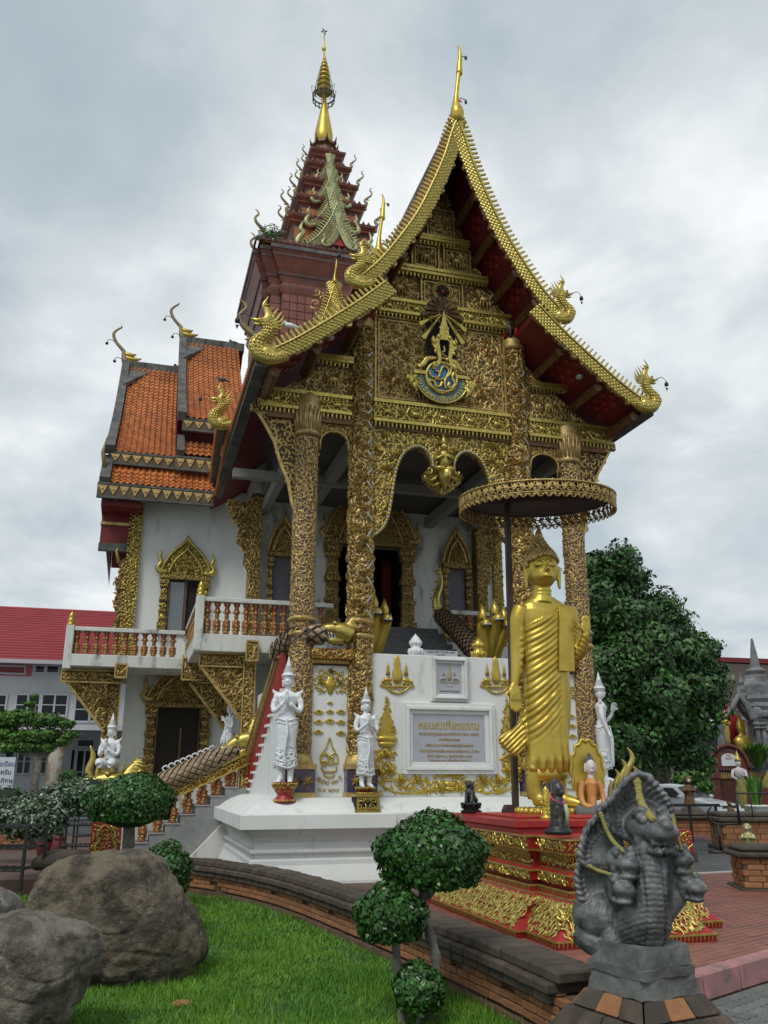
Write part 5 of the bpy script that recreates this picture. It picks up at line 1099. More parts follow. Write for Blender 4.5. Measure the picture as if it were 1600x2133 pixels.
# central stair: scaly naga balustrades ending in hooded heads
def naga_cent(x, s):
    g = link('stair_naga', None, T); bp_ = smooth_path([(x-s*.15, 3.3, 5.15), (x-s*.05, 2.6, 4.75), (x, 1.9, 4.3), (x+s*.05, 1.3, 3.9)], 5); scaly(bp_, lerp_rad([.16, .19, .2, .2], len(bp_)), 'body', g, M['scale'])
    m = MB(); tp = smooth_path([(x-s*.15, 3.3, 5.1), (x-s*.22, 3.35, 5.5), (x-s*.08, 3.4, 5.9), (x-s*.1, 3.4, 6.35)], 4); m.tube(tp, lerp_rad([.16, .12, .09, .01], len(tp)), 8, 0, flat=.7)
    for i in range(2, len(tp)-2, 2): m.tube([tp[i], tp[i]+Vector((-s*.16, 0, .05))], [.06, .005], 5, 0)
    m.build('tail', M['goldb'], g)
    for q in (-1, 0, 1):
        m = MB(); hx = x+s*.1+q*.23; hz = 4.62-.10*abs(q); hy = .75+abs(q)*.08
        nk_ = smooth_path([(x+s*.08+q*.06, 1.1, 3.72), (x+s*.08+q*.12, .95, 4.1), (hx, hy, hz-.12), (hx, hy-.06, hz)], 3); m.tube(nk_, lerp_rad([.14, .15, .13, .12], len(nk_)), 10, 0)
        m.ball((hx, hy-.12, hz), (.11, .17, .11), 0); m.tube([(hx, hy, hz), (hx, hy+.02, hz+.2), (hx, hy, hz+.42)], [.12, .16, .01], 6, 0, flat=.5)
        m.tube([(hx-.07, hy-.26, hz-.02), (hx+.07, hy-.26, hz-.02)], .022, 5, 1); m.tube([(hx-.08, hy-.25, hz-.06), (hx+.08, hy-.25, hz-.06)], .02, 5, 2)
        for e_ in (-1, 1): m.ball((hx+e_*.08, hy-.16, hz+.08), .03, 2, 6, 4)
        m.build('head', [M['gold'], M['statue'], M['black']], g)
naga_cent(.12, -1); naga_cent(2.42, 1)
# ================================================================== decoration of the white front wall
def xz(px, py, Y=0.0): return hY(px, py, Y)
def onT(name, label, cat, x, y, z, rz=0, group=None):
    return thing(name, label, cat, T2W(x, y, z), CA+rz, group)
# framed plaques
def frame_plaque(name, label, x0, x1, z0, z1, fw, y=.06):
    t = onT(name, label, 'plaque', 0, 0, 0); m = MB()
    for k, (o_, w_, d) in enumerate(((fw, .35, .07), (fw*.66, .3, .11), (fw*.36, .36, .055))):
        a0, a1, b0, b1 = x0-o_, x1+o_, z0-o_, z1+o_; w2 = fw*w_
        for (p0, p1, q0, q1) in ((a0, a1, b0, b0+w2), (a0, a1, b1-w2, b1), (a0, a0+w2, b0+w2, b1-w2), (a1-w2, a1, b0+w2, b1-w2)): m.box(p0, p1, y-d-.001*k, y+.002, q0, q1)
    m.build('frame', M['white'], t, bevel=.008)
    m = MB(); m.box(x0-.01, x1+.01, y-.035, y+.01, z0-.01, z1+.01); m.build('slab', M['plaque'], t); return t
p = frame_plaque('inscription_plaque', 'large grey marble inscription plaque with gold title in wide white frame', .54, 1.93, 1.86, 2.70, .20)
for body, z, size, fit, mt in (('หอมณเฑียรธรรม', 2.44, .20, 1.16, M['goldb']), ('สำหรับประดิษฐานพระบรมฉายาลักษณ์ ร.ศ.๘๑ มหาจักรี', 2.33, .075, 1.14, M['goldd']), ('ถวายเป็นพระราชกุศล', 2.235, .07, .40, M['goldd']), ('แด่พระบาทสมเด็จพระเจ้าอยู่หัวภูมิพลมหาราช', 2.135, .07, .9, M['goldd']), ('เนื่องในวโรกาสเฉลิมพระชนมพรรษาครบ ๕ รอบ', 2.035, .07, 1.14, M['goldd']), ('วันที่ ๕ ธันวาคม พุทธศักราช ๒๕๓๐', 1.945, .075, .86, M['goldd']), ('วัดบุพพาราม จังหวัดเชียงใหม่', 1.885, .04, .8, M['goldd'])):
    text('lettering', body, size, mt, p, FR(1.235, .022, z), .004, bold=.003 if size > .1 else .0005, fit=fit)
p = frame_plaque('emblem_plaque', 'small upright grey marble plaque with faint gold crest above the inscription plaque', 1.02, 1.50, 3.06, 3.62, .13)
def crest(m, xc, z0, k, y, mi=0):
    m.lathe([(.0, 0), (.07*k, .01*k), (.10*k, .1*k), (.11*k, .22*k), (.07*k, .34*k), (.075*k, .42*k), (.06*k, .5*k), (.05*k, .56*k), (.0, .62*k)], 12, (xc, y, z0+.16*k), mi, sy=.4)
    for s in (-1, 1):
        m.lathe([(.05*k, 0), (.035*k, .08*k), (.038*k, .09*k), (.022*k, .16*k), (.025*k, .17*k), (.004, .27*k)], 8, (xc+s*.2*k, y, z0+.34*k), mi, sy=.5)
        m.ball((xc+s*.2*k, y, z0+.24*k), (.09*k, .03, .055*k), mi, 10, 6); m.tube([(xc+s*.27*k, y-.01, z0+.25*k), (xc+s*.33*k, y-.01, z0+.2*k), (xc+s*.34*k, y-.01, z0+.12*k)], [.035*k, .02*k, .01*k], 6, mi)
        for q in (.13, .17, .23, .27): m.tube([(xc+s*q*k, y-.005, z0+.22*k), (xc+s*q*k, y-.005, z0+.12*k)], .014*k, 5, mi)
        m.tube(smooth_path([(xc+s*.38*k, y, z0+.13*k), (xc+s*.25*k, y, z0+.09*k), (xc+s*.14*k, y, z0+.0*k), (xc, y, z0-.04*k)], 4), .022*k, 6, mi)
    m.beam((xc-.36*k, y, z0+.11*k), (xc+.36*k, y, z0+.11*k), .03, .03*k, mi); relief(m, [(xc+q*k, z0+.05*k, .12*k, q*9, 'c') for q in (-.16, -.06, .06, .16)], flat(y+.01), mi, 1.5)
m = MB(); crest(m, 1.26, 3.22, .52, .03); m.build('faint_crest', mat('faded_gilding', (.36, .33, .24), .5, .2), p, fixn=False)
text('lettering', 'พระบรมราชานุสรณ์', .05, M['cement'], p, FR(1.26, .022, 3.10), .002, fit=.38)
for px, lab in ((827, 'gilded royal crest relief on the wall left of the small plaque'), (1034, 'gilded royal crest relief on the wall right of the small plaque, beside the golden arm')):
    x, z = xz(px, 1448, .06); t = onT('crest_relief', lab, 'relief', 0, 0, 0, 0, 'gilded crests on the white front wall'); m = MB(); crest(m, x, z+.06, .86, .045); m.build('crest', M['gold'], t, fixn=False)
# gilded vines and lotus pyramid beside the plaque
vt = onT('vine_relief', 'gilded flowering vine relief climbing the white wall around the inscription plaque', 'relief', 0, 0, 0)
m = MB(); yv = .05
def vine(pts, r=.018): m.tube(smooth_path([(a, yv, b) for a, b in pts], 5), r, 6, 0)
rv = random.Random(5)
for s in (-1, 1):
    X = lambda a: 1.235+s*a
    vine([(X(.0), 1.36), (X(.35), 1.40), (X(.7), 1.34), (X(1.05), 1.37), (X(1.3), 1.52), (X(1.42), 1.75), (X(1.3), 2.0), (X(1.1), 2.12)])
    for (a, b, q) in ((.25, 1.48, 1), (.5, 1.5, 1), (.75, 1.46, -1), (.98, 1.5, 1), (1.15, 1.62, -1), (1.2, 1.8, 1), (1.32, 1.95, -1)):
        c = [(X(a)+.07*math.cos(t)*math.exp(-t*.15), b+.07*math.sin(t)*math.exp(-t*.15)) for t in np.linspace(-1.5, 4.5, 9)]; vine(c, .012)
    relief(m, [(X(rv.uniform(.1, 1.42)), 0, 0, 0, 'c') for _ in range(0)], flat(yv), 0)
    its = []
    for _ in range(150):
        t = rv.random(); 
        if t < .5: a, b = rv.uniform(.1, 1.3), rv.uniform(1.33, 1.58)
        else: a, b = rv.uniform(.98, 1.42), rv.uniform(1.5, 2.08)
        if a < .95 or b < 1.6 or a > 1.02: its.append((X(a), b, rv.uniform(.07, .13), rv.uniform(0, 6.3), rv.choice('cdlmlm')))
    relief(m, its, flat(.055), 0, 1.3)
    for (a, b) in ((.62, 1.56), (.92, 1.56), (1.12, 1.72), (1.3, 1.68), (1.18, 1.98), (.18, 1.42)): relief(m, [(X(a), b, .17, rv.random(), 'f'), (X(a), b+.04, .2, 0, 'l'), (X(a)+.04, b, .14, -1, 'l'), (X(a)-.04, b, .14, 1, 'm')], flat(.045), 0, 1.6)
    # lotus bowl with flower pyramid
    xc = X(1.17); zb = 2.22
    m.ball((xc, .04, zb+.04), (.20, .07, .07), 0, 14, 6); m.ball((xc, .04, zb-.05), (.17, .06, .06), 0, 14, 6)
    tri = [(xc-.17, zb+.1), (xc+.17, zb+.1), (xc+.02, zb+.78), (xc-.02, zb+.78)]; relief(m, scatter(xc-.17, xc+.17, zb+.1, zb+.8, .052, inpoly(tri), 'cdcdf', 1.6, rv), flat(.05), 0, 1.6); m.prism([(xc-.15, zb+.08), (xc+.15, zb+.08), (xc, zb+.72)], .035, .06, 0)
m.ball((1.235, .04, 1.50), (.12, .05, .05), 0); m.ball((1.235, .04, 1.42), (.1, .045, .04), 0)
relief(m, [(1.235+q*.05, 1.62+.02*(4-abs(q)), .16, -q*.35, 'l') for q in range(-4, 5)], flat(.05), 0, 1.5)
m.build('vines', M['gold'], vt, fixn=False)
# side panels: bouquet, clouds, lotus drop emblem, lettering
def side_panel(xc, lab, first):
    t = onT('panel_relief', lab, 'relief', 0, 0, 0, 0, 'gilded panel reliefs between the columns'); y = .09
    m = MB(); m.lathe([(.04, 0), (.045, .02), (.075, .1), (.11, .16), (.10, .20), (.05, .25), (.07, .30), (.05, .30)], 14, (xc, y, 3.02), 0, sy=.4)
    cl = lambda x, z: (x-xc)**2/.30**2+(z-3.2)**2/.28**2 < 1 and z > 3.04 and abs(x-xc) > .07; relief(m, scatter(xc-.3, xc+.3, 3.04, 3.5, .066, cl, 'cdlmcf', 1.5, rv), flat(y), 0, 1.3)
    for s in (-1, 1): 
        m.tube(smooth_path([(xc, y, 3.3), (xc+s*.1, y, 3.4), (xc+s*.2, y, 3.3), (xc+s*.24, y, 3.12), (xc+s*.16, y, 3.08)], 4), .012, 5, 0); relief(m, [(xc+s*.17, 3.22, .13, 0, 'f'), (xc, 3.42, .15, 0, 'f')], flat(y-.01), 0, 1.5)
    m.build('bouquet', M['gold'], t, fixn=False)
    for (a, b, k) in ((0, 2.86, .6), (-.2, 2.70, 1), (0, 2.71, .85), (.2, 2.71, 1), (-.2, 2.53, 1), (0, 2.545, 1.1), (.2, 2.53, 1), (-.2, 2.355, 1), (.2, 2.345, 1)):
        m = MB(); x = xc+a; m.prism([(x-.09*k, b), (x-.04*k, b+.03*k), (x, b+.045*k), (x+.04*k, b+.03*k), (x+.09*k, b), (x+.04*k, b-.03*k), (x-.04*k, b-.03*k)], y-.015, y+.02, 0); relief(m, [(x-.03*k, b, .06*k, 0, 'c'), (x+.03*k, b, .06*k, 2, 'd'), (x, b+.02*k, .05*k, 0, 'f')], flat(y-.015), 0, 1.5); m.build('cloud', M['gold'], t, fixn=False)
    m = MB(); v = lambda P, r=.016: m.tube(smooth_path([(xc+a, y-.01, b) for a, b in P], 5), r, 6, 0)
    v([(-.11, 2.03), (-.05, 2.12), (0, 2.27), (.05, 2.12), (.11, 2.03)], .012); v([(-.11, 2.03), (-.04, 1.99), (0, 1.95), (.05, 1.99), (.11, 2.03)], .013)
    v([(-.11, 2.02), (-.155, 1.93), (-.13, 1.83), (-.08, 1.80), (-.06, 1.85), (-.09, 1.88), (-.11, 1.85)], .017); v([(-.03, 1.82), (-.01, 1.93), (-.06, 1.99), (-.12, 1.98)], .02); v([(.03, 1.92), (.08, 1.96), (.05, 1.86), (.02, 1.82), (.08, 1.84), (.14, 1.85), (.155, 1.92), (.12, 2.01)], .015)
    v([(-.13, 1.79), (-.12, 1.73), (-.06, 1.70), (.06, 1.70), (.12, 1.73), (.13, 1.79)], .015); v([(-.09, 1.67), (-.07, 1.63), (0, 1.61), (.07, 1.63), (.09, 1.67)], .013)
    m.build('lotus_drop_emblem', M['gold'], t, fixn=False)
    for i, ch in enumerate(['เ','ชี','ย','ง','ให','ม่',' ','๗','๐','๐',' ','ปี']):
        a = -.95+i*.175; x = xc+.27*math.sin(a); z = 1.70-.19*math.cos(a)-.02
        if ch != ' ': text('lettering', ch, .095, M['goldd'], t, Matrix.Translation((x, y-.003, z))@Matrix.Rotation(-a*.8, 4, 'Y')@Matrix.Rotation(PI/2, 4, 'X'), .004, bold=.001)
    text('lettering', 'พ.ศ. ๒๕๓๙', .085, M['goldd'], t, FR(xc, y-.003, 1.37), .004, bold=.001)
side_panel(-.965, 'gilded bouquet, clouds and lotus drop emblem on the white panel left of the plaque', 1)
side_panel(3.53, 'gilded bouquet, clouds and lotus drop emblem on the white panel behind the golden statue', 0)
# ================================================================== royal emblem on the gable
E_ = onT('royal_emblem', 'large gilded royal emblem with rays, crown seat and blue disc on the gable', 'emblem', 0, 0, 0); ye = -.12
cx, cz = xz(922, 652, ye)
for i in range(16):
    a = PI*.5+(i+.5)*2*PI/16-PI
    L_r = .38 if abs(math.sin(a/1)) > 2 else .36
    an = math.degrees(a) % 360; dn = abs(((an-270+180) % 360)-180)
    if dn < 24: continue
    L_r = .78 if dn < 40 else (.60 if dn < 62 else (.46 if dn < 90 else .36)); w_ = .05 if dn < 62 else .055
    m = MB(); d = Vector((math.cos(a), 0, math.sin(a))); s_ = Vector((-d.z, 0, d.x)); c = Vector((cx, ye, cz)); q = [c+d*.07+s_*.012, c+d*.07-s_*.012, c+d*L_r-s_*w_, c+d*(L_r+.02), c+d*L_r+s_*w_]
    m.add([v+Vector((0, -.02, 0)) for v in q]+[v+Vector((0, .02, 0)) for v in q]+[c+d*L_r*.6+Vector((0, -.05, 0))], [(0, 1, 10), (1, 2, 10), (2, 3, 10), (3, 4, 10), (4, 0, 10), (0, 4, 9, 5), (1, 6, 7, 2), (2, 7, 8, 3), (3, 8, 9, 4)], 0); m.build('ray', M['goldb'] if dn < 62 else M['wood'], E_)
m = MB(); m.tube([(cx+.07*math.cos(t), ye, cz+.07*math.sin(t)) for t in np.linspace(0, 2*PI, 17)], .03, 6, 0, caps=False); m.build('ray_hub', M['wood'], E_)
# spired crown seat
m = MB(); S1 = [(-.26, -1.35),(-.28,-1.25),(-.2,-1.2),(-.14,-1.12),(-.16,-1.0),(-.19,-.9),(-.26,-.82),(-.28,-.66),(-.24,-.60),(-.2,-.66),(-.17,-.62),(-.16,-.56),(-.12,-.62),(-.10,-.50),(-.09,-.42),(-.11,-.38),(-.07,-.34),(-.05,-.25),(-.03,-.12),(0,.02)]
S2 = [(.0, -.66), (-.09, -.66), (-.115, -.72), (-.10, -.86), (-.075, -1.05), (-.10, -1.2), (-.2, -1.34)]
P = [(cx+a, cz+b) for a, b in S1]+[(cx-a, cz+b) for a, b in S1[:-1][::-1]]+[(cx-a, cz+b) for a, b in S2[::-1]]+[(cx+a, cz+b) for a, b in S2[1:]]
m.prism(P, ye-.08, ye-.02, 0, smooth=False)
for s in (-1, 1):
    for (a, b, r_) in ((.22, -.72, .05), (.12, -.6, .045), (.2, -.95, .04), (.22, -1.25, .06)): m.ball((cx+s*a, ye-.08, cz+b), (r_, .03, r_*1.3), 0, 8, 5)
for b in (-.42, -.36, -.3): m.tube([(cx-.08, ye-.07, cz+b), (cx+.08, ye-.07, cz+b)], .014, 5, 1)
m.build('crown_seat', [M['goldb'], M['goldd']], E_)
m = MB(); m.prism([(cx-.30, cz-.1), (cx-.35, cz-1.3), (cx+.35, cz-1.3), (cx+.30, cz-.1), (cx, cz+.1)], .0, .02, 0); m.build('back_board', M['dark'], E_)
for pts in ([(0,-.78),(.02,-.88),(-.05,-.93)], [(-.05,-.96),(.03,-1.0),(.06,-1.03)], [(-.09,-1.12),(-.02,-1.05),(.07,-1.12),(.02,-1.2),(-.06,-1.17),(-.09,-1.12)]):
    m = MB(); m.tube(smooth_path([(cx+a, ye-.02, cz+b) for a, b in pts], 4), .02, 6, 0); m.build('unalom', M['goldd'], E_)
dx_, dz_ = xz(919, 788, ye); m = MB(); m.prism([(dx_+.34*math.cos(k*PI/18), dz_+.34*math.sin(k*PI/18)) for k in range(36)], ye-.03, ye+.02, 0); m.tube([(dx_+.33*math.cos(t), ye-.03, dz_+.34*math.sin(t)) for t in np.linspace(0, 2*PI, 33)], .035, 6, 1, caps=False); m.build('disc', [M['bright'], M['goldb']], E_)
for pts, r_ in (([(-.27,.1),(-.24,.0),(-.14,-.04),(-.06,.02),(-.08,.12),(-.14,.1)], .035), ([(-.06,.02),(.0,.2),(.08,.24),(.14,.16),(.1,.02),(-.02,-.06),(-.16,-.06)], .032), ([(-.26,-.1),(-.16,-.12),(-.14,-.22),(-.04,-.2),(.0,-.1)], .032), ([(.2,.24),(.18,.1),(.08,-.02),(.05,-.14),(.08,-.26)], .034), ([(.26,.14),(.22,.0),(.28,-.12),(.2,-.22),(.13,-.18),(.16,-.1)], .034), ([(-.3,-.06),(-.22,-.24),(-.08,-.3),(.08,-.31),(.22,-.25)], .03)):
    m = MB(); m.tube(smooth_path([(dx_+a, ye-.055, dz_+b) for a, b in pts], 5), r_, 8, 0, flat=.8); m.build('monogram_stroke', M['goldb'], E_)
m = MB(); ar = [(dx_+.56*math.cos(t), dz_+.02+.56*math.sin(t)) for t in np.linspace(PI+.05, 2*PI-.05, 25)]+[(dx_+.38*math.cos(t), dz_+.02+.38*math.sin(t)) for t in np.linspace(2*PI-.05, PI+.05, 25)]; m.prism(ar, ye-.02, ye+.03, 0)
m.tube([(dx_+.57*math.cos(t), ye-.03, dz_+.02+.57*math.sin(t)) for t in np.linspace(PI, 2*PI, 33)], .025, 6, 1); 
for s in (-1, 1): m.beam((dx_+s*.34, ye-.03, dz_+.06), (dx_+s*.60, ye-.03, dz_+.05), .07, .07, 1)
m.build('ribbon', [mat('dark_teal_ribbon', (.06, .13, .15), .5), M['goldb']], E_)
chs = ['ส','ม','เ','ด็','จ','พ','ร','ะ','ภั','ท','ร','ม','ห','า','ร','า','ช']
for i, ch in enumerate(chs):
    a = PI+.22+(PI-.44)*i/(len(chs)-1); x = dx_+.525*math.cos(a); z = dz_+.02+.525*math.sin(a); text('lettering', ch, .135, M['goldb'], E_, Matrix.Translation((x, ye-.028, z))@Matrix.Rotation(-(a-1.5*PI), 4, 'Y')@Matrix.Rotation(PI/2, 4, 'X'), .006, bold=.003)
for s in (-1, 1):
    m = MB(); m.tube(smooth_path([(dx_+s*.1, ye-.05, dz_+.42), (dx_+s*.3, ye-.05, dz_+.38), (dx_+s*.38, ye-.05, dz_+.26), (dx_+s*.5, ye-.05, dz_+.16)], 5), lerp_rad([.03, .06, .06, .04], 16), 8, 0, flat=.5); m.build('scroll', M['goldb'], E_)
    for (a, b, c_, d) in ((.52, .0, .66, -.28), (.6, -.02, .72, -.18), (.5, -.14, .54, -.38)):
        m = MB(); m.tube(smooth_path([(dx_+s*a, ye-.03, dz_+b), (dx_+s*((a+c_)/2+.06), ye-.05, dz_+(b+d)/2), (dx_+s*(c_-.03), ye-.03, dz_+d)], 4), lerp_rad([.04, .075, .005], 9), 6, 0, flat=.5); m.build('leaf', M['goldb'], E_)
# ================================================================== figures
def hand(m, w_, d, up, k, curl=.3, thumb=1, mi=0):
    """palm with five fingers; w_ wrist, d finger direction, up palm normal"""
    d = Vector(d).normalized(); up = Vector(up); up = (up-d*up.dot(d)).normalized(); s = d.cross(up); w_ = Vector(w_)
    for q in (-.75, 0, .75): m.tube([w_-d*.02*k+s*q*.018*k, w_+d*.05*k+s*q*.036*k, w_+d*.095*k+s*q*.042*k], [.022*k, .024*k, .019*k], 6, mi)
    for i, (q, l) in enumerate(((-1.1, .070), (-.4, .088), (.35, .092), (1.1, .078))):
        b = w_+d*.09*k+s*q*.034*k; c = b+d*l*.5*k+up*curl*.01*k; m.tube([b, c, c+(d+up*curl).normalized()*l*.5*k], [.0135*k, .0125*k, .009*k], 6, mi)
    t0 = w_+d*.02*k+s*1.0*thumb*.035*k; t1 = t0+(d*.6+s*thumb*.8).normalized()*.045*k+up*.01*k; m.tube([t0, t1, t1+(d+s*thumb*.25).normalized()*.035*k+up*.01*k], [.018*k, .014*k, .009*k], 6, mi)
def deity(name, label, loc, rz, h, pose, group, mi=None, kneel=False):
    t = thing(name, label, 'statue', loc, rz, group); k = h/2.07; b = MB(); Vx = lambda *p: tuple(q*k for q in p)
    if not kneel:
        for s in (-1, 1): b.tube([Vx(s*.085, 0, .04), Vx(s*.085, .01, .25), Vx(s*.09, 0, .5)], [.05*k, .058*k, .075*k], 10); b.tube([Vx(s*.085, .03, .03), Vx(s*.095, -.08, .035), Vx(s*.10, -.15, .02)], [.045*k, .045*k, .03*k], 8)
        for s in (-1, 1):
            for q in range(4): b.tube([Vx(s*.10-.04+q*.022, -.15, .018), Vx(s*.10-.042+q*.024, -.185, .014)], [.014*k, .010*k], 5)
        b.lathe([(r*k, z*k) for r, z in ((.13, .22), (.185, .25), (.165, .36), (.16, .5), (.165, .62), (.18, .78), (.195, .9), (.185, 1.0), (.15, 1.08), (.135, 1.14))], 20, sy=.72)
    else:
        for s in (-1, 1): b.tube([Vx(s*.1, .12, .12), Vx(s*.16, -.2, .14), Vx(s*.14, -.22, .10)], [.13*k, .1*k, .06*k], 10); b.tube([Vx(s*.14, -.2, .08), Vx(s*.12, .2, .07)], [.07*k, .05*k], 8)
    z0 = 0 if not kneel else -.85
    b.lathe([(r*k, (z+z0)*k) for r, z in ((.13, 1.08), (.125, 1.16), (.14, 1.26), (.165, 1.36), (.17, 1.43), (.12, 1.49), (.06, 1.52), (.052, 1.60))], 20, sy=.66)
    hz = 1.68+z0; b.ball(Vx(0, -.01, hz), (.085*k, .095*k, .115*k), 0, 16, 12)
    b.tube([Vx(0, -.095, hz+.035), Vx(0, -.118, hz-.012)], [.012*k, .019*k], 6); b.tube([Vx(-.03, -.093, hz-.05), Vx(0, -.103, hz-.052), Vx(.03, -.093, hz-.05)], .011*k, 6)
    for s in (-1, 1):
        b.ball(Vx(s*.035, -.083, hz+.018), (.022*k, .014*k, .012*k)); b.tube([Vx(s*.012, -.096, hz+.043), Vx(s*.04, -.094, hz+.05), Vx(s*.065, -.075, hz+.038)], .007*k, 5); b.tube([Vx(s*.088, 0, hz+.03), Vx(s*.092, .0, hz-.03), Vx(s*.09, 0, hz-.1)], [.02*k, .018*k, .012*k], 6)
        b.ball(Vx(s*.175, 0, 1.42+z0), (.065*k, .07*k, .07*k)); b.tube([Vx(s*.16, 0, 1.46+z0), Vx(s*.24, .01, 1.50+z0), Vx(s*.27, .01, 1.56+z0)], [.04*k, .03*k, .005*k], 6)
    if pose == 'wai':
        for s in (-1, 1):
            b.tube(smooth_path([Vx(s*.18, 0, 1.42+z0), Vx(s*.235, -.02, 1.28+z0), Vx(s*.21, -.08, 1.17+z0), Vx(s*.11, -.17, 1.24+z0), Vx(s*.03, -.2, 1.33+z0)], 3), lerp_rad([.06*k, .052*k, .046*k, .036*k, .026*k], 13), 10)
            hand(b, Vx(s*.018, -.2, 1.32+z0), (0, -.15, 1), (s*-1, 0, 0), 1.15*k, .05, -1 if s > 0 else 1)
            b.lathe([(.055*k, -.015*k), (.06*k, 0), (.055*k, .015*k)], 10, Vx(s*.225, -.01, 1.34+z0)); b.ball(Vx(s*.08, -.185, 1.27+z0), .042*k)
    else:
        b.tube(smooth_path([Vx(.18, 0, 1.42), Vx(.24, -.03, 1.28), Vx(.25, -.08, 1.16), Vx(.20, -.2, 1.25), Vx(.13, -.24, 1.36)], 3), lerp_rad([.06*k, .05*k, .045*k, .035*k, .026*k], 13), 10); hand(b, Vx(.13, -.24, 1.36), (-.4, -.2, .7), (-.7, 0, -.4), 1.1*k, .7)
        b.tube(smooth_path([Vx(-.18, 0, 1.42), Vx(-.23, 0, 1.25), Vx(-.22, -.04, 1.08), Vx(-.2, -.12, .9)], 3), lerp_rad([.06*k, .05*k, .04*k, .027*k], 10), 10); hand(b, Vx(-.2, -.12, .9), (.05, -.2, -1), (0, -1, 0), 1.1*k, .3)
    me = fuse(b, .0125*k, 1, .4); withmat(me, mi or M['statue']); link('body', me, t)
    c = MB(); zz_ = (hz+.06)*k; c.lathe([(r*k, zz_+z*k) for r, z in ((.10, -.01), (.112, .0), (.108, .03), (.12, .035), (.115, .06), (.095, .065), (.085, .10), (.092, .105), (.07, .14), (.076, .145), (.052, .19), (.058, .195), (.036, .24), (.03, .27), (.012, .34), (.0, .38))], 18); c.build('crown', mi or M['statue'], t)
    if not kneel:
        c = MB(); lim = .185*k
        mp = lambda s_, t_, h_: np.stack([(.172*k+.02*k*np.sin(t_*7/k)+h_)*np.sin(s_/lim), -(.125*k+.015*k*np.sin(t_*7/k)+h_)*np.cos(s_/lim), t_], 1)
        relief(c, scatter(-PI*lim, PI*lim, .27*k, .98*k, .072*k, None, 'cdllm', 1.7), mp, 0, 1.0)
        for zq in (.26, .36, .46, .56, .70, .84, .96, 1.03): c.tube([tuple(mp(np.array([s_]), np.array([(zq+.025*math.cos(s_/lim*3+zq*9))*k]), np.array([.006]))[0]) for s_ in np.linspace(-PI*lim, PI*lim, 25)], .012*k, 5, 0, caps=False)
        c.tube(smooth_path([Vx(0, -.13, 1.05), Vx(.03, -.165, .8), Vx(-.01, -.16, .5), Vx(.02, -.17, .28)], 4), lerp_rad([.03*k, .045*k, .04*k, .02*k], 13), 6, 0, flat=.5)
        for q in range(9): a = -1.2+q*.3; c.ball((.15*k*math.sin(a), -.11*k*math.cos(a)-.008, 1.45*k-.05*k*math.cos(a)), .013*k, 0, 6, 4)
        c.build('skirt_ornament', mi or M['statue'], t, fixn=False, kind='stuff')
    return t
def bowl(label, x, y, z, r, h):
    t = onT('offering_bowl', label, 'pedestal', x, y, z, 0, 'red and gold pedestals under the white statues'); m = MB(); m.lathe([(r*.95, 0), (r, .02*h), (r*.92, .12*h), (r*.62, .32*h), (r*.6, .38*h), (r*.78, .5*h), (r*.97, .75*h), (r*1.06, .95*h), (r*1.08, h), (r*.9, h)], 24, mi=0)
    for k in range(26): a = k*2*PI/26; m.ball((r*.93*math.cos(a), r*.93*math.sin(a), .1*h), .02, 1, 5, 4); m.ball((r*1.07*math.cos(a), r*1.07*math.sin(a), .93*h), .02, 1, 5, 4)
    relief(m, scatter(-PI*r, PI*r, .42*h, .88*h, .06, None, 'cdlm', 1.4), lambda s_, t_, h_: np.stack([(r*(.62+.5*np.clip((t_/h-.4)/.5, 0, 1))+h_)*np.sin(s_/r), -(r*(.62+.5*np.clip((t_/h-.4)/.5, 0, 1))+h_)*np.cos(s_/r), t_], 1), 1, 1); m.build('bowl', [M['red'], M['goldb']], t, fixn=False)
def redblock(label, x, y, z, w_, h, d):
    t = onT('carved_block', label, 'pedestal', x, y, z, 0, 'red and gold pedestals under the white statues'); m = MB(); m.box(-w_/2, w_/2, -d/2, d/2, 0, h, 0)
    for zq in (.02, h-.02): m.box(-w_/2-.02, w_/2+.02, -d/2-.02, d/2+.02, zq-.02, zq+.022, 1)
    relief(m, scatter(-w_/2+.05, w_/2-.05, .05, h-.06, .075, None, 'cdlm', 1.5), flat(-d/2), 1, 1.4)
    for (a, b) in ((-w_/2+.03, 0), (w_/2-.03, 0)): m.box(a-.02, a+.02, -d/2-.02, -d/2+.001, .05, h-.05, 1)
    relief(m, [(q, .065, .04, 0, 'b') for q in np.arange(-w_/2+.04, w_/2-.03, .045)]+[(q, h-.07, .04, 0, 'b') for q in np.arange(-w_/2+.04, w_/2-.03, .045)], flat(-d/2-.012), 1, 1); m.build('block', [M['dark'], M['goldb']], t, fixn=False)
bowl('round red and gold bowl under the tallest white statue at the left column', -1.80, -.35, 1.215, .19, .31)
deity('deity_statue', 'white praying deity statue on round red bowl at the left outer column', T2W(-1.80, -.36, 1.525), CA-.25, 2.02, 'wai', 'white deity statues around the temple front')
redblock('square carved red and gold block under the white statue left of the plaque', -.47, -.52, 1.05, .40, .29, .30)
bowl('round red stand on the square block under the white statue left of the plaque', -.47, -.52, 1.345, .15, .10)
deity('deity_statue', 'shorter white praying deity statue on square red block left of the inscription plaque', T2W(-.47, -.52, 1.45), CA+.05, 1.62, 'wai', 'white deity statues around the temple front')
x, z = xz(1262, 1628, -.1); deity('deity_statue', 'white deity statue with one raised hand turned right, beside the right outer column', T2W(x, -.1, z), CA+1.1, 1.98, 'raise', 'white deity statues around the temple front')
m = MB(); t = onT('statue_base', 'white moulded base under the deity statue with raised hand', 'pedestal', x, -.1, 0); m.lathe([(.3, .9), (.3, 1.15), (.2, 1.2), (.24, z-.2), (.18, z-.1), (.22, z)], 16); m.build('base', M['white'], t)
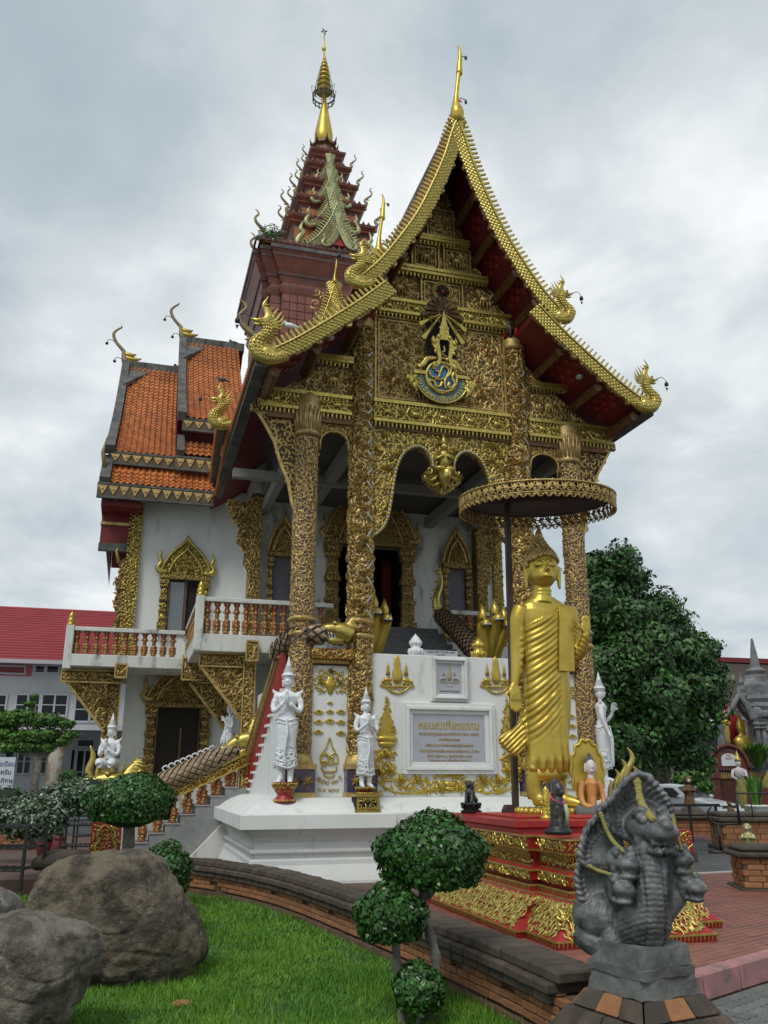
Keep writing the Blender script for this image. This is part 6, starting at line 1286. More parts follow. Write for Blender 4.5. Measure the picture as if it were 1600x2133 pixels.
w_ = wpt(226, 1602, 19.0); deity('deity_statue', 'white kneeling praying figure riding the golden dragon before the left balcony post', w_, CA-.5, 1.9, 'wai', 'white deity statues around the temple front', kneel=True)
dk = thing('golden_dragon', 'small golden flame dragon carrying a kneeling white figure, behind the round topiary', 'statue', wpt(232, 1640, 19.0), CA)
dragon_head('dragon', dk, Matrix.Translation((0, 0, .0)), 1.1)
m = MB()
for i in range(7):
    a = -.9+i*.3; m.tube(smooth_path([(.1*i-.3, .05, -.1), (.1*i-.3+.15*a, 0, .2), (.12*i-.3+.2*a, 0, .45+.12*math.sin(i*2))], 3), lerp_rad([.10, .09, .005], 7), 6, 0, flat=.5)
m.tube(smooth_path([(-.3, 0, .0), (-.48, 0, .3), (-.42, 0, .6), (-.5, 0, .85)], 4), lerp_rad([.1, .08, .06, .005], 13), 6, 0); m.build('flames', M['goldb'], dk)
w_ = wpt(474, 1600, 19.5); deity('deity_statue', 'small white raised-arm figure in the shade beside the scaly balustrade', w_, CA-1.2, 1.5, 'raise', 'white deity statues around the temple front')
# ================================================================== great pedestal of the standing image
PD_ = onT('red_pedestal', 'large red and gold tiered pedestal with flaring base under the golden standing Buddha', 'pedestal', 0, 0, 0)
tier = [(.50,-.02),(.52,.06),(.50,.07),(.40,.15),(.27,.27),(.20,.36),(.18,.37),(.18,.42),(.10,.43),(.10,.46),(.16,.47),(.18,.56),(.12,.58),(.07,.60),(.06,.66),(.10,.72),(.14,.75),(.16,.76),(.18,.88),(.06,.885),(.06,.89)]
blocks = [(.33, 1.15, -6.16, -2.4, 0), (.16, 1.72, -5.3, -2.6, 0)]
m = MB(); tier = [(a, b*1.1) for a, b in tier]; ringstack(m, .33, 1.12, -6.2, -3.5, tier, 0); ringstack(m, .22, 1.7, -5.5, -3.3, [(a, b+.002) for a, b in tier], 0); ringstack(m, .18, 1.75, -5.25, -2.9, [(.10, .97), (.10, 1.03), (.14, 1.05), (.14, 1.12), (.0, 1.125)], 0)
m.build('body', M['red'], PD_, bevel=.004)
m = MB()
def face_relief(x0, x1, yb, prof_lo, prof_hi, step, kinds, side=None):
    (o0, z0), (o1, z1) = prof_lo, prof_hi; H = z1-z0
    if side is None:
        mp = lambda s_, t_, h_: np.stack([s_, yb-(o0+(o1-o0)*np.clip((t_-z0)/H, -.1, 1.1))-h_, t_], 1); relief(m, scatter(x0-max(o0, o1)*.8, x1+max(o0, o1)*.8, z0+.01, z1-.01, step, None, kinds, 1.75), mp, 0, 1.2)
    else:
        xb, ya, ybk = side; mp = lambda s_, t_, h_: np.stack([xb-(o0+(o1-o0)*np.clip((t_-z0)/H, -.1, 1.1))-h_, s_, t_], 1); relief(m, scatter(ya-max(o0, o1)*.8, ybk, z0+.01, z1-.01, step, None, kinds, 1.75), mp, 0, 1.2)
for lo, hi, st_, kd_ in (((.50, .085), (.20, .385), .05, 'clmdl'), ((.16, .52), (.18, .61), .042, 'cdf'), ((.07, .66), (.12, .79), .05, 'cdlm'), ((.16, .84), (.18, .96), .046, 'cdcdf')):
    face_relief(.33, 1.12, -6.2, lo, hi, st_, kd_)
    face_relief(1.2, 1.7, -5.5, lo, hi, st_, kd_)
    face_relief(0, 0, 0, lo, hi, st_, kd_, side=(.33, -6.2, -5.55)); face_relief(0, 0, 0, lo, hi, st_, kd_, side=(.22, -5.5, -3.3))
m.build('flame_relief', M['goldb'], PD_, fixn=False, kind='stuff')
m = MB()
for (o_, z, sc) in ((.51, .035, .055), (.18, .435, .04), (.10, .49, .03), (.17, .82, .045), (.10, .645, .04), (.13, .78, .035)):
    for (x0, x1, yb) in ((.33-o_, 1.12+o_, -6.2-o_), (1.12, 1.7+o_, -5.5-o_)): relief(m, [(q, z, sc, PI, 'p') for q in np.arange(x0+.02, x1, sc*.85)], flat(yb), 0, 1.2)
    for (xb, ya, yb2) in ((.33-o_, -6.2-o_, -5.5-o_), (.22-o_, -5.5-o_, -3.3)): relief(m, [(q, z, sc, PI, 'p') for q in np.arange(ya+.02, yb2, sc*.85)], lambda s_, t_, h_, xb=xb: np.stack([xb-h_, s_, t_], 1), 0, 1.2)
m.build('petal_bands', M['goldb'], PD_, fixn=False, kind='stuff')
m = MB()
for o_, z in ((.52, .07), (.20, .40), (.18, .468), (.185, .622), (.155, .83), (.185, .973)):
    for (x0, x1, y0, y1) in ((.33, 1.12, -6.2, -3.5), (.22, 1.7, -5.5, -3.3)):
        q = [(x0-o_, y1, z), (x0-o_, y0-o_, z), (x1+o_, y0-o_, z), (x1+o_, y1, z)]
        for i in range(3): m.beam(q[i], q[i+1], .018, .018, 0)
m.build('gilt_edges', M['goldb'], PD_)
text('lettering', 'ดร.สมคิด ศรีกาญ\nสำนักพุทธศาสนา', .075, M['goldb'], PD_, FR(.88, -6.392, .915), .003, bold=.001, fit=.42)
m = MB(); m.box(.3, 1.6, -4.9, -3.5, 1.126, 1.15, 0); m.box(.95, 1.45, -5.1, -4.9, 1.126, 1.145, 1); m.build('upper_step', [M['redb'], M['redb']], PD_, bevel=.006)
# ================================================================== golden standing image (coordinates in temple frame on plane y=-4)
BY = -4.0; BX = lambda px, py: xz(px, py, BY)
bd = onT('golden_buddha', 'tall golden standing Buddha statue with raised left hand beneath the parasol', 'statue', 0, 0, 0)
b = MB()
secs = [(1604, 1096, 1184, .17), (1585, 1093, 1190, .19), (1540, 1094, 1187, .18), (1490, 1091, 1188, .185), (1440, 1088, 1189, .19), (1400, 1087, 1187, .20), (1360, 1088, 1184, .195), (1320, 1087, 1183, .20), (1290, 1083, 1184, .205), (1270, 1079, 1187, .185), (1258, 1084, 1182, .15), (1250, 1093, 1168, .12), (1244, 1102, 1156, .10)]
V = []; NS = 28
for py, l, r_, dp in secs:
    (xl, z), (xr, _) = BX(l, py), BX(r_, py); xc = (xl+xr)/2; w2 = (xr-xl)/2*(.93 if py < 1380 else .88)
    for j in range(NS):
        a = 2*PI*j/NS; ce, se = math.cos(a), math.sin(a); V.append((xc+w2*math.copysign(abs(ce)**.85, ce), BY+dp*math.copysign(abs(se)**.85, se), z))
F = [(i*NS+j, i*NS+(j+1) % NS, (i+1)*NS+(j+1) % NS, (i+1)*NS+j) for i in range(len(secs)-1) for j in range(NS)]+[tuple(range(NS)), tuple((len(secs)-1)*NS+j for j in range(NS))[::-1]]
b.add(V, F)
def bt(pts, rad, n=14, k=4, flat=1.0):
    P = []
    for q in pts: x, z = BX(q[0], q[1]); P.append((x, BY+(q[2] if len(q) > 2 else 0), z))
    P = smooth_path(P, k); b.tube(P, lerp_rad(rad, len(P)), n, flat=flat); return P
bt([(1086, 1266, .0), (1079, 1290, .0), (1077, 1340, .0), (1075, 1385, -.01), (1070, 1428, -.03)], [.115, .118, .098, .08, .052])          # lowered arm
bt([(1180, 1268), (1189, 1290, .0), (1194, 1330, -.02), (1193, 1365, -.06)], [.115, .118, .112, .10]); bt([(1196, 1368, -.08), (1199, 1356, -.16), (1201, 1338, -.24), (1200, 1325, -.28)], [.10, .085, .065, .05])
bt([(1184, 1300, -.05), (1192, 1360, -.05), (1190, 1392, -.04)], [.06, .12, .03])
(xw, zw) = BX(1069, 1432); hand(b, (xw, BY-.04, zw), (.02, -.05, -1), (0, -1, 0), 1.9, .15, 1)
(xw, zw) = BX(1200, 1325); hand(b, (xw, BY-.28, zw), (.03, -.03, 1), (0, -1, 0), 1.45, .1, -1)
# head
hx, hzc = BX(1127, 1186); HY = BY-.03; hr = (.222, .245, .30); b.ball((hx, HY, hzc), hr, 0, 24, 18); b.ball((hx-.02, HY-.09, hzc-.12), (.17, .16, .16), 0, 18, 12); bt([(1128, 1225, -.02), (1127, 1240, -.01), (1127, 1255, 0)], [.135, .145, .19])
FX = hx; HA = math.radians(-13); nb0 = len(b.v)
b.tube([(FX+.01, HY-.235, hzc+.04), (FX+.02, HY-.275, hzc-.04), (FX+.02, HY-.285, hzc-.075)], [.018, .028, .036], 8)
for s in (-1, 1):
    b.ball((FX+.015+s*.025, HY-.262, hzc-.078), .022); b.ball((FX+s*.095, HY-.195, hzc+.012), (.062, .04, .034), 0, 12, 8)
    b.tube(smooth_path([(FX+s*.02, HY-.245, hzc+.045), (FX+s*.09, HY-.238, hzc+.085), (FX+s*.165, HY-.165, hzc+.045)], 4), .011, 6)
    b.tube(smooth_path([(hx+s*.225, HY-.0, hzc+.03), (hx+s*.245, HY+.0, hzc-.06), (hx+s*.235, HY-.01, hzc-.22), (hx+s*.245, HY-.01, hzc-.30)], 4), lerp_rad([.045, .035, .03, .02], 13), 8)
for zq, w_ in ((-.135, .014), (-.158, .018)): b.tube(smooth_path([(FX-.055, HY-.225, hzc+zq+.006), (FX+.018, HY-.268, hzc+zq-.002), (FX+.09, HY-.222, hzc+zq+.006)], 4), w_, 6)
for i in range(3): b.tube([(hx-.11+.1*math.cos(t)*0, HY, hzc), (hx, HY, hzc)], .01, 4) if False else None
_c, _s = math.cos(HA), math.sin(HA)
for i_ in range(nb0, len(b.v)):
    a_ = b.v[i_]; xx_ = a_[:, 0]-hx; yy_ = a_[:, 1]-HY; a_[:, 0] = hx+xx_*_c-yy_*_s; a_[:, 1] = HY+xx_*_s+yy_*_c
# legs, feet
for (x1, y1, x2, y2, x3, y3, x4) in ((1113, 1600, 1112, 1640, 1116, 1662, 1146), (1162, 1600, 1164, 1640, 1168, 1664, 1198)):
    bt([(x1, y1), (x2, y2), (x3, y3)], [.12, .105, .11]); bt([(x3, y3+2, 0), ((x3+x4)/2, y3+6, -.16), (x4-4, y3+11, -.26)], [.10, .075, .045])
# windblown hem
for i in range(9):
    t_ = i/8; bt([(1098, 1480+t_*60, .03), (1082-t_*3, 1515+t_*48, .04), (1060-(1-t_)*10+t_*14, 1538+t_*33, .05), (1047+t_*26, 1548+t_*26, .05)], [.05, .055, .042, .03], 8)
bx0, bz0 = BX(1166, 1268); bx1, bz1 = BX(1166, 1404)
gx = lambda px, py: BX(px, py)[0]
xb0 = gx(1148, 1300)
def folds(co, nr):
    x, y, z = co[:, 0], co[:, 1], co[:, 2]; zt = BX(1130, 1258)[1]; zh = BX(1130, 1600)[1]; zm = BX(1130, 1412)[1]
    xs = x-gx(1150, 1300); body = (z < zt-.02) & (z > zh-.03) & (x > gx(1080, 1400)) & (x < gx(1192, 1400)); front = np.clip(-nr[:, 1]*1.6+.4, 0, 1)
    arm = x < gx(1086, 1300)
    d = np.zeros(len(x)); left = body & (xs < 0.0) & ~(arm & (z > BX(1080, 1330)[1]))
    lim = z < (zt-.10+xs*(-.0)+(-xs)*-.55)
    u = -xs; ph = (z+u*1.05-u*u*.55)*2*PI/(.088)+2.6*np.sin(z*2.6+x*3); env = np.clip(u/.10, 0, 1)*np.clip((z-BX(1130, 1520)[1]+u*.6)/.3, 0, 1)
    d += np.where(left & lim, ((np.abs(np.sin(ph*.5))**.55-.6)*.021+.005*np.sin(ph*.37+x*9))*env*front, 0)
    low = body & (z < zm+.06); ph2 = xs*2*PI/.13+.6*np.sin(z*3); d += np.where(low, np.sin(ph2)*.014*np.clip((zm-z)/.3, 0, 1)*front*np.clip(1-u/.28, .15, 1), 0)
    hem = np.clip((zh+.16-z)/.16, 0, 1)*body; d += hem*.022*np.sin(xs*2*PI/.12)
    d += np.where(body & lim, .012, 0)
    sl = (x > gx(1184, 1340)) & (z < BX(1190, 1290)[1]) & (z > BX(1190, 1400)[1]); d += np.where(sl, .004*np.sin((z*1.3+x)*2*PI/.09), 0)
    nk = (z < BX(1127, 1228)[1]) & (z > BX(1127, 1246)[1]) & (np.abs(x-hx) < .16); d += np.where(nk, .007*np.sin(z*2*PI/.05), 0)
    fan = (x < gx(1094, 1540)) & (z < BX(1080, 1490)[1]) & (z > zh-.1); d += np.where(fan, .012*np.sin((x*.9-z)*2*PI/.07), 0)
    return d
me = fuse(b, .016, 2, .4, folds); withmat(me, M['gold']); link('body', me, bd)
m = MB(); P = []
for py in np.linspace(1268, 1402, 12): P.append(py)
m2 = []
for i, py in enumerate(P):
    l, r_ = BX(1150+1.0*(i/11)*-2, py), BX(1180+(i/11)*2, py); dp = float(np.interp(py, [1258, 1290, 1400], [.165, .215, .225])); m2 += [(l[0], BY-dp+.0, l[1]), (r_[0], BY-dp+.035, r_[1]), (l[0], BY-dp-.035, l[1]), ((l[0]+r_[0])/2, BY-dp-.03, l[1]), (r_[0], BY-dp-.0, r_[1])]
F = []
for i in range(11): p_, q = 5*i, 5*i+5; F += [(p_+2, p_+3, q+3, q+2), (p_+3, p_+4, q+4, q+3), (p_, p_+2, q+2, q), (p_+4, p_+1, q+1, q+4)]
F += [(0, 1, 4, 3, 2), (55, 57, 58, 59, 56)]; m.add(m2, F, 0, False); m.build('shoulder_cloth', M['gold'], bd, bevel=.006)
m = MB(); hb_ = BX(1140, 1604)[1]; (xl, z), (xr, _) = BX(1098, 1604), BX(1182, 1620); m.lathe([(1, 0), (.97, -.10), (.9, -.17)], 24, ((xl+xr)/2, BY, hb_+.03), sx=(xr-xl)/2, sy=.16); m.build('under_robe', M['gold'], bd)
m = MB()
for i in range(26):
    th = .12+i*.056
    n_ = max(1, int(2*PI*math.sin(th)*.24/.052))
    for j in range(n_):
        a = 2*PI*(j+.5*(i % 2))/n_; p_ = Vector((math.sin(th)*math.cos(a), math.sin(th)*math.sin(a), math.cos(th)))
        if p_.y < -.1 and p_.z < .50-.25*p_.x*p_.x-.0: continue
        if p_.z < -.05: continue
        m.ball((hx+p_.x*.236, HY+p_.y*.262, hzc+p_.z*.318), .034, 0, 6, 4)
for i in range(5):
    for j in range(12-i*2): a = 2*PI*j/(12-i*2)+i*.3; m.ball((hx-.01+(.145-.024*i)*math.cos(a), HY+.02+(.145-.024*i)*math.sin(a), hzc+.29+i*.040), .034, 0, 6, 4)
m.ball((hx-.01, HY+.02, hzc+.29), (.11, .11, .17)); m.build('hair_curls', M['goldd'], bd, fixn=False)
fx, fz = BX(1122, 1122); m = MB(); m.lathe([(.0, -.04), (.045, -.03), (.062, .03), (.05, .08), (.028, .13), (.0, .22)], 12, (fx, HY+.02, fz)); m.build('flame_finial', M['goldd'], bd)
m = MB()
for s in (-1, 1): m.tube(smooth_path([(FX+s*.035, HY-.232, hzc+.012), (FX+s*.095, HY-.236, hzc-.014), (FX+s*.155, HY-.185, hzc+.012)], 4), .006, 5, 0)
m.xf(Matrix.Translation((hx, HY, 0))@Matrix.Rotation(HA, 4, 'Z')@Matrix.Translation((-hx, -HY, 0))); m.build('eyelids', M['wood'], bd)
cx_, cz_ = BX(1143, 1682); m = MB(); zb_ = 1.12; m.lathe([(.30, zb_-.02), (.36, zb_+.0), (.345, zb_+.07), (.30, cz_-.0)], 28, (cx_-.0, BY-.06, 0), 0, sx=1.35)
for k in range(30): a = k*2*PI/30; m.ball((cx_+.46*math.cos(a), BY-.06+.345*math.sin(a), zb_+.06), (.045, .045, .05), 0, 6, 5)
m.build('lotus_base', M['gold'], bd)
# parasol over the image
ux, uz = xz(1120, 1010, -3.9); uc = (xz(960, 1050, -3.9)[0]+xz(1281, 1040, -3.9)[0])/2-.06; ur = (xz(1281, 1040, -3.9)[0]-xz(960, 1050, -3.9)[0])/2*.90; uzc = 5.56
pa = onT('parasol', 'wide round ceremonial parasol with openwork gold fringe on a brown pole', 'parasol', 0, 0, 0)
NU = 64; m = MB(); m.lathe([(ur, uzc+.02), (ur*.98, uzc+.05), (ur*.6, uzc+.18), (ur*.2, uzc+.30), (.02, uzc+.36)], NU, (uc, -3.9, 0), 0); m.lathe([(ur*.97, uzc), (ur*.5, uzc+.12), (.02, uzc+.2)], NU, (uc, -3.9, 0), 1); m.build('canopy', [M['pole'], mat('dark_canopy_lining', (.05, .025, .025), .8)], pa, fixn=False)
m = MB(); mp = cyl(uc, -3.9, ur)
for zq, r_ in ((uzc+.05, .022), (uzc-.17, .014)): m.tube([(uc+ur*math.cos(t), -3.9+ur*math.sin(t), zq) for t in np.linspace(0, 2*PI, NU+1)], r_, 6, 0, caps=False)
n_ = 62; it = []
for k in range(n_):
    s_ = (k+.5)*2*PI*ur/n_
    it += [(s_, uzc-.03, .13, .6 if k % 2 else 2.2, 'c'), (s_, uzc-.11, .12, 3.6 if k % 2 else 5, 'd'), (s_+.05, uzc-.06, .14, .3 if k % 2 else -.5, 'l')]
relief(m, it, mp, 0, .5)
for k in range(n_): 
    s0 = k*2*PI/n_; m.tube([(uc+ur*math.cos(s0+q*2*PI/n_), -3.9+ur*math.sin(s0+q*2*PI/n_), uzc-.18-.085*math.sin(PI*q)) for q in np.linspace(0, 1, 6)], .012, 4, 0); m.tube([(uc+ur*math.cos(s0+q*2*PI/n_), -3.9+ur*math.sin(s0+q*2*PI/n_), uzc-.18-.045*math.sin(PI*(q-.2)/.6)) for q in np.linspace(.2, .8, 5)], .009, 4, 0)
    s1 = s0+PI/n_; m.tube([(uc+ur*math.cos(s0), -3.9+ur*math.sin(s0), uzc-.17), (uc+ur*math.cos(s1), -3.9+ur*math.sin(s1), uzc+.04)], .010, 4, 0); m.tube([(uc+ur*math.cos(s1), -3.9+ur*math.sin(s1), uzc-.17), (uc+ur*math.cos(s0), -3.9+ur*math.sin(s0), uzc+.04)], .010, 4, 0)
    m.tube([(uc+ur*math.cos(s0), -3.9+ur*math.sin(s0), uzc+.05), (uc+ur*math.cos(s0), -3.9+ur*math.sin(s0), uzc+.09)], [.018, .004], 4, 0)
m.build('openwork_fringe', M['goldd'], pa, fixn=False)
m = MB(); a, c_ = xz(1074, 1690, -3.65), xz(1058, 1085, -3.65); m.beam((a[0], -3.65, 1.03), (c_[0], -3.65, uzc+.1), .075, .075, 0); m.prism([(a[0]-.02+.09*math.cos(k*PI/3)-.08, 1.17+.09*math.sin(k*PI/3)) for k in range(6)], -3.7, -3.6, 0); m.build('pole', M['pole'], pa)
for k in range(10):
    a = k*PI/5; m = MB(); m.beam((uc+.05*math.cos(a), -3.9+.05*math.sin(a), uzc+.1), (uc+ur*.97*math.cos(a), -3.9+ur*.97*math.sin(a), uzc+.015), .03, .03, 0); m.build('rib', M['pole'], pa)
m = MB(); m.beam((c_[0], -3.65, uzc+.06), (uc, -3.9, uzc+.08), .06, .08, 0); m.build('arm', M['pole'], pa)

TILT = Matrix.Translation((uc, -3.9, uzc))@Matrix.Rotation(R(4.2), 4, 'X')@Matrix.Rotation(R(-1.0), 4, 'Y')@Matrix.Translation((-uc, 3.9, -uzc))
for o in pa.children:
    if o.name.split('.')[0] in ('canopy', 'openwork_fringe', 'rib'): o.matrix_local = TILT@(Matrix.Translation((0, 0, uzc*.26))@Matrix.Diagonal((1, 1, .74, 1)) if o.name.startswith('open') else Matrix.Identity(4))

for px, lab, mt, r in ((866, 'white double lotus bud finial standing on the white wall top', 'statue', .14), (997, 'golden lotus bud finial on the white wall top beside the hooded heads', 'gold', .15)):
    x, _ = xz(px, 1362, .2); t = onT('bud_finial', lab, 'finial', x, .2, 3.76); m = MB(); m.lathe([(r*.9, 0), (r, .05), (r*.95, .12), (r*.6, .16), (r*.75, .2), (r*.8, .27), (r*.5, .34), (r*.2, .38), (0, .42)], 16)
    for k in range(10): a = k*PI/5; m.ball((r*.85*math.cos(a), r*.85*math.sin(a), .08), (.04, .04, .06), 0, 6, 4); m.ball((r*.68*math.cos(a), r*.68*math.sin(a), .24), (.035, .035, .05), 0, 6, 4)
    m.build('bud', M[mt], t)
# ================================================================== FOREGROUND: stone naga, boulders, clipped trees
from mathutils import noise as NZ
def push(P): return Vector(P)
ND = 6.3
def NP(px, py, dy=0): x, y, z = wpt(1333+(px-1335)*.93, py, ND); return (x, y+dy, z)
PXM = ND/CF*1.06
ng = thing('naga_statue', 'black and grey five headed naga stone sculpture with garlands on a stepped base', 'statue', (NP(1335, 1975)[0], ND, .3))
og = Vector(ng.location); b = MB()
def nt(pts, rad, n=12, flat=1.0, k=4):
    P = smooth_path([Vector(NP(*p))-og for p in pts], k); b.tube(P, [r*PXM for r in lerp_rad(rad, len(P))], n, flat=flat); return P
def nball(px, py, dy, rx, ry, rz, M_=None): b.ball(Vector(NP(px, py, dy))-og, (rx*PXM, ry*PXM, rz*PXM), 0, 16, 12, M_)
nt([(1332, 1985, 0), (1330, 1955, 0), (1336, 1915, -.02), (1342, 1870, -.02), (1345, 1835, -.02)], [26, 46, 54, 46, 34], 18)
nt([(1334, 1945, -.08), (1343, 1885, -.14), (1349, 1820, -.14), (1346, 1775, -.09), (1340, 1725, -.03)], [36, 33, 31, 31, 32], 16)
nt([(1330, 1925, -.02), (1310, 1860, -.05), (1288, 1815, -.07), (1278, 1785, -.06)], [26, 22, 21, 22], 14); nt([(1322, 1940, 0), (1300, 1892, -.04), (1280, 1862, -.08), (1268, 1835, -.08)], [26, 21, 20, 20], 14)
nt([(1352, 1925, -.02), (1380, 1860, -.05), (1396, 1815, -.07), (1402, 1785, -.06)], [24, 20, 19, 20], 14); nt([(1358, 1940, 0), (1390, 1892, -.04), (1412, 1862, -.08), (1424, 1835, -.08)], [26, 20, 18, 18], 14)
def nhead(px, py, dy, k, t=0):
    nball(px, py, dy, 30*k, 34*k, 26*k); nball(px+(6+t)*k, py+6*k, dy-.10*k, 25*k, 34*k, 17*k); nball(px+(6+t)*k, py+36*k, dy-.075*k, 21*k, 32*k, 9*k)
    nball(px+(8+t)*k, py-4*k, dy-.19*k, 10*k, 10*k, 10*k)
    for s in (-1, 1): nball(px+s*17*k+t*k*.4, py-17*k, dy-.095*k, 11*k, 9*k, 10*k); nt([(px+s*8*k, py-24*k, dy-.11*k), (px+s*19*k, py-30*k, dy-.10*k), (px+s*30*k, py-20*k, dy-.06*k)], [5*k, 6*k, 4*k], 6, k=3); nt([(px+s*26*k+t*k, py+2*k, dy-.06*k), (px+s*27*k+t*k, py+20*k, dy-.06*k), (px+s*20*k+t*k, py+38*k, dy-.06*k)], [6*k, 7*k, 4*k], 6, k=3)
    for q in range(-3, 4): nt([(px+(6+t+q*6.0)*k, py+19*k, dy-.185*k+abs(q)*.012), (px+(6+t+q*6)*k, py+27*k, dy-.19*k+abs(q)*.012)], [3.2*k, 1.5*k], 5, k=1)
nhead(1343, 1722, -.06, 1.28, 8); nhead(1284, 1788, -.09, .86, 4); nhead(1276, 1840, -.12, .80, 0); nhead(1404, 1782, -.08, .78, 6); nhead(1428, 1838, -.12, .74, 8)
def hood(out, dy, th, bulge=.09):
    P = [Vector(NP(px, py, dy))-og for px, py in out]; c = sum(P, Vector())/len(P); n = len(P); V = []; R_ = 6
    for i in range(R_+1):
        t = i/R_
        for p in P:
            q = c.lerp(p, t); V.append((q.x, q.y+bulge*t*t*-1*.8+.03, q.z))
    for i in range(R_+1):
        t = i/R_
        for p in P: q = c.lerp(p, t); V.append((q.x, q.y+bulge*t*t*-.8+.03+th*(1.05-.45*t), q.z))
    F = []; o2 = (R_+1)*n
    for i in range(R_):
        for j in range(n):
            a, b_, c_, d = i*n+j, i*n+(j+1) % n, (i+1)*n+(j+1) % n, (i+1)*n+j; F.append((a, b_, c_, d)); F.append((o2+d, o2+c_, o2+b_, o2+a))
    for j in range(n): F.append((R_*n+j, R_*n+(j+1) % n, o2+R_*n+(j+1) % n, o2+R_*n+j))
    b.add(V, F)
    for i in range(n): b.tube([Vector(V[R_*n+i])+Vector((0, .02, 0)), Vector(V[R_*n+(i+1) % n])+Vector((0, .02, 0))], 7*PXM, 6)
def cl(P): return [tuple(p)[:2] for p in smooth_path([(a, b_, 0) for a, b_ in P]+[(P[0][0], P[0][1], 0)], 3)][:-1]
hood(cl([(1322, 1611), (1290, 1634), (1264, 1666), (1241, 1688), (1243, 1706), (1270, 1730), (1300, 1744), (1340, 1750), (1375, 1742), (1392, 1722), (1400, 1700), (1393, 1672), (1372, 1642), (1345, 1617)]), -.0, .08, .13)
hood(cl([(1246, 1702), (1224, 1722), (1211, 1760), (1208, 1790), (1228, 1806), (1262, 1812), (1292, 1806), (1300, 1770), (1285, 1735)]), .07, .08, .07)
hood(cl([(1212, 1796), (1203, 1822), (1206, 1855), (1218, 1880), (1245, 1878), (1280, 1862), (1290, 1830), (1268, 1812), (1240, 1802)]), .11, .07, .06)
hood(cl([(1392, 1706), (1410, 1735), (1424, 1768), (1436, 1796), (1424, 1812), (1400, 1812), (1380, 1795), (1378, 1740)]), .07, .08, .07)
hood(cl([(1428, 1796), (1441, 1808), (1447, 1835), (1441, 1866), (1428, 1880), (1412, 1876), (1404, 1850), (1410, 1812)]), .11, .07, .06)
nball(1262, 1918, .22, 50, 62, 48); nt([(1225, 1955, .22), (1250, 1972, .12), (1300, 1975, .08), (1330, 1975, .1)], [26, 24, 22, 18], 12); nball(1300, 1960, .05, 40, 40, 30)
hz0 = [Vector(NP(px, py, -.05))-og for px, py in ((1343, 1722), (1284, 1788), (1276, 1840), (1404, 1782), (1428, 1838))]
def nd(co, nr):
    x, y, z = co[:, 0], co[:, 1], co[:, 2]; fr = np.clip(-nr[:, 1], 0, 1); zt = NP(1340, 1765)[2]-og.z; d = np.zeros(len(x))
    yb = NP(1335, 1900)[1]-og.y; cx_ = NP(1342, 1880)[0]-og.x; zq = NP(1340, 1905)[2]-og.z; neck = (z < zt) & (np.abs(x-cx_) < 62*PXM); sc_ = neck & ((np.abs(x-cx_) < 27*PXM) | (z < zq))
    ph = (z+.25*(x-cx_)**2*8)*2*PI/.034; d += np.where(sc_, -.009*np.clip(np.cos(ph)-.6, 0, 1)*2.2*fr, 0)
    dist = np.full(len(x), 9.0); ang = np.zeros(len(x))
    for h in hz0:
        q = np.hypot(x-h.x, z-h.z); ang = np.where(q < dist, np.arctan2(z-h.z, x-h.x), ang); dist = np.minimum(dist, q)
    hood_ = (dist > 38*PXM) & (z > zt-.38) & ~neck
    d += np.where(hood_, .0055*np.sin(ang*34+5*np.sin(dist*24))*np.clip((dist-38*PXM)/.05, 0, 1)+.003*(np.cos(dist*2*PI/.085) > .8), 0)
    for cxp in (1322, 1366): d += np.where((np.abs(x-(NP(cxp, 1850)[0]-og.x)-.0*(z)) < .007) & (z < zt) & (fr > .2), -.012, 0)
    return d
M['eye'] = mat('pale_stone_eye', (.24, .225, .215), .5)
me = fuse(b, .0085, 1, .35, nd); withmat(me, M['naga']); link('body', me, ng)
for (px, py, k, t) in ((1343, 1722, 1.28, 8), (1284, 1788, .86, 4), (1276, 1840, .8, 0), (1404, 1782, .78, 6), (1428, 1838, .74, 8)):
    for s in (-1, 1): m = MB(); m.ball(Vector(NP(px+s*17*k+t*k*.4, py-15*k, -.155-.08*(k-.8)))-og, 7.6*k*PXM, 0, 10, 8); m.build('eye', M['eye'], ng)
NR = .50
def block(z0, z1, w0, w1, mt, name, dx=0, dy=0, parent=ng, bev=.02):
    m = MB(); m.obox((dx, dy, (z0+z1)/2), (w0, w0, z1-z0), Matrix.Rotation(NR, 3, 'Z'), 0, w1/w0); return m.build(name, mt, parent, bevel=bev)
zz0 = .55-og.z
def rough_block(z0, z1, w0, w1, mt, name, seed):
    m = MB(); n = 14; V = []
    for i in range(6):
        t = i/5; w_ = (w0+(w1-w0)*t)/2
        ring = []
        for k in range(4*n):
            s, u = divmod(k, n); u = u/n*2-1; p = [(u, -1), (1, u), (-u, 1), (-1, -u)][s]; ring.append(p)
        for p in ring:
            q = Vector((p[0]*w_, p[1]*w_, z0+(z1-z0)*t)); q = Matrix.Rotation(NR, 3, 'Z')@q; d = NZ.noise_vector(q*6+Vector((seed, 0, 0)))*.014+NZ.noise_vector(q*18)*.006; V.append(q+d)
    F = [(i*4*n+k, i*4*n+(k+1) % (4*n), (i+1)*4*n+(k+1) % (4*n), (i+1)*4*n+k) for i in range(5) for k in range(4*n)]+[tuple(range(4*n))[::-1], tuple(5*4*n+k for k in range(4*n))]
    m.add(V, F, 0); return m.build(name, mt, ng, bevel=.0)
zp = lambda py: NP(1335, py, -.15)[2]-og.z
rough_block(zp(2003), zp(1960), .45, .43, M['cement'], 'base_block', 1); rough_block(zp(2022), zp(2003), .48, .48, M['cement'], 'base_block', 2); rough_block(zp(2062), zp(2022), .50, .46, M['cement'], 'base_block', 3)
bz = [(zp(2062), zp(2062)-.11, .68, .54), (zp(2062)-.11, zp(2062)-.24, .88, .72), (zp(2062)-.24, -.55, 1.0, 1.0)]
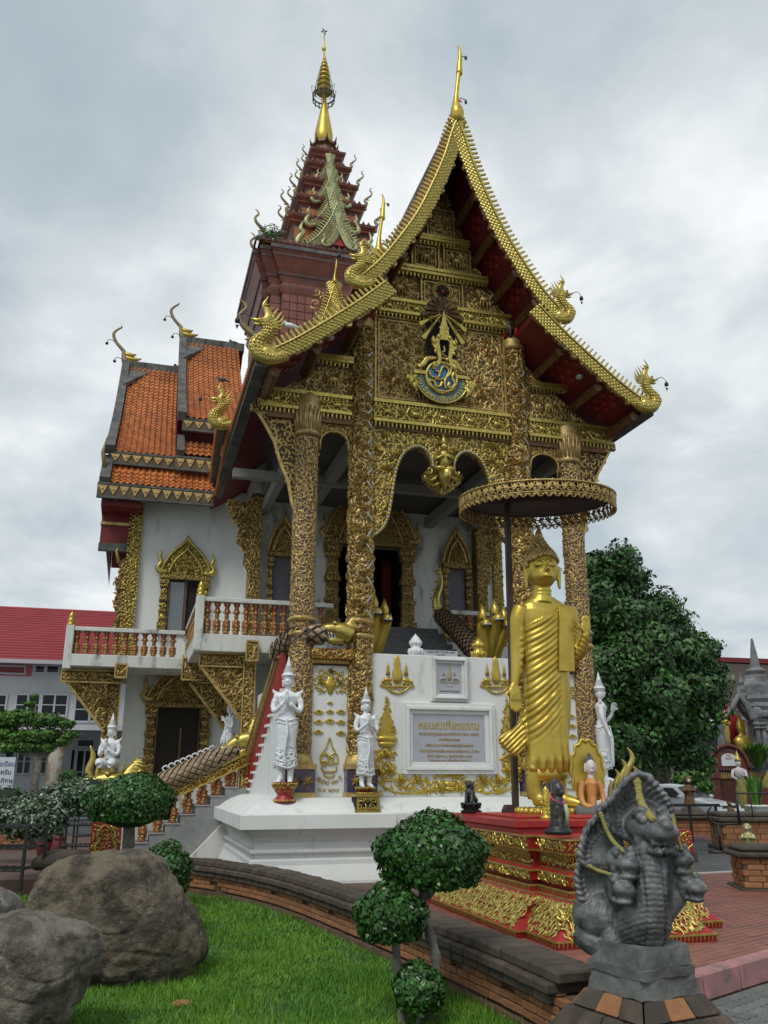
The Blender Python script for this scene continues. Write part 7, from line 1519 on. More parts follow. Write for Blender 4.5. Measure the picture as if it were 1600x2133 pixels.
for i, (z1, z0, w0, w1) in enumerate(bz):
    n = 3 if i == 0 else 4
    for side in range(4):
        for k in range(n):
            L = w0/n; m = MB(); V = []
            a0, a1 = -w0/2+k*L+.006, -w0/2+(k+1)*L-.006; c0, c1 = a0*w1/w0, a1*w1/w0
            V = [(a0, -w0/2, z0+.004), (a1, -w0/2, z0+.004), (a1*.4, -w0*.2, z0+.004), (a0*.4, -w0*.2, z0+.004), (c0, -w1/2, z1-.004), (c1, -w1/2, z1-.004), (a1*.4, -w0*.2, z1-.004), (a0*.4, -w0*.2, z1-.004)]
            m.add(V, [(3,2,1,0),(4,5,6,7),(0,1,5,4),(1,2,6,5),(2,3,7,6),(3,0,4,7)], 0); m.xf(Matrix.Rotation(NR+side*PI/2, 4, 'Z')@Matrix.Translation((random.uniform(-.004, .004), random.uniform(-.006, .006), 0))); m.build('brick', M['brick'] if (i == 0 and k == 1) or random.random() < .06 else M['cap'], ng, bevel=.008)
# garlands of yellow flowers laid over the heads
def garland(label, pts, r, n):
    P = smooth_path([NP(*p) for p in pts], 8); t = thing('flower_garland', label, 'garland', P[0], 0, 'yellow flower garlands on the stone naga'); L = [0]
    for i in range(1, len(P)): L.append(L[-1]+(P[i]-P[i-1]).length)
    me = None
    for k in range(n):
        s = L[-1]*k/(n-1); i = min(int(np.searchsorted(L, s)), len(P)-1); i = max(i, 1); q = P[i-1].lerp(P[i], (s-L[i-1])/max(1e-6, L[i]-L[i-1]))
        if me is None:
            m = MB(); m.ball((0, 0, 0), (1, .6, .85), 0, 10, 6); m.ball((0, -.4, .0), (.6, .4, .5), 0, 8, 5); o = m.build('flower', M['yellow'], t); me = o.data
        else: o = link('flower', me, t)
        o.location = q-P[0]; o.scale = (r*PXM*random.uniform(.85, 1.1),)*3; o.rotation_euler = (random.uniform(-.3, .3), random.uniform(-.5, .5), random.uniform(-.4, .4))
garland('long yellow flower garland down the middle of the highest naga head', [(1324, 1616, -.04), (1324, 1640, -.08), (1325, 1665, -.12), (1330, 1685, -.18), (1340, 1702, -.24)], 8, 15)
garland('thin yellow garland on the upper left naga head', [(1240, 1694, -.10), (1250, 1724, -.12), (1262, 1748, -.15), (1280, 1768, -.20)], 4.2, 18)
garland('short yellow garland on the lowest left naga head', [(1212, 1800, -.12), (1228, 1808, -.13), (1242, 1812, -.16), (1262, 1818, -.19)], 4, 12)
garland('thin yellow garland on the upper right naga head', [(1400, 1700, -.08), (1402, 1725, -.12), (1404, 1745, -.15), (1408, 1764, -.19)], 4.0, 15)
garland('frayed yellow garland on the lowest right naga head', [(1440, 1800, -.08), (1436, 1812, -.12), (1428, 1818, -.15), (1424, 1830, -.20)], 5.5, 8)
# boulders
def boulder(name, label, out, D, depth, mt, seed, res=120, zsink=0, amp=.05):
    P = [Vector(wpt(px, py, D)) for px, py in out]; c = Vector((sum(p.x for p in P)/len(P), D, sum(p.z for p in P)/len(P))); t = thing(name, label, 'boulder', c)
    pol = sorted([(math.atan2(p.z-c.z, p.x-c.x), math.hypot(p.x-c.x, p.z-c.z)) for p in P]); A_ = [a for a, r in pol]; R_ = [r for a, r in pol]; A_ = [A_[-1]-2*PI]+A_+[A_[0]+2*PI]; R_ = [R_[-1]]+R_+[R_[0]]
    V = []; nv = res//2
    for i in range(nv+1):
        ph = -PI/2+PI*i/nv
        for j in range(res):
            a = -PI+2*PI*j/res; r = float(np.interp(a, A_, R_)); k = max(0, math.cos(ph))**.62
            q = Vector((r*k*math.cos(a), depth*math.copysign(abs(math.sin(ph))**.8, math.sin(ph)), r*k*math.sin(a)))
            s = Vector((seed, seed*.7, 0)); d = NZ.noise(q*1.6+s)*amp*1.4+NZ.noise(q*4+s)*amp*.55+NZ.noise(q*11+s)*amp*.3+NZ.noise(q*24+s)*amp*.13-abs(NZ.noise(q*2.6+s*2))*amp*1.1-max(0, .12-abs(NZ.noise(Vector((q.x*2.2, q.y*2.2, q.z*5))+s*3)))*amp*2.2
            nq = q.normalized() if q.length > 1e-6 else Vector((0, -1, 0)); V.append(q+nq*d)
    F = [(i*res+j, i*res+(j+1) % res, (i+1)*res+(j+1) % res, (i+1)*res+j) for i in range(nv) for j in range(res)]
    m = MB(); m.add(V, F, 0, True); m.build('stone', mt, t); return t
boulder('boulder', 'huge flat topped brown boulder standing on the lawn', [(62, 1905), (70, 1870), (95, 1812), (130, 1784), (200, 1772), (290, 1768), (330, 1790), (350, 1820), (385, 1880), (415, 1950), (422, 1985), (405, 2020), (370, 2050), (320, 2068), (240, 2062), (150, 2050), (90, 2010), (66, 1950)], 9.1, .62, M['stone'], 3.3, 190, amp=.06)
boulder('boulder', 'smaller rough grey brown boulder at the lower left corner', [(-110, 1960), (-40, 1925), (40, 1903), (100, 1903), (150, 1922), (190, 1955), (206, 1985), (203, 2015), (175, 2060), (150, 2120), (90, 2165), (-20, 2180), (-100, 2140), (-130, 2050)], 7.0, .5, M['stone3'], 8.1, 190, amp=.055)
boulder('boulder', 'pale lichen covered boulder cut by the left edge of the picture', [(-90, 1880), (-40, 1850), (0, 1848), (28, 1866), (42, 1895), (40, 1940), (25, 1990), (-10, 2015), (-70, 2010), (-98, 1950)], 9.6, .35, M['stone2'], 5.2, 64, amp=.03)
m = MB(); p_ = gpt(380, 2095, LZ); t = thing('stone', 'small flat tan stone lying in the grass right of the boulders', 'stone', (p_[0], p_[1], LZ+.015)); m.ball((0, 0, 0), (.09, .06, .03), 0, 12, 8); m.build('stone', M['brick'], t)
# clipped trees
M['core'] = mat('dark_crown_core', (.010, .022, .008), .9)  # solid dark green cores added inside the crowns to stop see-through
def ballcrown(parent, c, r, n, size, seed, mt='leaf', fb=-.7):
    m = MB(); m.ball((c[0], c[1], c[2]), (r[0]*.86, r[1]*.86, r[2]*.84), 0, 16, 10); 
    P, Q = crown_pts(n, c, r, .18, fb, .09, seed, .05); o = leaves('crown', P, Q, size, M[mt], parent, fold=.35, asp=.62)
    o2 = m.build('crown_core', M['core'], parent); return o
TB = lambda px, py, D: Vector(wpt(px, py, D))
tt_ = thing('topiary_tree', 'clipped cloud tree with three round leafy heads before the brick wall', 'tree', (gpt(885, 2133, LZ)[0], 7.6, LZ)); o0 = Vector(tt_.location)
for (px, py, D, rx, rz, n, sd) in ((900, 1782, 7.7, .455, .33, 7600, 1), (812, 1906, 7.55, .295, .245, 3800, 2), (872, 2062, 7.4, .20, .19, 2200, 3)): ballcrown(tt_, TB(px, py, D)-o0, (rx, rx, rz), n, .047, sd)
m = MB()
for pts, rad in (([(895, 2150, 7.6), (893, 2080, 7.6), (908, 2010, 7.62), (900, 1960, 7.65), (880, 1900, 7.68), (885, 1850, 7.7), (895, 1800, 7.7)], [.055, .045, .042, .04, .036, .04, .03]), ([(838, 2150, 7.5), (838, 2090, 7.5), (830, 2030, 7.52), (826, 1985, 7.55), (818, 1930, 7.55)], [.04, .036, .036, .033, .03]), ([(872, 2140, 7.45), (874, 2100, 7.42), (870, 2070, 7.4)], [.022, .02, .02]), ([(890, 1870, 7.7), (915, 1840, 7.7), (930, 1800, 7.7)], [.025, .02, .015])):
    P = smooth_path([TB(*p)-o0 for p in pts], 5); m.tube(P, [r*(1+.12*math.sin(i*1.7)) for i, r in enumerate(lerp_rad(rad, len(P)))], 10, 0)
m.build('trunk', M['bark'], tt_)
t2 = thing('topiary_tree', 'mushroom shaped clipped tree with one pale trunk behind the huge boulder', 'tree', wpt(265, 1800, 13.2)); o0 = Vector(t2.location); ballcrown(t2, TB(272, 1672, 13.2)-o0, (.63, .63, .41), 8000, .06, 6, fb=-.55)
m = MB(); m.tube([TB(262, 1830, 13.2)-o0, TB(268, 1760, 13.2)-o0, TB(270, 1690, 13.2)-o0], [.09, .085, .08], 10, 0); m.build('trunk', M['bark'], t2)
t3 = thing('shrub', 'low round clipped shrub peeping out behind the right shoulder of the huge boulder', 'shrub', wpt(350, 1850, 11.2)); o0 = Vector(t3.location); ballcrown(t3, TB(345, 1815, 11.2)-o0, (.33, .33, .33), 2600, .05, 7, fb=-.9)
t4 = thing('hedge', 'silvery green leaning hedge with pale young leaves left of the round topiary', 'hedge', wpt(100, 1740, 16.0)); o0 = Vector(t4.location)
bl = [TB(px, py, D)-o0 for px, py, D in ((25, 1700, 15.4), (55, 1690, 15.5), (90, 1682, 15.8), (125, 1670, 16), (155, 1660, 16.2), (185, 1655, 16.4), (60, 1712, 15.4), (100, 1702, 15.6))]
clump_tree(t4, 'crown', [(q.x, q.y, q.z, .36) for q in bl], 12000, .075, M['leaf2'], 11, .35)
m = MB(); [m.ball(q, .28, 0, 10, 6) for q in bl]; m.tube([Vector((0, 0, -.1)), bl[3]], [.08, .05], 6, 0); m.build('crown_core', M['core'], t4)
t5 = thing('shrub', 'dark green shrub with upright leaves at the left edge above the silvery hedge', 'shrub', wpt(15, 1690, 18)); o0 = Vector(t5.location); clump_tree(t5, 'crown', [(.0, 0, .1, .42), (-.5, 0, .2, .4), (.25, 0, -.1, .3)], 3500, .09, M['leaf'], 4, .4); m = MB(); m.ball((0, 0, .1), .34, 0); m.ball((-.5, 0, .2), .32, 0); m.tube([(0, 0, -.4), (0, 0, .2)], .04, 6); m.build('crown_core', M['core'], t5)
# black metal racks, red sacks, carved panel, brick planter on the left
def rack(label, loc, w_, d, h, rz, tiers_=2):
    t = thing('metal_rack', label, 'rack', loc, rz, 'black slatted metal racks left of the temple')
    me = None
    for k in range(4):
        m = MB(); x, y = (-w_/2 if k % 2 else w_/2), (-d/2 if k < 2 else d/2); m.box(x-.02, x+.02, y-.02, y+.02, 0, h*(1 if k > 1 or tiers_ > 2 else .92)); m.build('leg', M['black'], t)
    sl_ = None
    for q in range(tiers_):
        z = h*(q+1)/tiers_-.02; n = 7
        for i in range(n):
            if sl_ is None: m = MB(); m.box(-.018, .018, -d/2, d/2, -.01, .01); o = m.build('slat', mat('dark_grey_slat', (.05, .052, .055), .4), t); sl_ = o.data
            else: o = link('slat', sl_, t)
            o.location = (-w_/2+.05+i*(w_-.1)/(n-1), 0, z)
        m = MB(); m.box(-w_/2, w_/2, -d/2-.015, -d/2+.015, z-.03, z-.005); m.box(-w_/2, w_/2, d/2-.015, d/2+.015, z-.03, z-.005); m.build('rail', M['black'], t)
rack('black slatted rack right of the red sacks', gpt(160, 1800, -.05)[:2]+(-.05,), .62, .7, .78, .2); rack('black slatted rack touching the red carved panel', gpt(182, 1778, -.05)[:2]+(-.05,), .6, .6, .85, .2)
rack('tall three tier black rack cut by the left edge', (gpt(5, 1850, -.05)[0], gpt(5, 1850, -.05)[1], -.05), .95, .6, .95, -.15, 3)
w_ = gpt(95, 1795, -.05); t = thing('sack', 'dark red sack with white top standing beside its twin', 'sack', w_[:2]+(-.05,), 0, 'dark red sacks by the racks'); sk = mat('dark_red_cloth', (.17, .03, .035), .8, bump=.4, bscale=12); wc = mat('white_cloth', (.6, .6, .6), .8)
m = MB(); m.ball((-.05, 0, .30), (.16, .15, .30), 0, 14, 10); m.ball((-.05, 0, .58), (.13, .12, .06), 1, 12, 6); m.ball((-.02, -.1, .06), (.12, .1, .09), 1, 10, 6); m.build('bag', [sk, wc], t)
t = thing('sack', 'shorter plain dark red sack leaning against its taller twin', 'sack', (w_[0]+.26, w_[1]-.05, -.05), 0, 'dark red sacks by the racks'); m = MB(); m.ball((0, 0, .24), (.17, .15, .26), 0, 14, 10); m.lathe([(.1, .4), (.14, .47), (.1, .5)], 12, mi=0); m.build('bag', [sk, wc], t)
w_ = wpt(217, 1790, 17.2); t = thing('newel_block', 'red panel with gilded twin naga relief at the foot of the side stair', 'panel', w_, CA); hh_ = wpt(217, 1716, 17.2)[2]-w_[2]+.02
m = MB(); m.box(-.27, .27, 0, .25, -.3, hh_, 0); relief(m, scatter(-.24, .24, .02, hh_-.03, .07, None, 'cdlm', 1.5), flat(0), 1, 1.2)
for s in (-1, 1): m.tube(smooth_path([(s*.06, -.04, .08), (s*.14, -.05, .10), (s*.18, -.05, .22), (s*.12, -.05, .34), (s*.16, -.05, .42), (s*.08, -.05, hh_-.06)], 4), .022, 6, 1)
m.build('panel', [M['red'], M['goldb']], t, fixn=False)
w_ = gpt(20, 1775, -.05); t = thing('brick_planter', 'old brick planter with black coping behind the racks at the left edge', 'planter', w_[:2]+(-.05,), .1); m = MB(); m.box(-1.0, .4, 0, .6, 0, .5, 0); m.build('body', M['mortar'], t); m = MB(); m.box(-1.05, .46, -.08, .7, .5, .62, 0); m.build('coping', M['cap'], t, bevel=.02)
f = None
for j in range(6):
    for i in range(5):
        if f is None: m = MB(); m.box(-.125, .125, -.02, .05, -.034, .034); o = m.build('brick', M['brick'], t, bevel=.006); f = o.data
        else: o = link('brick', f, t)
        o.location = (-.86+i*.265+(.06 if j % 2 else 0), 0, .05+j*.075)
w_ = gpt(52, 1768, -.05); m = MB(); m.obox((w_[0], w_[1], .03), (.7, .18, .16), Matrix.Identity(3)); o = m.build('kerb_block', mat('red_kerb_paint', (.40, .05, .055), .6), None, bevel=.02); o['label'] = 'short red painted kerb block on the left behind the sacks'; o['category'] = 'kerb'
# small statues on and around the red pedestal
def lion(label, x, y, z, k, rz):
    t = onT('lion_statue', label, 'statue', x, y, z, rz); m = MB(); m.lathe([(.16, 0), (.17, .03), (.12, .05), (.13, .10), (.17, .13), (.16, .15)], 8, mi=0, smooth=False, sx=1.2)
    for i in range(10): a = i*PI/5; m.tube([(.17*math.cos(a), .14*math.sin(a), .13), (.16*math.cos(a), .13*math.sin(a), .06)], [.02, .01], 5)
    m.xf(Matrix.Scale(k, 4)); m.build('stand', M['black'], t)
    b = MB(); b.ball((.04, 0, .22), (.11, .07, .07)); b.tube([(.0, 0, .24), (-.05, 0, .32), (-.06, 0, .38)], [.07, .075, .05], 10); b.ball((-.075, 0, .42), (.055, .05, .055)); b.ball((-.12, 0, .405), (.03, .03, .025)); b.ball((-.045, 0, .40), (.06, .065, .075))
    for s in (-1, 1): b.tube([(-.07, s*.04, .30), (-.1, s*.045, .2), (-.11, s*.045, .155)], [.03, .024, .026], 8); b.ball((.08, s*.06, .185), (.05, .03, .04))
    for i in range(22): a = i*.9; b.ball((-.04+.05*math.sin(a*1.3)*.9, .055*math.cos(a), .36+.10*(i/22)), .018, 0, 6, 4)
    b.tube(smooth_path([(.14, 0, .2), (.18, 0, .28), (.13, 0, .34), (.16, 0, .4)], 3), [.02]*10, 6); b.xf(Matrix.Scale(k, 4)); me = fuse(b, .008*k, 1, .4); withmat(me, M['black2']); link('body', me, t); return t
M['black2'] = mat('black_grey_statuette', (.035, .035, .037), .4, .2, (.14, .14, .14), 14, (.5, .75), bump=.3, bscale=40)
x, z = xz(982, 1702, -3.2); lion('dark seated lion statuette on a footed stand at the left end of the red pedestal', x, -3.2, 1.13, .92, .9)
def cobra(label, px, py, h, y, ribbon_=True, mt='black2'):
    x, z = xz(px, py, y); t = onT('naga_figurine', label, 'statue', x, y, z, .3); b = MB()
    b.tube([(0, .03, .1), (0, .0, .3), (0, -.01, .5), (0, 0, .72)], [.14, .15, .155, .10], 14, flat=.7); b.ball((0, -.05, .74), (.10, .12, .16)); b.ball((0, -.13, .70), (.05, .07, .06)); b.ball((0, .03, .84), (.06, .05, .12))
    for s in (-1, 1): b.tube([(s*.07, -.08, .45), (s*.06, -.11, .25), (s*.07, -.13, .1)], [.045, .04, .05], 8); b.ball((s*.045, -.14, .76), .025)
    b.xf(Matrix.Scale(h, 4)); me = fuse(b, .012*h, 1, .4); withmat(me, M[mt]); link('body', me, t); m = MB(); m.lathe([(.22, -.02), (.25, .02), (.23, .07), (.19, .08), (.2, .12), (.17, .13)], 16); m.xf(Matrix.Scale(h, 4)); m.build('base', M['black'], t)
    if ribbon_:
        m = MB(); m.tube([(.13*h*math.cos(a), .10*h*math.sin(a)-.02*h, (.60-.08*-math.sin(a))*h) for a in np.linspace(0, 2*PI, 17)], .014*h, 6, 0, caps=False); m.ball((.03*h, -.15*h, .52*h), (.04*h, .02*h, .03*h), 0, 8, 5); m.build('ribbon', mat('pink_ribbon', (.65, .05, .16), .5), t)
        m = MB(); m.tube([(.05*h, -.16*h, .50*h), (.07*h, -.18*h, .35*h), (.07*h, -.16*h, .15*h)], [.035*h, .04*h, .03*h], 8, 0); m.build('garland', mat('white_green_garland', (.40, .46, .30), .7), t)
    return t
cobra('black hooded figurine with pink ribbon and white garland on the front of the red pedestal', 1163, 1736, .60, -6.2)
cobra('red ribboned brown figurine half hidden behind the stone naga', 1388, 1745, .60, -4.9, True, 'wood')
x, z = xz(1140, 1712, -5.0); t = onT('guardian_figurine', 'small gilded guardian figurine with dark reddish base before the golden feet', 'statue', x, -5.0, 1.11); m = MB(); m.lathe([(.09, 0), (.1, .05), (.05, .08), (.08, .2), (.05, .28), (.06, .38), (.03, .42), (.05, .48), (.0, .56)], 10, mi=0)
for s in (-1, 1): m.tube([(s*.05, 0, .34), (s*.1, -.03, .28), (s*.06, -.06, .24)], .02, 6, 0)
relief(m, [(q*.03, .1+.07*i, .07, i, 'c') for i in range(5) for q in (-1, 1)], flat(-.07), 0, 1.5); m.build('figure', M['gold'], t, fixn=False); t.scale = (.8, .8, .72)
# seated white faced figure in orange robe on a golden stand
x, z = xz(1236, 1700, -4.4); st_ = onT('lotus_stand', 'rounded golden stand under the seated orange robed figure', 'pedestal', x, -4.4, 0); m = MB(); m.lathe([(.30, .0), (.30, .75), (.2, .80), (.24, .86), (.28, .95), (.24, 1.05), (.27, z-.14), (.30, z-.07), (.26, z-.01)], 24); m.build('stand', M['gold'], st_)
t = onT('seated_figure', 'small seated meditating figure with white face and orange robe before a golden leaf backdrop', 'statue', x, -4.4, z, -.2)
b = MB(); b.tube([(0, .02, .08), (0, .02, .25), (0, .01, .42), (0, .01, .48)], [.12, .115, .15, .08], 14, flat=.62)
for s in (-1, 1): b.tube(smooth_path([(s*.13, .01, .43), (s*.18, 0, .28), (s*.16, -.08, .14), (s*.04, -.16, .12)], 3), lerp_rad([.05, .045, .04, .028], 10), 10)
me = fuse(b, .009, 1, .4); withmat(me, M['robe']); link('body', me, t)
b = MB(); b.tube(smooth_path([(-.10, .02, .06), (-.25, -.05, .06), (-.18, -.2, .05), (.08, -.2, .05)], 4), lerp_rad([.08, .08, .065, .045], 13), 10); b.tube(smooth_path([(.10, .02, .06), (.25, -.05, .07), (.18, -.19, .08), (-.08, -.2, .09)], 4), lerp_rad([.08, .08, .065, .045], 13), 10); b.ball((0, -.05, .04), (.2, .14, .05)); me = fuse(b, .011, 1, .4); withmat(me, M['cement']); link('legs', me, t)
b = MB(); b.ball((0, -.01, .62), (.082, .09, .108), 0, 16, 12); b.tube([(0, 0, .46), (0, 0, .56)], [.055, .045], 10); b.tube([(0, -.09, .64), (0, -.112, .605)], [.009, .016], 6); b.tube([(-.025, -.088, .57), (0, -.098, .568), (.025, -.088, .57)], .009, 6)
for s in (-1, 1): b.tube([(s*.082, 0, .66), (s*.09, 0, .61), (s*.084, 0, .55)], [.016, .018, .012], 6); b.ball((s*.033, -.08, .635), (.02, .012, .008))
me = fuse(b, .006, 1, .4); withmat(me, M['skin']); link('head', me, t)
m = MB(); m.ball((0, .02, .67), (.086, .09, .09), 0, 14, 8); m.ball((0, .01, .76), (.035, .035, .04), 0); m.build('hair', M['cement'], t)
m = MB(); P = [(.36*math.cos(a)*(1+.05*math.cos(a*14)), .52+.46*math.sin(a)*(1+.05*math.cos(a*14))) for a in np.linspace(0, 2*PI, 64, endpoint=False)]; P = [(a*.76, .10+b_*.88) for a, b_ in P]; m.prism(P, .15, .20, 0); m.tube([(a, .15, b_) for a, b_ in P]+[(P[0][0], .15, P[0][1])], .025, 6, 0, caps=False); m.build('leaf_backdrop', M['gold'], t); t.scale = (.80, .85, 1)
x, z = xz(1285, 1650, -1.2); t = onT('golden_flame', 'golden flame shaped dragon tail rising behind the seated figure', 'statue', x, -1.2, z); m = MB()
for i, (a, b_, r) in enumerate(((.25, .75, .07), (.12, .55, .07), (-.02, .38, .06), (-.15, .2, .05), (.3, .45, .06))): m.tube(smooth_path([(-.1+a*.3, 0, -.15), (a*.8, 0, b_*.4), (a*1.1+.08, 0, b_*.75), (a+.02, 0, b_)], 4), lerp_rad([.08, r, r*.8, .005], 13), 6, 0, flat=.6)
m.box(-.2, .3, -.1, .1, -.3, -.12, 0); m.build('flame', M['goldb'], t)
# ================================================================== BACKGROUND LEFT: classroom building in line with the temple
lb = onT('school_building', 'long white two storey building with pinkish red roof behind the balcony', 'building', 0, 0, 0); BY_ = 24.0; Lx = lambda px, py: hY(px, py, BY_)
x0, x1 = Lx(-160, 1600)[0], Lx(420, 1600)[0]; ze = Lx(60, 1380)[1]; zr = 9.6
zr = hY(60, 1265, BY_+3.2)[1]
m = MB(); V = [(x0, BY_-.9, ze), (x1, BY_-.9, ze), (x1, BY_+3.2, zr), (x0, BY_+3.2, zr), (x1, BY_+7, ze), (x0, BY_+7, ze)]; m.add(V, [(0, 1, 2, 3), (3, 2, 4, 5), (1, 4, 2)], 0); rfo = m.build('roof', M['roofr'], lb)
m = MB(); n_ = 21
for i in range(n_):
    t = i/n_; y = BY_-.9+4.1*t; z = ze+(zr-ze)*t; m.box(x0, x1, y-.02, y+.03, z+.0, z+.06, 0)
m.build('roof_ribs', M['roofr'], lb, kind='stuff'); m = MB(); m.box(x0, x1, BY_-.95, BY_-.8, ze-.14, ze+.02, 0); m.build('gutter', mat('pale_gutter', (.45, .42, .44), .6), lb)
z1 = Lx(60, 1440)[1]; z2 = Lx(60, 1505)[1]; zf = -.05
wl_ = mat('white_building_wall', (.52, .54, .56), .75, 0, (.44, .46, .48), 1, grime=((.25, .26, .26), 1.2, .62))
m = MB(); m.box(x0, x1, BY_, BY_+6, z2-.2, ze, 0); m.box(x0, x1, BY_-1.6, BY_, z2-.35, z2-.15, 0); m.box(x0, x1, BY_+1.0, BY_+6, zf, z2-.2, 0); m.build('wall', wl_, lb)
pk = mat('pink_wall_band', (.42, .10, .13), .7); m = MB(); zt = Lx(60, 1405)[1]; m.box(x0, Lx(66, 1400)[0], BY_-.03, BY_+.01, Lx(30, 1408)[1], ze-.1, 0); m.build('pink_band', pk, lb)
def win(px0, px1, py0, py1, nm=2, bar=True, y=BY_, mt='glass'):
    (xa, zb2), (xb, _) = hY(px0, py1, y), hY(px1, py1, y); za = hY(px0, py0, y)[1]; g = link('window', None, lb); m = MB(); m.box(xa, xb, y-.03, y+.04, zb2, za, 0); m.build('pane', M[mt], g); m = MB(); q = .035
    for k in range(nm+1): xx_ = xa+(xb-xa)*k/nm; m.box(xx_-q, xx_+q, y-.07, y-.03, zb2, za, 0)
    m.box(xa-q, xb+q, y-.072, y-.028, za-q, za+q, 0); m.box(xa-q, xb+q, y-.072, y-.028, zb2-q, zb2+q, 0)
    if bar: m.box(xa, xb, y-.066, y-.03, zb2+(za-zb2)*.5-.02, zb2+(za-zb2)*.5+.02, 0)
    m.build('frame', wf, g)
wf = mat('pale_window_frame', (.45, .47, .5), .5)
for a, b_, n in ((-40, 10, 2), (30, 80, 2), (84, 138, 2), (153, 185, 1), (186, 240, 2)): win(a, b_, 1446 if a < 140 else 1452, 1490 if a < 140 else 1503, n)
for a, b_ in ((-20, 52), (72, 93), (96, 122)): win(a, b_, 1386, 1402, 1, False)
for a, b_, c_, d in ((33, 62, 1560, 1612), (66, 95, 1560, 1612), (140, 150, 1560, 1648), (152, 185, 1562, 1655), (188, 235, 1562, 1655), (8, 28, 1560, 1600)): win(a, b_, c_, d, 2 if b_-a > 25 else 1, True, BY_+.99)
win(160, 196, 1540, 1556, 1, False, BY_+.99)
for px in (115, -30): m = MB(); x_ = hY(px, 1600, BY_-1.3)[0]; m.lathe([(.30, zf), (.30, z2-.35)], 14, (x_, BY_-1.3, 0)); m.build('pillar', mat('peeling_pillar', (.36, .33, .28), .85, 0, (.20, .14, .10), 2.5, (.45, .6), grime=((.10, .12, .09), 3, .55)), lb)
w_ = wpt(10, 1655, 24); t = thing('sign_board', 'white notice board with blue lettering cut by the left edge', 'sign', w_, .05); m = MB(); m.box(-.55, .17, 0, .04, 0, .95); m.build('board', mat('white_board', (.5, .55, .6), .5), t)
for q, s_ in enumerate(('ห้องเรียน', 'สำหรับ', 'พระภิกษุ', 'สามเณร')): text('lettering', s_, .17, mat('blue_letter', (.03, .06, .2), .5) if q == 0 else M['dark'], t, FR(-.12, -.01, .72-q*.21), .002)
m = MB(); m.box(-.5, -.45, .04, .09, -1.9, .9); m.box(.08, .13, .04, .09, -1.9, .9); m.build('posts', M['pole'], t, kind='stuff')
t = thing('spreading_tree', 'spreading feathery green tree before the white building on the left', 'tree', wpt(60, 1700, 26)); o0 = Vector(t.location); q_ = [(-40, 1505, 30), (-10, 1495, 28), (20, 1500, 26), (50, 1492, 24), (80, 1500, 22), (110, 1500, 20), (138, 1508, 15), (150, 1530, 12), (0, 1528, 24), (35, 1535, 22), (70, 1532, 22), (105, 1530, 20), (130, 1545, 14), (20, 1556, 18), (60, 1556, 18), (95, 1556, 15), (62, 1466, 9), (72, 1450, 7)]
bl = [(TB(px, py, 26)-o0, r*26/CF*1.0) for px, py, r in q_]; clump_tree(t, 'crown', [(q.x, q.y, q.z, r*1.25) for q, r in bl], 26000, .105, mat('fern_green_leaves', (.035, .10, .015), .55, 0, (.075, .19, .02), 1.5, isl=.5), 21, .8, .5)
m = MB(); m.tube([Vector((0, 0, -.8)), Vector((.1, 0, 1.5)), bl[1][0]], [.14, .12, .06], 8, 0); [m.tube([Vector((.1, 0, 1.5)), q], [.06, .02], 5, 0) for q, r in bl]; m.build('trunk', M['bark'], t)
t = thing('topiary_tree', 'tiny distant clipped ball tree in front of the building door', 'tree', wpt(143, 1660, 24)); o0 = Vector(t.location); ballcrown(t, TB(143, 1618, 24)-o0, (.22, .22, .17), 900, .07, 9); m = MB(); m.tube([(0, 0, 0), TB(143, 1625, 24)-o0], .05, 6); m.build('trunk', M['bark'], t)
# ================================================================== BACKGROUND RIGHT
t = thing('mango_tree', 'huge dense dark green tree right of the temple', 'tree', (8.6, 30, -.05)); o0 = Vector(t.location)
q_ = [(1235, 1190, 50, 30), (1290, 1172, 48, 30), (1315, 1205, 42, 30), (1255, 1260, 70, 30), (1310, 1290, 68, 30), (1370, 1265, 48, 31), (1388, 1310, 58, 31), (1330, 1360, 85, 30), (1420, 1370, 66, 31), (1462, 1350, 38, 32), (1466, 1400, 44, 32), (1440, 1440, 70, 31), (1478, 1445, 34, 32), (1260, 1400, 85, 30), (1360, 1460, 90, 30), (1240, 1490, 85, 30), (1445, 1500, 50, 31), (1300, 1550, 80, 30), (1390, 1540, 60, 31), (1190, 1330, 80, 31), (1100, 1300, 60, 33), (1050, 1290, 30, 34), (1215, 1590, 60, 30), (1440, 1570, 40, 32)]
bl = [(TB(px, py, D)-o0, r*D/CF*1.05) for px, py, r, D in q_]; clump_tree(t, 'crown', [(q.x, q.y, q.z, r) for q, r in bl], 64000, .20, M['leaf3'], 31, .8)
m = MB(); m.tube([Vector((0, 0, 0)), Vector((-.2, 0, 2)), bl[14][0]], [.5, .42, .25], 10, 0)
for q, r in bl: m.tube([Vector((-.1, .2, 2.4)), q*.6+Vector((0, 0, .8)), q], [.16, .1, .03], 6, 0)
m.build('trunk', M['bark'], t); m = MB(); [m.ball(q, r*.42, 0, 10, 7) for q, r in bl]; m.build('crown_core', M['core'], t)
t = thing('bamboo_bush', 'bright green feathery bush behind the white car', 'shrub', wpt(1440, 1665, 37)); o0 = Vector(t.location); clump_tree(t, 'crown', [(tuple(TB(px, py, 37)-o0)+(r*37/CF,)) for px, py, r in ((1425, 1625, 22), (1450, 1612, 24), (1470, 1590, 18), (1462, 1640, 22), (1435, 1650, 20))], 5500, .25, M['leaf4'], 41, .6); m = MB(); m.tube([(0, 0, -.4), (0, 0, 1)], .08, 6); m.build('stem', M['bark'], t)
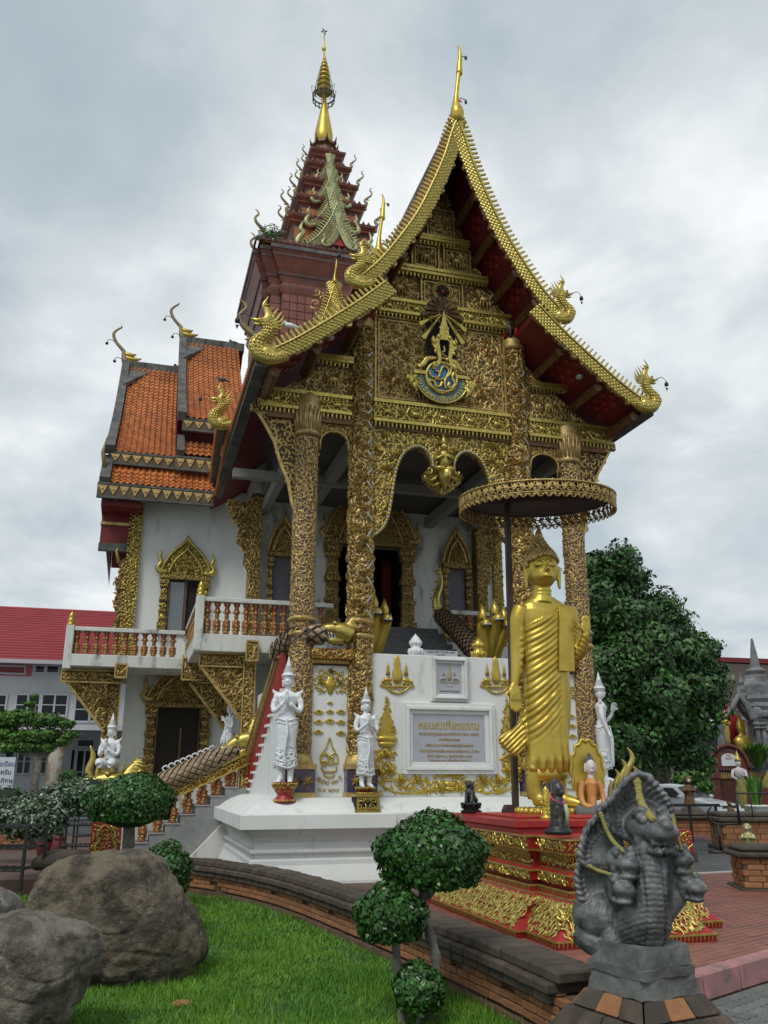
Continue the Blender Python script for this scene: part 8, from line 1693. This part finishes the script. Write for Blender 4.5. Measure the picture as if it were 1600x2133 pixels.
t = thing('assembly_hall', 'long old building with brown roof behind the chedi at the right edge', 'building', (18, 56, 0)); w2_ = lambda px, py, D=56: Vector(wpt(px, py, D))-Vector((18, 56, 0)); m = MB(); a, b_, c_, d = w2_(1478, 1376), w2_(1700, 1384), w2_(1700, 1500, 50), w2_(1440, 1495, 50); m.add([a, b_, c_, d, b_+Vector((0, 8, -3)), a+Vector((0, 8, -3))], [(0, 1, 2, 3), (0, 5, 4, 1)], 0); m.build('roof', M['brownroof'], t); m = MB(); m.box(-6, 6, -4.5, 3, -.1, w2_(1500, 1495, 50).z-.1); m.build('wall', mat('dark_grey_wall', (.10, .095, .09), .8), t)  # wall is a plain dark grey
m = MB(); m.beam(a+Vector((0, -.1, .05)), b_+Vector((0, -.1, .05)), .5, .3, 0); m.build('ridge', M['soffit'], t)
def wp(D): return lambda px, py, dy=0: Vector(wpt(px, py, D))+Vector((0, dy, 0))
W45 = wp(45.0)
def lathe_px(m, cx_px, prof, D, mi=0, n=16, smooth=False, yo=0, o=Vector()):
    k = D/CF*1.03; x = wpt(cx_px, prof[0][1], D)[0]; m.lathe([(r*k, wpt(cx_px, py, D)[2]) for r, py in prof], n, (x-o.x, D+yo-o.y, -o.z), mi, smooth)
t = thing('chedi', 'grey and white lichen stained chedi with stacked rings at the right edge', 'chedi', (wpt(1612, 1600, 46)[0], 46, 0)); o0 = Vector(t.location); m = MB(); lathe_px(m, 1612, [(80, 1700), (80, 1640), (70, 1636), (70, 1600), (76, 1596), (62, 1585), (62, 1560), (66, 1556), (58, 1548), (58, 1530), (64, 1524), (54, 1516), (54, 1500), (60, 1496), (60, 1488), (48, 1482), (52, 1474), (44, 1466), (48, 1458), (40, 1450), (38, 1430), (30, 1422), (28, 1410), (16, 1406), (20, 1398), (10, 1390), (2, 1330)], 46, n=20, o=o0); m.build('body', M['chedi'], t)
t = thing('small_chedi', 'slim yellowish white chedi finial in front of the brown roof', 'chedi', (wpt(1565, 1600, 44)[0], 44, 0)); o0 = Vector(t.location); m = MB(); lathe_px(m, 1565, [(22, 1600), (22, 1500), (16, 1495), (18, 1480), (10, 1474), (13, 1466), (7, 1460), (9, 1448), (5, 1444), (7, 1436), (4, 1428), (6, 1422), (2, 1412), (.4, 1400)], 44, n=12, o=o0); m.build('body', M['chedi'], t)
t = thing('old_chedi', 'dark mossy chedi almost hidden under the huge tree', 'chedi', (wpt(1450, 1660, 46)[0], 46, 0)); o0 = Vector(t.location); m = MB(); lathe_px(m, 1450, [(40, 1680), (40, 1600), (34, 1595), (36, 1570), (28, 1565), (30, 1545), (22, 1540), (24, 1532), (14, 1528), (10, 1515), (2, 1470)], 46, n=14, o=o0); m.build('body', M['chedi'], t)
# shrine niche with red interior and golden seated image
t = thing('shrine', 'grey stucco shrine niche with red interior at the foot of the chedi', 'shrine', (wpt(1540, 1600, 42)[0], 42, 0)); o0 = Vector(t.location); W42 = wp(42.0); q = lambda px, py, dy=0: W42(px, py, dy)-o0
m = MB(); out_ = [(1500, 1590), (1500, 1500), (1514, 1490), (1524, 1470), (1532, 1452), (1545, 1468), (1566, 1490), (1590, 1500), (1590, 1590)]; inn = [(1520, 1590), (1516, 1545), (1513, 1500), (1522, 1482), (1533, 1462), (1546, 1482), (1562, 1500), (1566, 1545), (1564, 1590)]
P = [(q(*p).x, q(*p).z) for p in out_]; I = [(q(*p).x, q(*p).z) for p in inn]; m.prism(P+I[::-1], -.3, .3, 0); m.build('arch', M['chedi'], t); m = MB(); m.prism(I, .9, 1.0, 0); m.box(I[0][0]-.05, I[0][0], .3, 1, I[0][1], I[2][1]); m.box(I[-1][0], I[-1][0]+.05, .3, 1, I[0][1], I[2][1]); m.build('red_interior', mat('crimson_paint', (.36, .01, .015), .6), t)
m = MB(); c = q(1532, 1452); m.tube(smooth_path([q(1565, 1500, -.4), q(1548, 1470, -.4), q(1533, 1448, -.4), q(1530, 1430, -.4)], 4), lerp_rad([.22, .14, .12, .02], 13), 8); m.tube(smooth_path([q(1500, 1500, -.4), q(1518, 1475, -.4), q(1532, 1450, -.4)], 4), .12, 8); m.ball(q(1570, 1487, -.4), (.28, .15, .3)); m.build('gable_scrolls', M['chedi'], t)
for px in (1588, 1600): m = MB(); lathe_px(m, px, [(6, 1600), (5, 1550), (5, 1520), (9, 1517), (6, 1514), (9, 1508), (6, 1504), (8, 1498)], 41.4, n=10, o=o0); m.build('column', M['chedi'], t)
g_ = thing('golden_image', 'golden seated Buddha image inside the red shrine niche', 'statue', q(1556, 1580, .3)+o0, .3); m = MB(); m.lathe([(.55, -.2), (.5, .1), (.38, .25), (.42, .6), (.5, .85), (.3, 1.0), (.12, 1.1), (.22, 1.25), (.26, 1.42), (.2, 1.62), (.12, 1.78), (.08, 1.9), (.01, 2.1)], 14, sy=.6); m.build('image', M['gold'], g_)
# arched gate with sign, painted deities beside it
t = thing('arched_gate', 'red brown arched gate with white rounded sign on the right', 'gate', (wpt(1517, 1690, 39)[0], 39, 0)); o0 = Vector(t.location); q = lambda px, py, dy=0: Vector(wpt(px, py, 39))+Vector((0, dy, 0))-o0; zb_ = q(1517, 1702).z
xl, xr = q(1480, 1600).x, q(1560, 1600).x; xc = q(1517, 1600).x; zs = q(1517, 1603).z; ra = q(1560, 1600).x-q(1517, 1600).x-.05
m = MB(); P = [(xc-ra, zs)]+[(xc-ra*math.cos(a), zs+(q(1517, 1553).z-zs)*math.sin(a)) for a in np.linspace(0, PI, 17)]+[(xc+ra, zs)]; m.prism(P, -.15, .25, 0); m.tube([(a, -.18, b_) for a, b_ in P[1:-1]], .09, 6, 0); m.build('arch', M['rust'], t)
for s in (-1, 1): m = MB(); m.box(xc+s*ra*.85-.22, xc+s*ra*.85+.22, -.2, .3, zb_, zs, 0); m.box(xc+s*ra*.85-.28, xc+s*ra*.85+.28, -.26, .3, zs-.35, zs-.1, 0); m.build('pier', M['rust'], t)
m = MB(); m.box(xc-ra*.75, xc+ra*.75, .0, .06, zb_, zs-.02, 0); m.build('gate_leaf', mat('dark_gate', (.06, .015, .01), .7, 0, (.16, .08, .02), 9, (.6, .8)), t)
for i in range(14): m = MB(); x_ = xc-ra*.6+i*ra*1.2/13; m.lathe([(.02, zs-.42), (.035, zs-.35), (.02, zs-.15), (.005, zs-.08)], 6, (x_, -.03, 0)); m.build('spindle', M['goldd'], t)
m = MB(); sr = q(1535, 1600).x-xc-.05; P = [(xc-sr, zs+.15)]+[(xc-sr*math.cos(a), zs+.45+(q(1517, 1567).z-zs-.5)*math.sin(a)) for a in np.linspace(0, PI, 13)]+[(xc+sr, zs+.15)]; m.prism(P, -.2, -.15, 0); m.build('sign', mat('sign_white', (.55, .58, .6), .5), t)
text('lettering', 'วัดบุพพาราม', .17, M['blue'], t, FR(xc, -.21, zs+.75), .002, fit=sr*1.3); text('lettering', 'ท่าแพ\nเชียงใหม่', .13, M['redb'], t, FR(xc, -.21, zs+.55), .002, fit=sr*.9)
m = MB(); m.box(xr-.1, xr+5, .0, .3, zb_, q(1580, 1620).z, 0); m.box(xr-.1, xr+5, -.08, .38, q(1580, 1620).z, q(1580, 1610).z, 0); m.build('side_wall', M['rust'], t)
def pd(px, py, h, D, label, rz, lower, upper='skin'):
    t = thing('painted_deity', label, 'statue', wpt(px, py, D), rz, 'painted deity figures by the gate'); m = MB(); k = h/2
    m.lathe([(.16, 0), (.2, .02), (.15, .4), (.2, .7), (.13, 1.0), (.12, 1.1)], 12, mi=0, sy=.7); m.lathe([(.13, 1.08), (.17, 1.35), (.2, 1.45), (.06, 1.5), (.05, 1.56)], 12, mi=1, sy=.6); m.ball((0, 0, 1.66), (.1, .1, .13), 1); m.lathe([(.11, 1.72), (.12, 1.78), (.06, 1.85), (.05, 1.95), (.0, 2.1)], 10, mi=2)
    for s in (-1, 1): m.tube([(s*.19, 0, 1.42), (s*.25, -.03, 1.2), (s*.12, -.2, 1.25 if s > 0 else 1.1)], [.055, .05, .035], 8, 1)
    m.xf(Matrix.Scale(k, 4)); m.build('body', [M[lower], M[upper], M['goldb']], t)
pd(1480, 1668, 1.55, 37, 'painted deity in green and gold skirt left of the arched gate', .4, 'green'); pd(1549, 1692, 2.25, 36, 'painted deity in yellow skirt with staff right of the arched gate', -.2, 'yellow'); pd(1517, 1548, 1.4, 41, 'small golden crowned figure atop the wall behind the arched gate', 0, 'yellow', 'gold')
m = MB(); p_ = wpt(1598, 1635, 37); t = thing('golden_banner', 'golden flame shaped ornament on the red wall at the right edge', 'ornament', p_); m.prism([(-1.2, -.1), (1, -.1), (1, .7), (.2, .65), (-.1, .2), (-.5, .3), (-.6, .05), (-1.1, .35)], 0, .1, 0); m.build('ornament', M['yellow'], t)
# leafy plant over the gate, snake plant in pot
def blades(name, label, loc, n, h, w_, m_, cat='plant', spread=.6, pot=None):
    t = thing(name, label, cat, loc); m = MB()
    for i in range(n):
        a = random.uniform(0, 2*PI); s_ = random.uniform(.2, 1)*spread; l = h*random.uniform(.6, 1); r0 = .15 if pot else .1; p0 = Vector((math.cos(a)*r0*random.random(), math.sin(a)*r0*random.random(), 0)); p2 = p0+Vector((math.cos(a)*s_, math.sin(a)*s_, l)); p1 = p0.lerp(p2, .55)+Vector((0, 0, .18*l)); q = Vector((-math.sin(a), math.cos(a), 0))*w_
        m.add([p0-q*.6, p0+q*.6, p1-q, p1+q, p2], [(0, 1, 3, 2), (2, 3, 4)], 0)
    m.build('leaves', m_, t, fixn=False, kind='stuff')
    if pot: mm_ = MB(); mm_.lathe([(.2, -.35), (.32, -.2), (.36, -.02), (.40, .0), (.40, .05), (.3, .05)], 16); mm_.build('pot', M[pot], t)
    return t
blades('tropical_plant', 'leafy plant with long arching leaves between the gate and the chedi', wpt(1580, 1600, 40.5), 110, 1.15, .10, M['leaf4'], spread=.95)
blades('potted_plant', 'pale pot with upright snake plant leaves near the right edge', wpt(1578, 1680, 31), 46, 1.15, .05, M['leaf4'], pot='white', spread=.45)
# blue parasol far under the tree
w_ = wpt(1400, 1590, 42); t = thing('blue_awning', 'blue slanting awning under the dark tree', 'awning', w_); m = MB(); k = 42/CF; m.add([(-32*k, 0, 22*k), (0, -1, 12*k), (30*k, 0, 2*k), (-30*k, -.5, 8*k), (28*k, -.5, -1*k)], [(0, 1, 3), (0, 2, 1), (1, 2, 4), (3, 1, 4)], 0); m.build('cloth', mat('blue_cloth', (.05, .11, .20), .7), t); m = MB(); m.tube([(-.2, 0, -2.6), (-.2, 0, .4)], .05, 6); m.build('pole', M['pole'], t)
# dark hall under the trees
t = thing('dark_wall', 'dark low shed wall beneath the huge tree', 'wall', (9, 48, 0)); m = MB(); m.box(-9, 6.5, 0, .4, 0, 3.6); m.build('wall', mat('near_black_wood', (.018, .015, .013), .9, 0, (.04, .035, .03), .8), t)  # near-black colour with slight random variation
# white sedan
CDp = 35.0; cx_, cz_ = wpt(1418, 1690, CDp)[0], 0; car = thing('parked_car', 'white sedan parked behind the stone naga, front towards the right', 'car', (wpt(1418, 1700, CDp)[0], CDp, -.05), -.95)
def carbody():
    m = MB(); secs = [(2.15, .35, .62, .62, .70), (2.05, .28, .70, .70, .80), (1.6, .25, .78, .80, .85), (.95, .25, .86, .92, .85), (.35, .25, .92, 1.32, .84), (-.3, .25, .93, 1.40, .84), (-1.0, .25, .94, 1.38, .84), (-1.6, .25, .95, 1.05, .84), (-2.1, .30, .90, .95, .78), (-2.2, .4, .8, .82, .7)]
    V = []; 
    for x, zb2, zm, zt, hw in secs:
        for (y, z) in ((-hw*.96, zb2), (-hw, zb2+.2), (-hw*.98, zm), (-hw*.72 if zt > zm+.05 else -hw*.85, zt), (0, zt+.03), (hw*.72 if zt > zm+.05 else hw*.85, zt), (hw*.98, zm), (hw, zb2+.2), (hw*.96, zb2)): V.append((x, y, z))
    F = [(i*9+j, i*9+j+1, (i+1)*9+j+1, (i+1)*9+j) for i in range(len(secs)-1) for j in range(8)]+[(i*9+8, i*9, (i+1)*9, (i+1)*9+8) for i in range(len(secs)-1)]+[tuple(range(9)), tuple((len(secs)-1)*9+j for j in range(9))[::-1]]
    m.add(V, F, 0, True); return m
carbody().build('body', M['cara'], car)
m = MB(); m.add([(.98, -.66, .93), (.98, .66, .93), (.36, .58, 1.31), (.36, -.58, 1.31), (1.0, 0, .96), (.38, 0, 1.36)], [(0, 4, 5, 3), (4, 1, 2, 5)], 0); m.build('windscreen', M['glass'], car)
for s in (-1, 1):
    m = MB(); m.add([(.8, s*.85, .95), (.25, s*.66, 1.28), (-.95, s*.66, 1.33), (-1.5, s*.84, .97)], [(0, 1, 2, 3)], 0); m.build('side_window', M['glass'], car)
    m = MB(); m.ball((2.02, s*.56, .66), (.13, .20, .075)); m.build('headlight', mat('headlight_glass', (.35, .37, .38), .1), car)
    for x in (1.35, -1.35):
        m = MB(); m.lathe([(.20, -.1), (.31, -.1), (.33, -.06), (.33, .06), (.31, .1), (.2, .1)], 20); m.xf(Matrix.Translation((x, s*.76, .31))@Matrix.Rotation(PI/2, 4, 'X')); w_o = m.build('tyre', M['black'], car); m = MB(); m.lathe([(.0, -.08), (.2, -.105), (.2, .105), (0, .08)], 12); m.xf(Matrix.Translation((x, s*.765, .31))@Matrix.Rotation(PI/2, 4, 'X')); m.build('rim', M['grey'], car)
    m = MB(); m.ball((.75, s*.98, .98), (.07, .12, .07)); m.build('mirror', M['cara'], car)
m = MB(); m.box(2.1, 2.2, -.42, .42, .60, .68, 0); m.box(2.08, 2.19, -.62, .62, .33, .42, 0); m.build('grille', M['black'], car); m = MB(); m.box(2.0, 2.24, -.80, .80, .42, .56, 0); m.build('bumper', M['cara'], car, bevel=.03)
# brick planters with stucco tops and figurines
def planter(label, px, py, w_, d, h, rz, rows=4):
    p_ = gpt(px, py, -.05); t = thing('brick_planter', label, 'planter', (p_[0], p_[1], -.05), rz, 'old brick planters on the right'); m = MB(); m.box(0, w_, 0, d, 0, h*.75, 0); m.build('core', M['mortar'], t)
    m = MB(); m.box(-.10, w_+.1, -.10, d+.1, h*.75, h*.88, 0); m.box(-.04, w_+.04, -.04, d+.04, h*.88, h, 0); m.build('coping', M['cap'], t, bevel=.03); m = MB(); m.box(-.09, w_+.1, -.09, d+.1, 0, h*.12, 0); m.build('plinth', M['cap'], t, bevel=.02)
    bw_, bh_ = .26, h*.63/rows; f = None; k = 0
    for side in (0, 1):
        L = w_ if side == 0 else d
        for j in range(rows):
            n = int(L/bw_)
            for i in range(n):
                if f is None: mm_ = MB(); mm_.box(-bw_/2+.006, bw_/2-.006, -.02, .04, -bh_/2+.005, bh_/2-.005); o = mm_.build('brick', M['brick'], t, bevel=.006); f = o.data
                else: o = link('brick', f, t)
                s_ = (i+.5+(.15 if j % 2 else -.1))*L/n; z = h*.12+(j+.5)*bh_
                if side == 0: o.location = (s_, 0, z)
                else: o.location = (0, s_, z); o.rotation_euler = (0, 0, -PI/2)
                k += 1
    return t
pl1 = planter('brick planter at the right edge, nearest to the camera', 1556, 1862, 1.6, .7, .66, -.12, 5)
pl2 = planter('long brick planter with pale sleeping stone figure on top, beside the black railing', 1512, 1772, 3.2, 1.0, .85, -.05, 4)
pl3 = planter('small brick planter with dark coping between the naga and the car', 1398, 1748, 1.3, .8, .70, -.05, 4)
def figurine(label, loc, h, mt, hair='dark', base='cement', rz=0):
    t = thing('monk_figurine', label, 'figurine', loc, rz, 'little figurines on the planters'); b = MB(); b.lathe([(.16, 0), (.19, .04), (.15, .3), (.17, .48), (.15, .6), (.06, .68)], 14, sy=.8); b.ball((0, -.01, .80), (.13, .13, .14))
    for s in (-1, 1): b.tube([(s*.14, 0, .58), (s*.2, -.06, .46), (s*.05, -.2, .50)], [.06, .055, .04], 8); b.ball((s*.13, 0, .80), (.025, .02, .04)); b.tube([(s*.07, 0, .04), (s*.08, -.06, -.06)], [.07, .05], 8)
    b.xf(Matrix.Scale(h, 4)@Matrix.Translation((0, 0, .08))); me = fuse(b, .018*h, 1, .4); withmat(me, M[mt]); link('body', me, t)
    m = MB(); m.ball((0, .02*h, .92*h), (.125*h, .12*h, .10*h)); m.build('hair', M[hair], t); m = MB(); m.ball((0, -.10*h, .87*h), (.06*h, .05*h, .06*h)); m.build('face', M['skin'], t)
    m = MB(); m.lathe([(.24*h, -.10*h), (.25*h, -.02*h), (.18*h, .02*h)], 10); m.build('base', M[base], t); return t
p_ = wpt(1563, 1783, 14.6); figurine('green robed child monk figurine on the nearest planter', (p_[0], 14.6, p_[2]), .48, 'greenp' if 'greenp' in M else 'green', base='kerbp', rz=-.5)
p_ = wpt(1438, 1684, 27.5); figurine('brown figurine with folded arms above the small planter', (p_[0], 27.5, p_[2]), .92, 'wood', base='statue'); p_ = wpt(1524, 1712, 24.5); figurine('dark haired figurine in brown and yellow at the railing corner', (p_[0], 24.5, p_[2]), .52, 'wood', base='statue', rz=.6)
m = MB(); p_ = wpt(1580, 1716, 24.5); t = thing('reclining_figure', 'pale reclining stone figure on the long planter', 'statue', p_); m.ball((0, 0, .12), (.8, .25, .16)); m.ball((.55, 0, .26), (.25, .2, .17)); m.ball((-.5, 0, .12), (.4, .2, .12)); m.build('body', M['cement'], t)
t = thing('metal_railing', 'thin black curved railing in front of the long brick planter', 'railing', gpt(1500, 1775, -.05)[:2]+(-.05,), .1); m = MB()
m.tube(smooth_path([(-.25, -.3, 1.0), (-.35, -.3, .85), (-.28, -.3, .68), (-.1, -.3, .62), (.0, -.3, .62)], 4), .022, 6); m.tube([(-.12, -.3, 0), (-.12, -.3, .66)], .03, 6); m.tube([(.45, -.2, .6), (.45, -.2, 1.35)], .03, 6); m.tube([(-.12, -.3, .62), (.45, -.2, .62)], .025, 6); m.tube([(.45, -.2, 1.3), (3.2, .2, 1.3)], .02, 6); m.tube([(-.4, -.3, .02), (.3, -.3, .02)], .05, 6); m.build('bars', M['black'], t)
for x in (.9, 1.4, 1.9, 2.4, 2.9): m = MB(); m.tube([(x, .0, .75), (x, .0, 1.3)], .012, 5); m.build('bar', M['black'], t)
t = thing('metal_rack', 'black legged stand over the small brick planter', 'rack', gpt(1440, 1752, -.05)[:2]+(-.05,), .1, 'black slatted metal racks left of the temple')
del t['group']
m = MB(); [m.box(x-.03, x+.03, -.33, -.27, 0, .95) for x in (-.1, .65)]; m.build('leg', M['black'], t, kind='stuff'); m = MB(); m.box(-.9, .75, -.36, -.2, .9, .97); m.build('shelf', M['black'], t)
m = MB(); p_ = wpt(1440, 1680, 27); m.ball((0, 0, 0), (.35, .25, .2)); m.ball((-.6, 0, -.12), (.5, .25, .22)); t = thing('rock_mound', 'dark lumpy stone under the brown figurine', 'stone', (p_[0], 27, p_[2]-.18)); m.build('stone', M['cap'], t)
w_ = gpt(1360, 1748, -.05); m = MB(); m.obox((w_[0]+2, w_[1], 0), (6, .25, .12), Matrix.Rotation(.1, 3, 'Z')); m.build('kerb', M['kerbp'], kind='structure')
w_ = wpt(1425, 1775, 19); t = thing('red_ornament', 'little red and gold carved corner standing behind the stone naga', 'ornament', (w_[0], 19, w_[2])); m = MB(); m.box(-.2, .2, 0, .3, 0, .42, 0); relief(m, scatter(-.18, .18, .03, .4, .08, None, 'cdlm', 1.5), flat(0), 1, 1.3); m.build('block', [M['red'], M['goldb']], t, fixn=False); m = MB(); m.box(-.25, .25, -.05, .35, -1.2, 0); m.build('base', M['cap'], t)
# hanging lamps under the eaves and pigeons on the roof
lm = mat('pale_lamp_shell', (.45, .48, .52), .3, .4)
for px, py, Y, lab in ((688, 702, -.7, 'round pale floodlight under the left eave, nearest the purlin'), (640, 728, -.7, 'round pale floodlight under the left eave, lower of the two'), (1208, 785, -.7, 'round pale floodlight under the right eave, higher of the two'), (1240, 815, -.7, 'round pale floodlight under the right eave, lower of the two')):
    x, z = xz(px, py, Y); t = onT('floodlight', lab, 'lamp', x, Y, z, 0, 'floodlights under the eaves'); m = MB(); m.ball((0, 0, 0), (.085, .09, .06), 0, 12, 8); m.build('shell', lm, t); m = MB(); m.tube([(0, 0, .02), (0, .02, .2)], .015, 5); m.build('stem', M['black'], t)
for px, py, Y, lab, mt in ((603, 683, -1.15, 'white pigeon perched on the lower left bargeboard', 'statue'), (462, 795, 2.5, 'dark pigeon perched on the naga finial above the side roof', 'grey'), (372, 769, 13, 'dark pigeon on the lower wing ridge', 'black'), (487, 718, 13, 'dark pigeon on the upper wing ridge', 'black')):
    x, z = xz(px, py, Y); t = onT('pigeon', lab, 'bird', x, Y, z); k = 1 if Y < 5 else 1.4; b = MB(); b.ball((0, 0, .05), (.10, .05, .05)); b.ball((-.09, 0, .10), (.035, .03, .035)); b.tube([(.08, 0, .05), (.19, 0, .02)], [.035, .015], 8); b.tube([(-.12, 0, .10), (-.15, 0, .09)], [.01, .004], 5); b.tube([(-.05, 0, .06), (-.085, 0, .09)], [.04, .03], 8)
    b.xf(Matrix.Scale(k, 4)); me = fuse(b, .009*k, 1, .4); withmat(me, M[mt]); link('body', me, t)
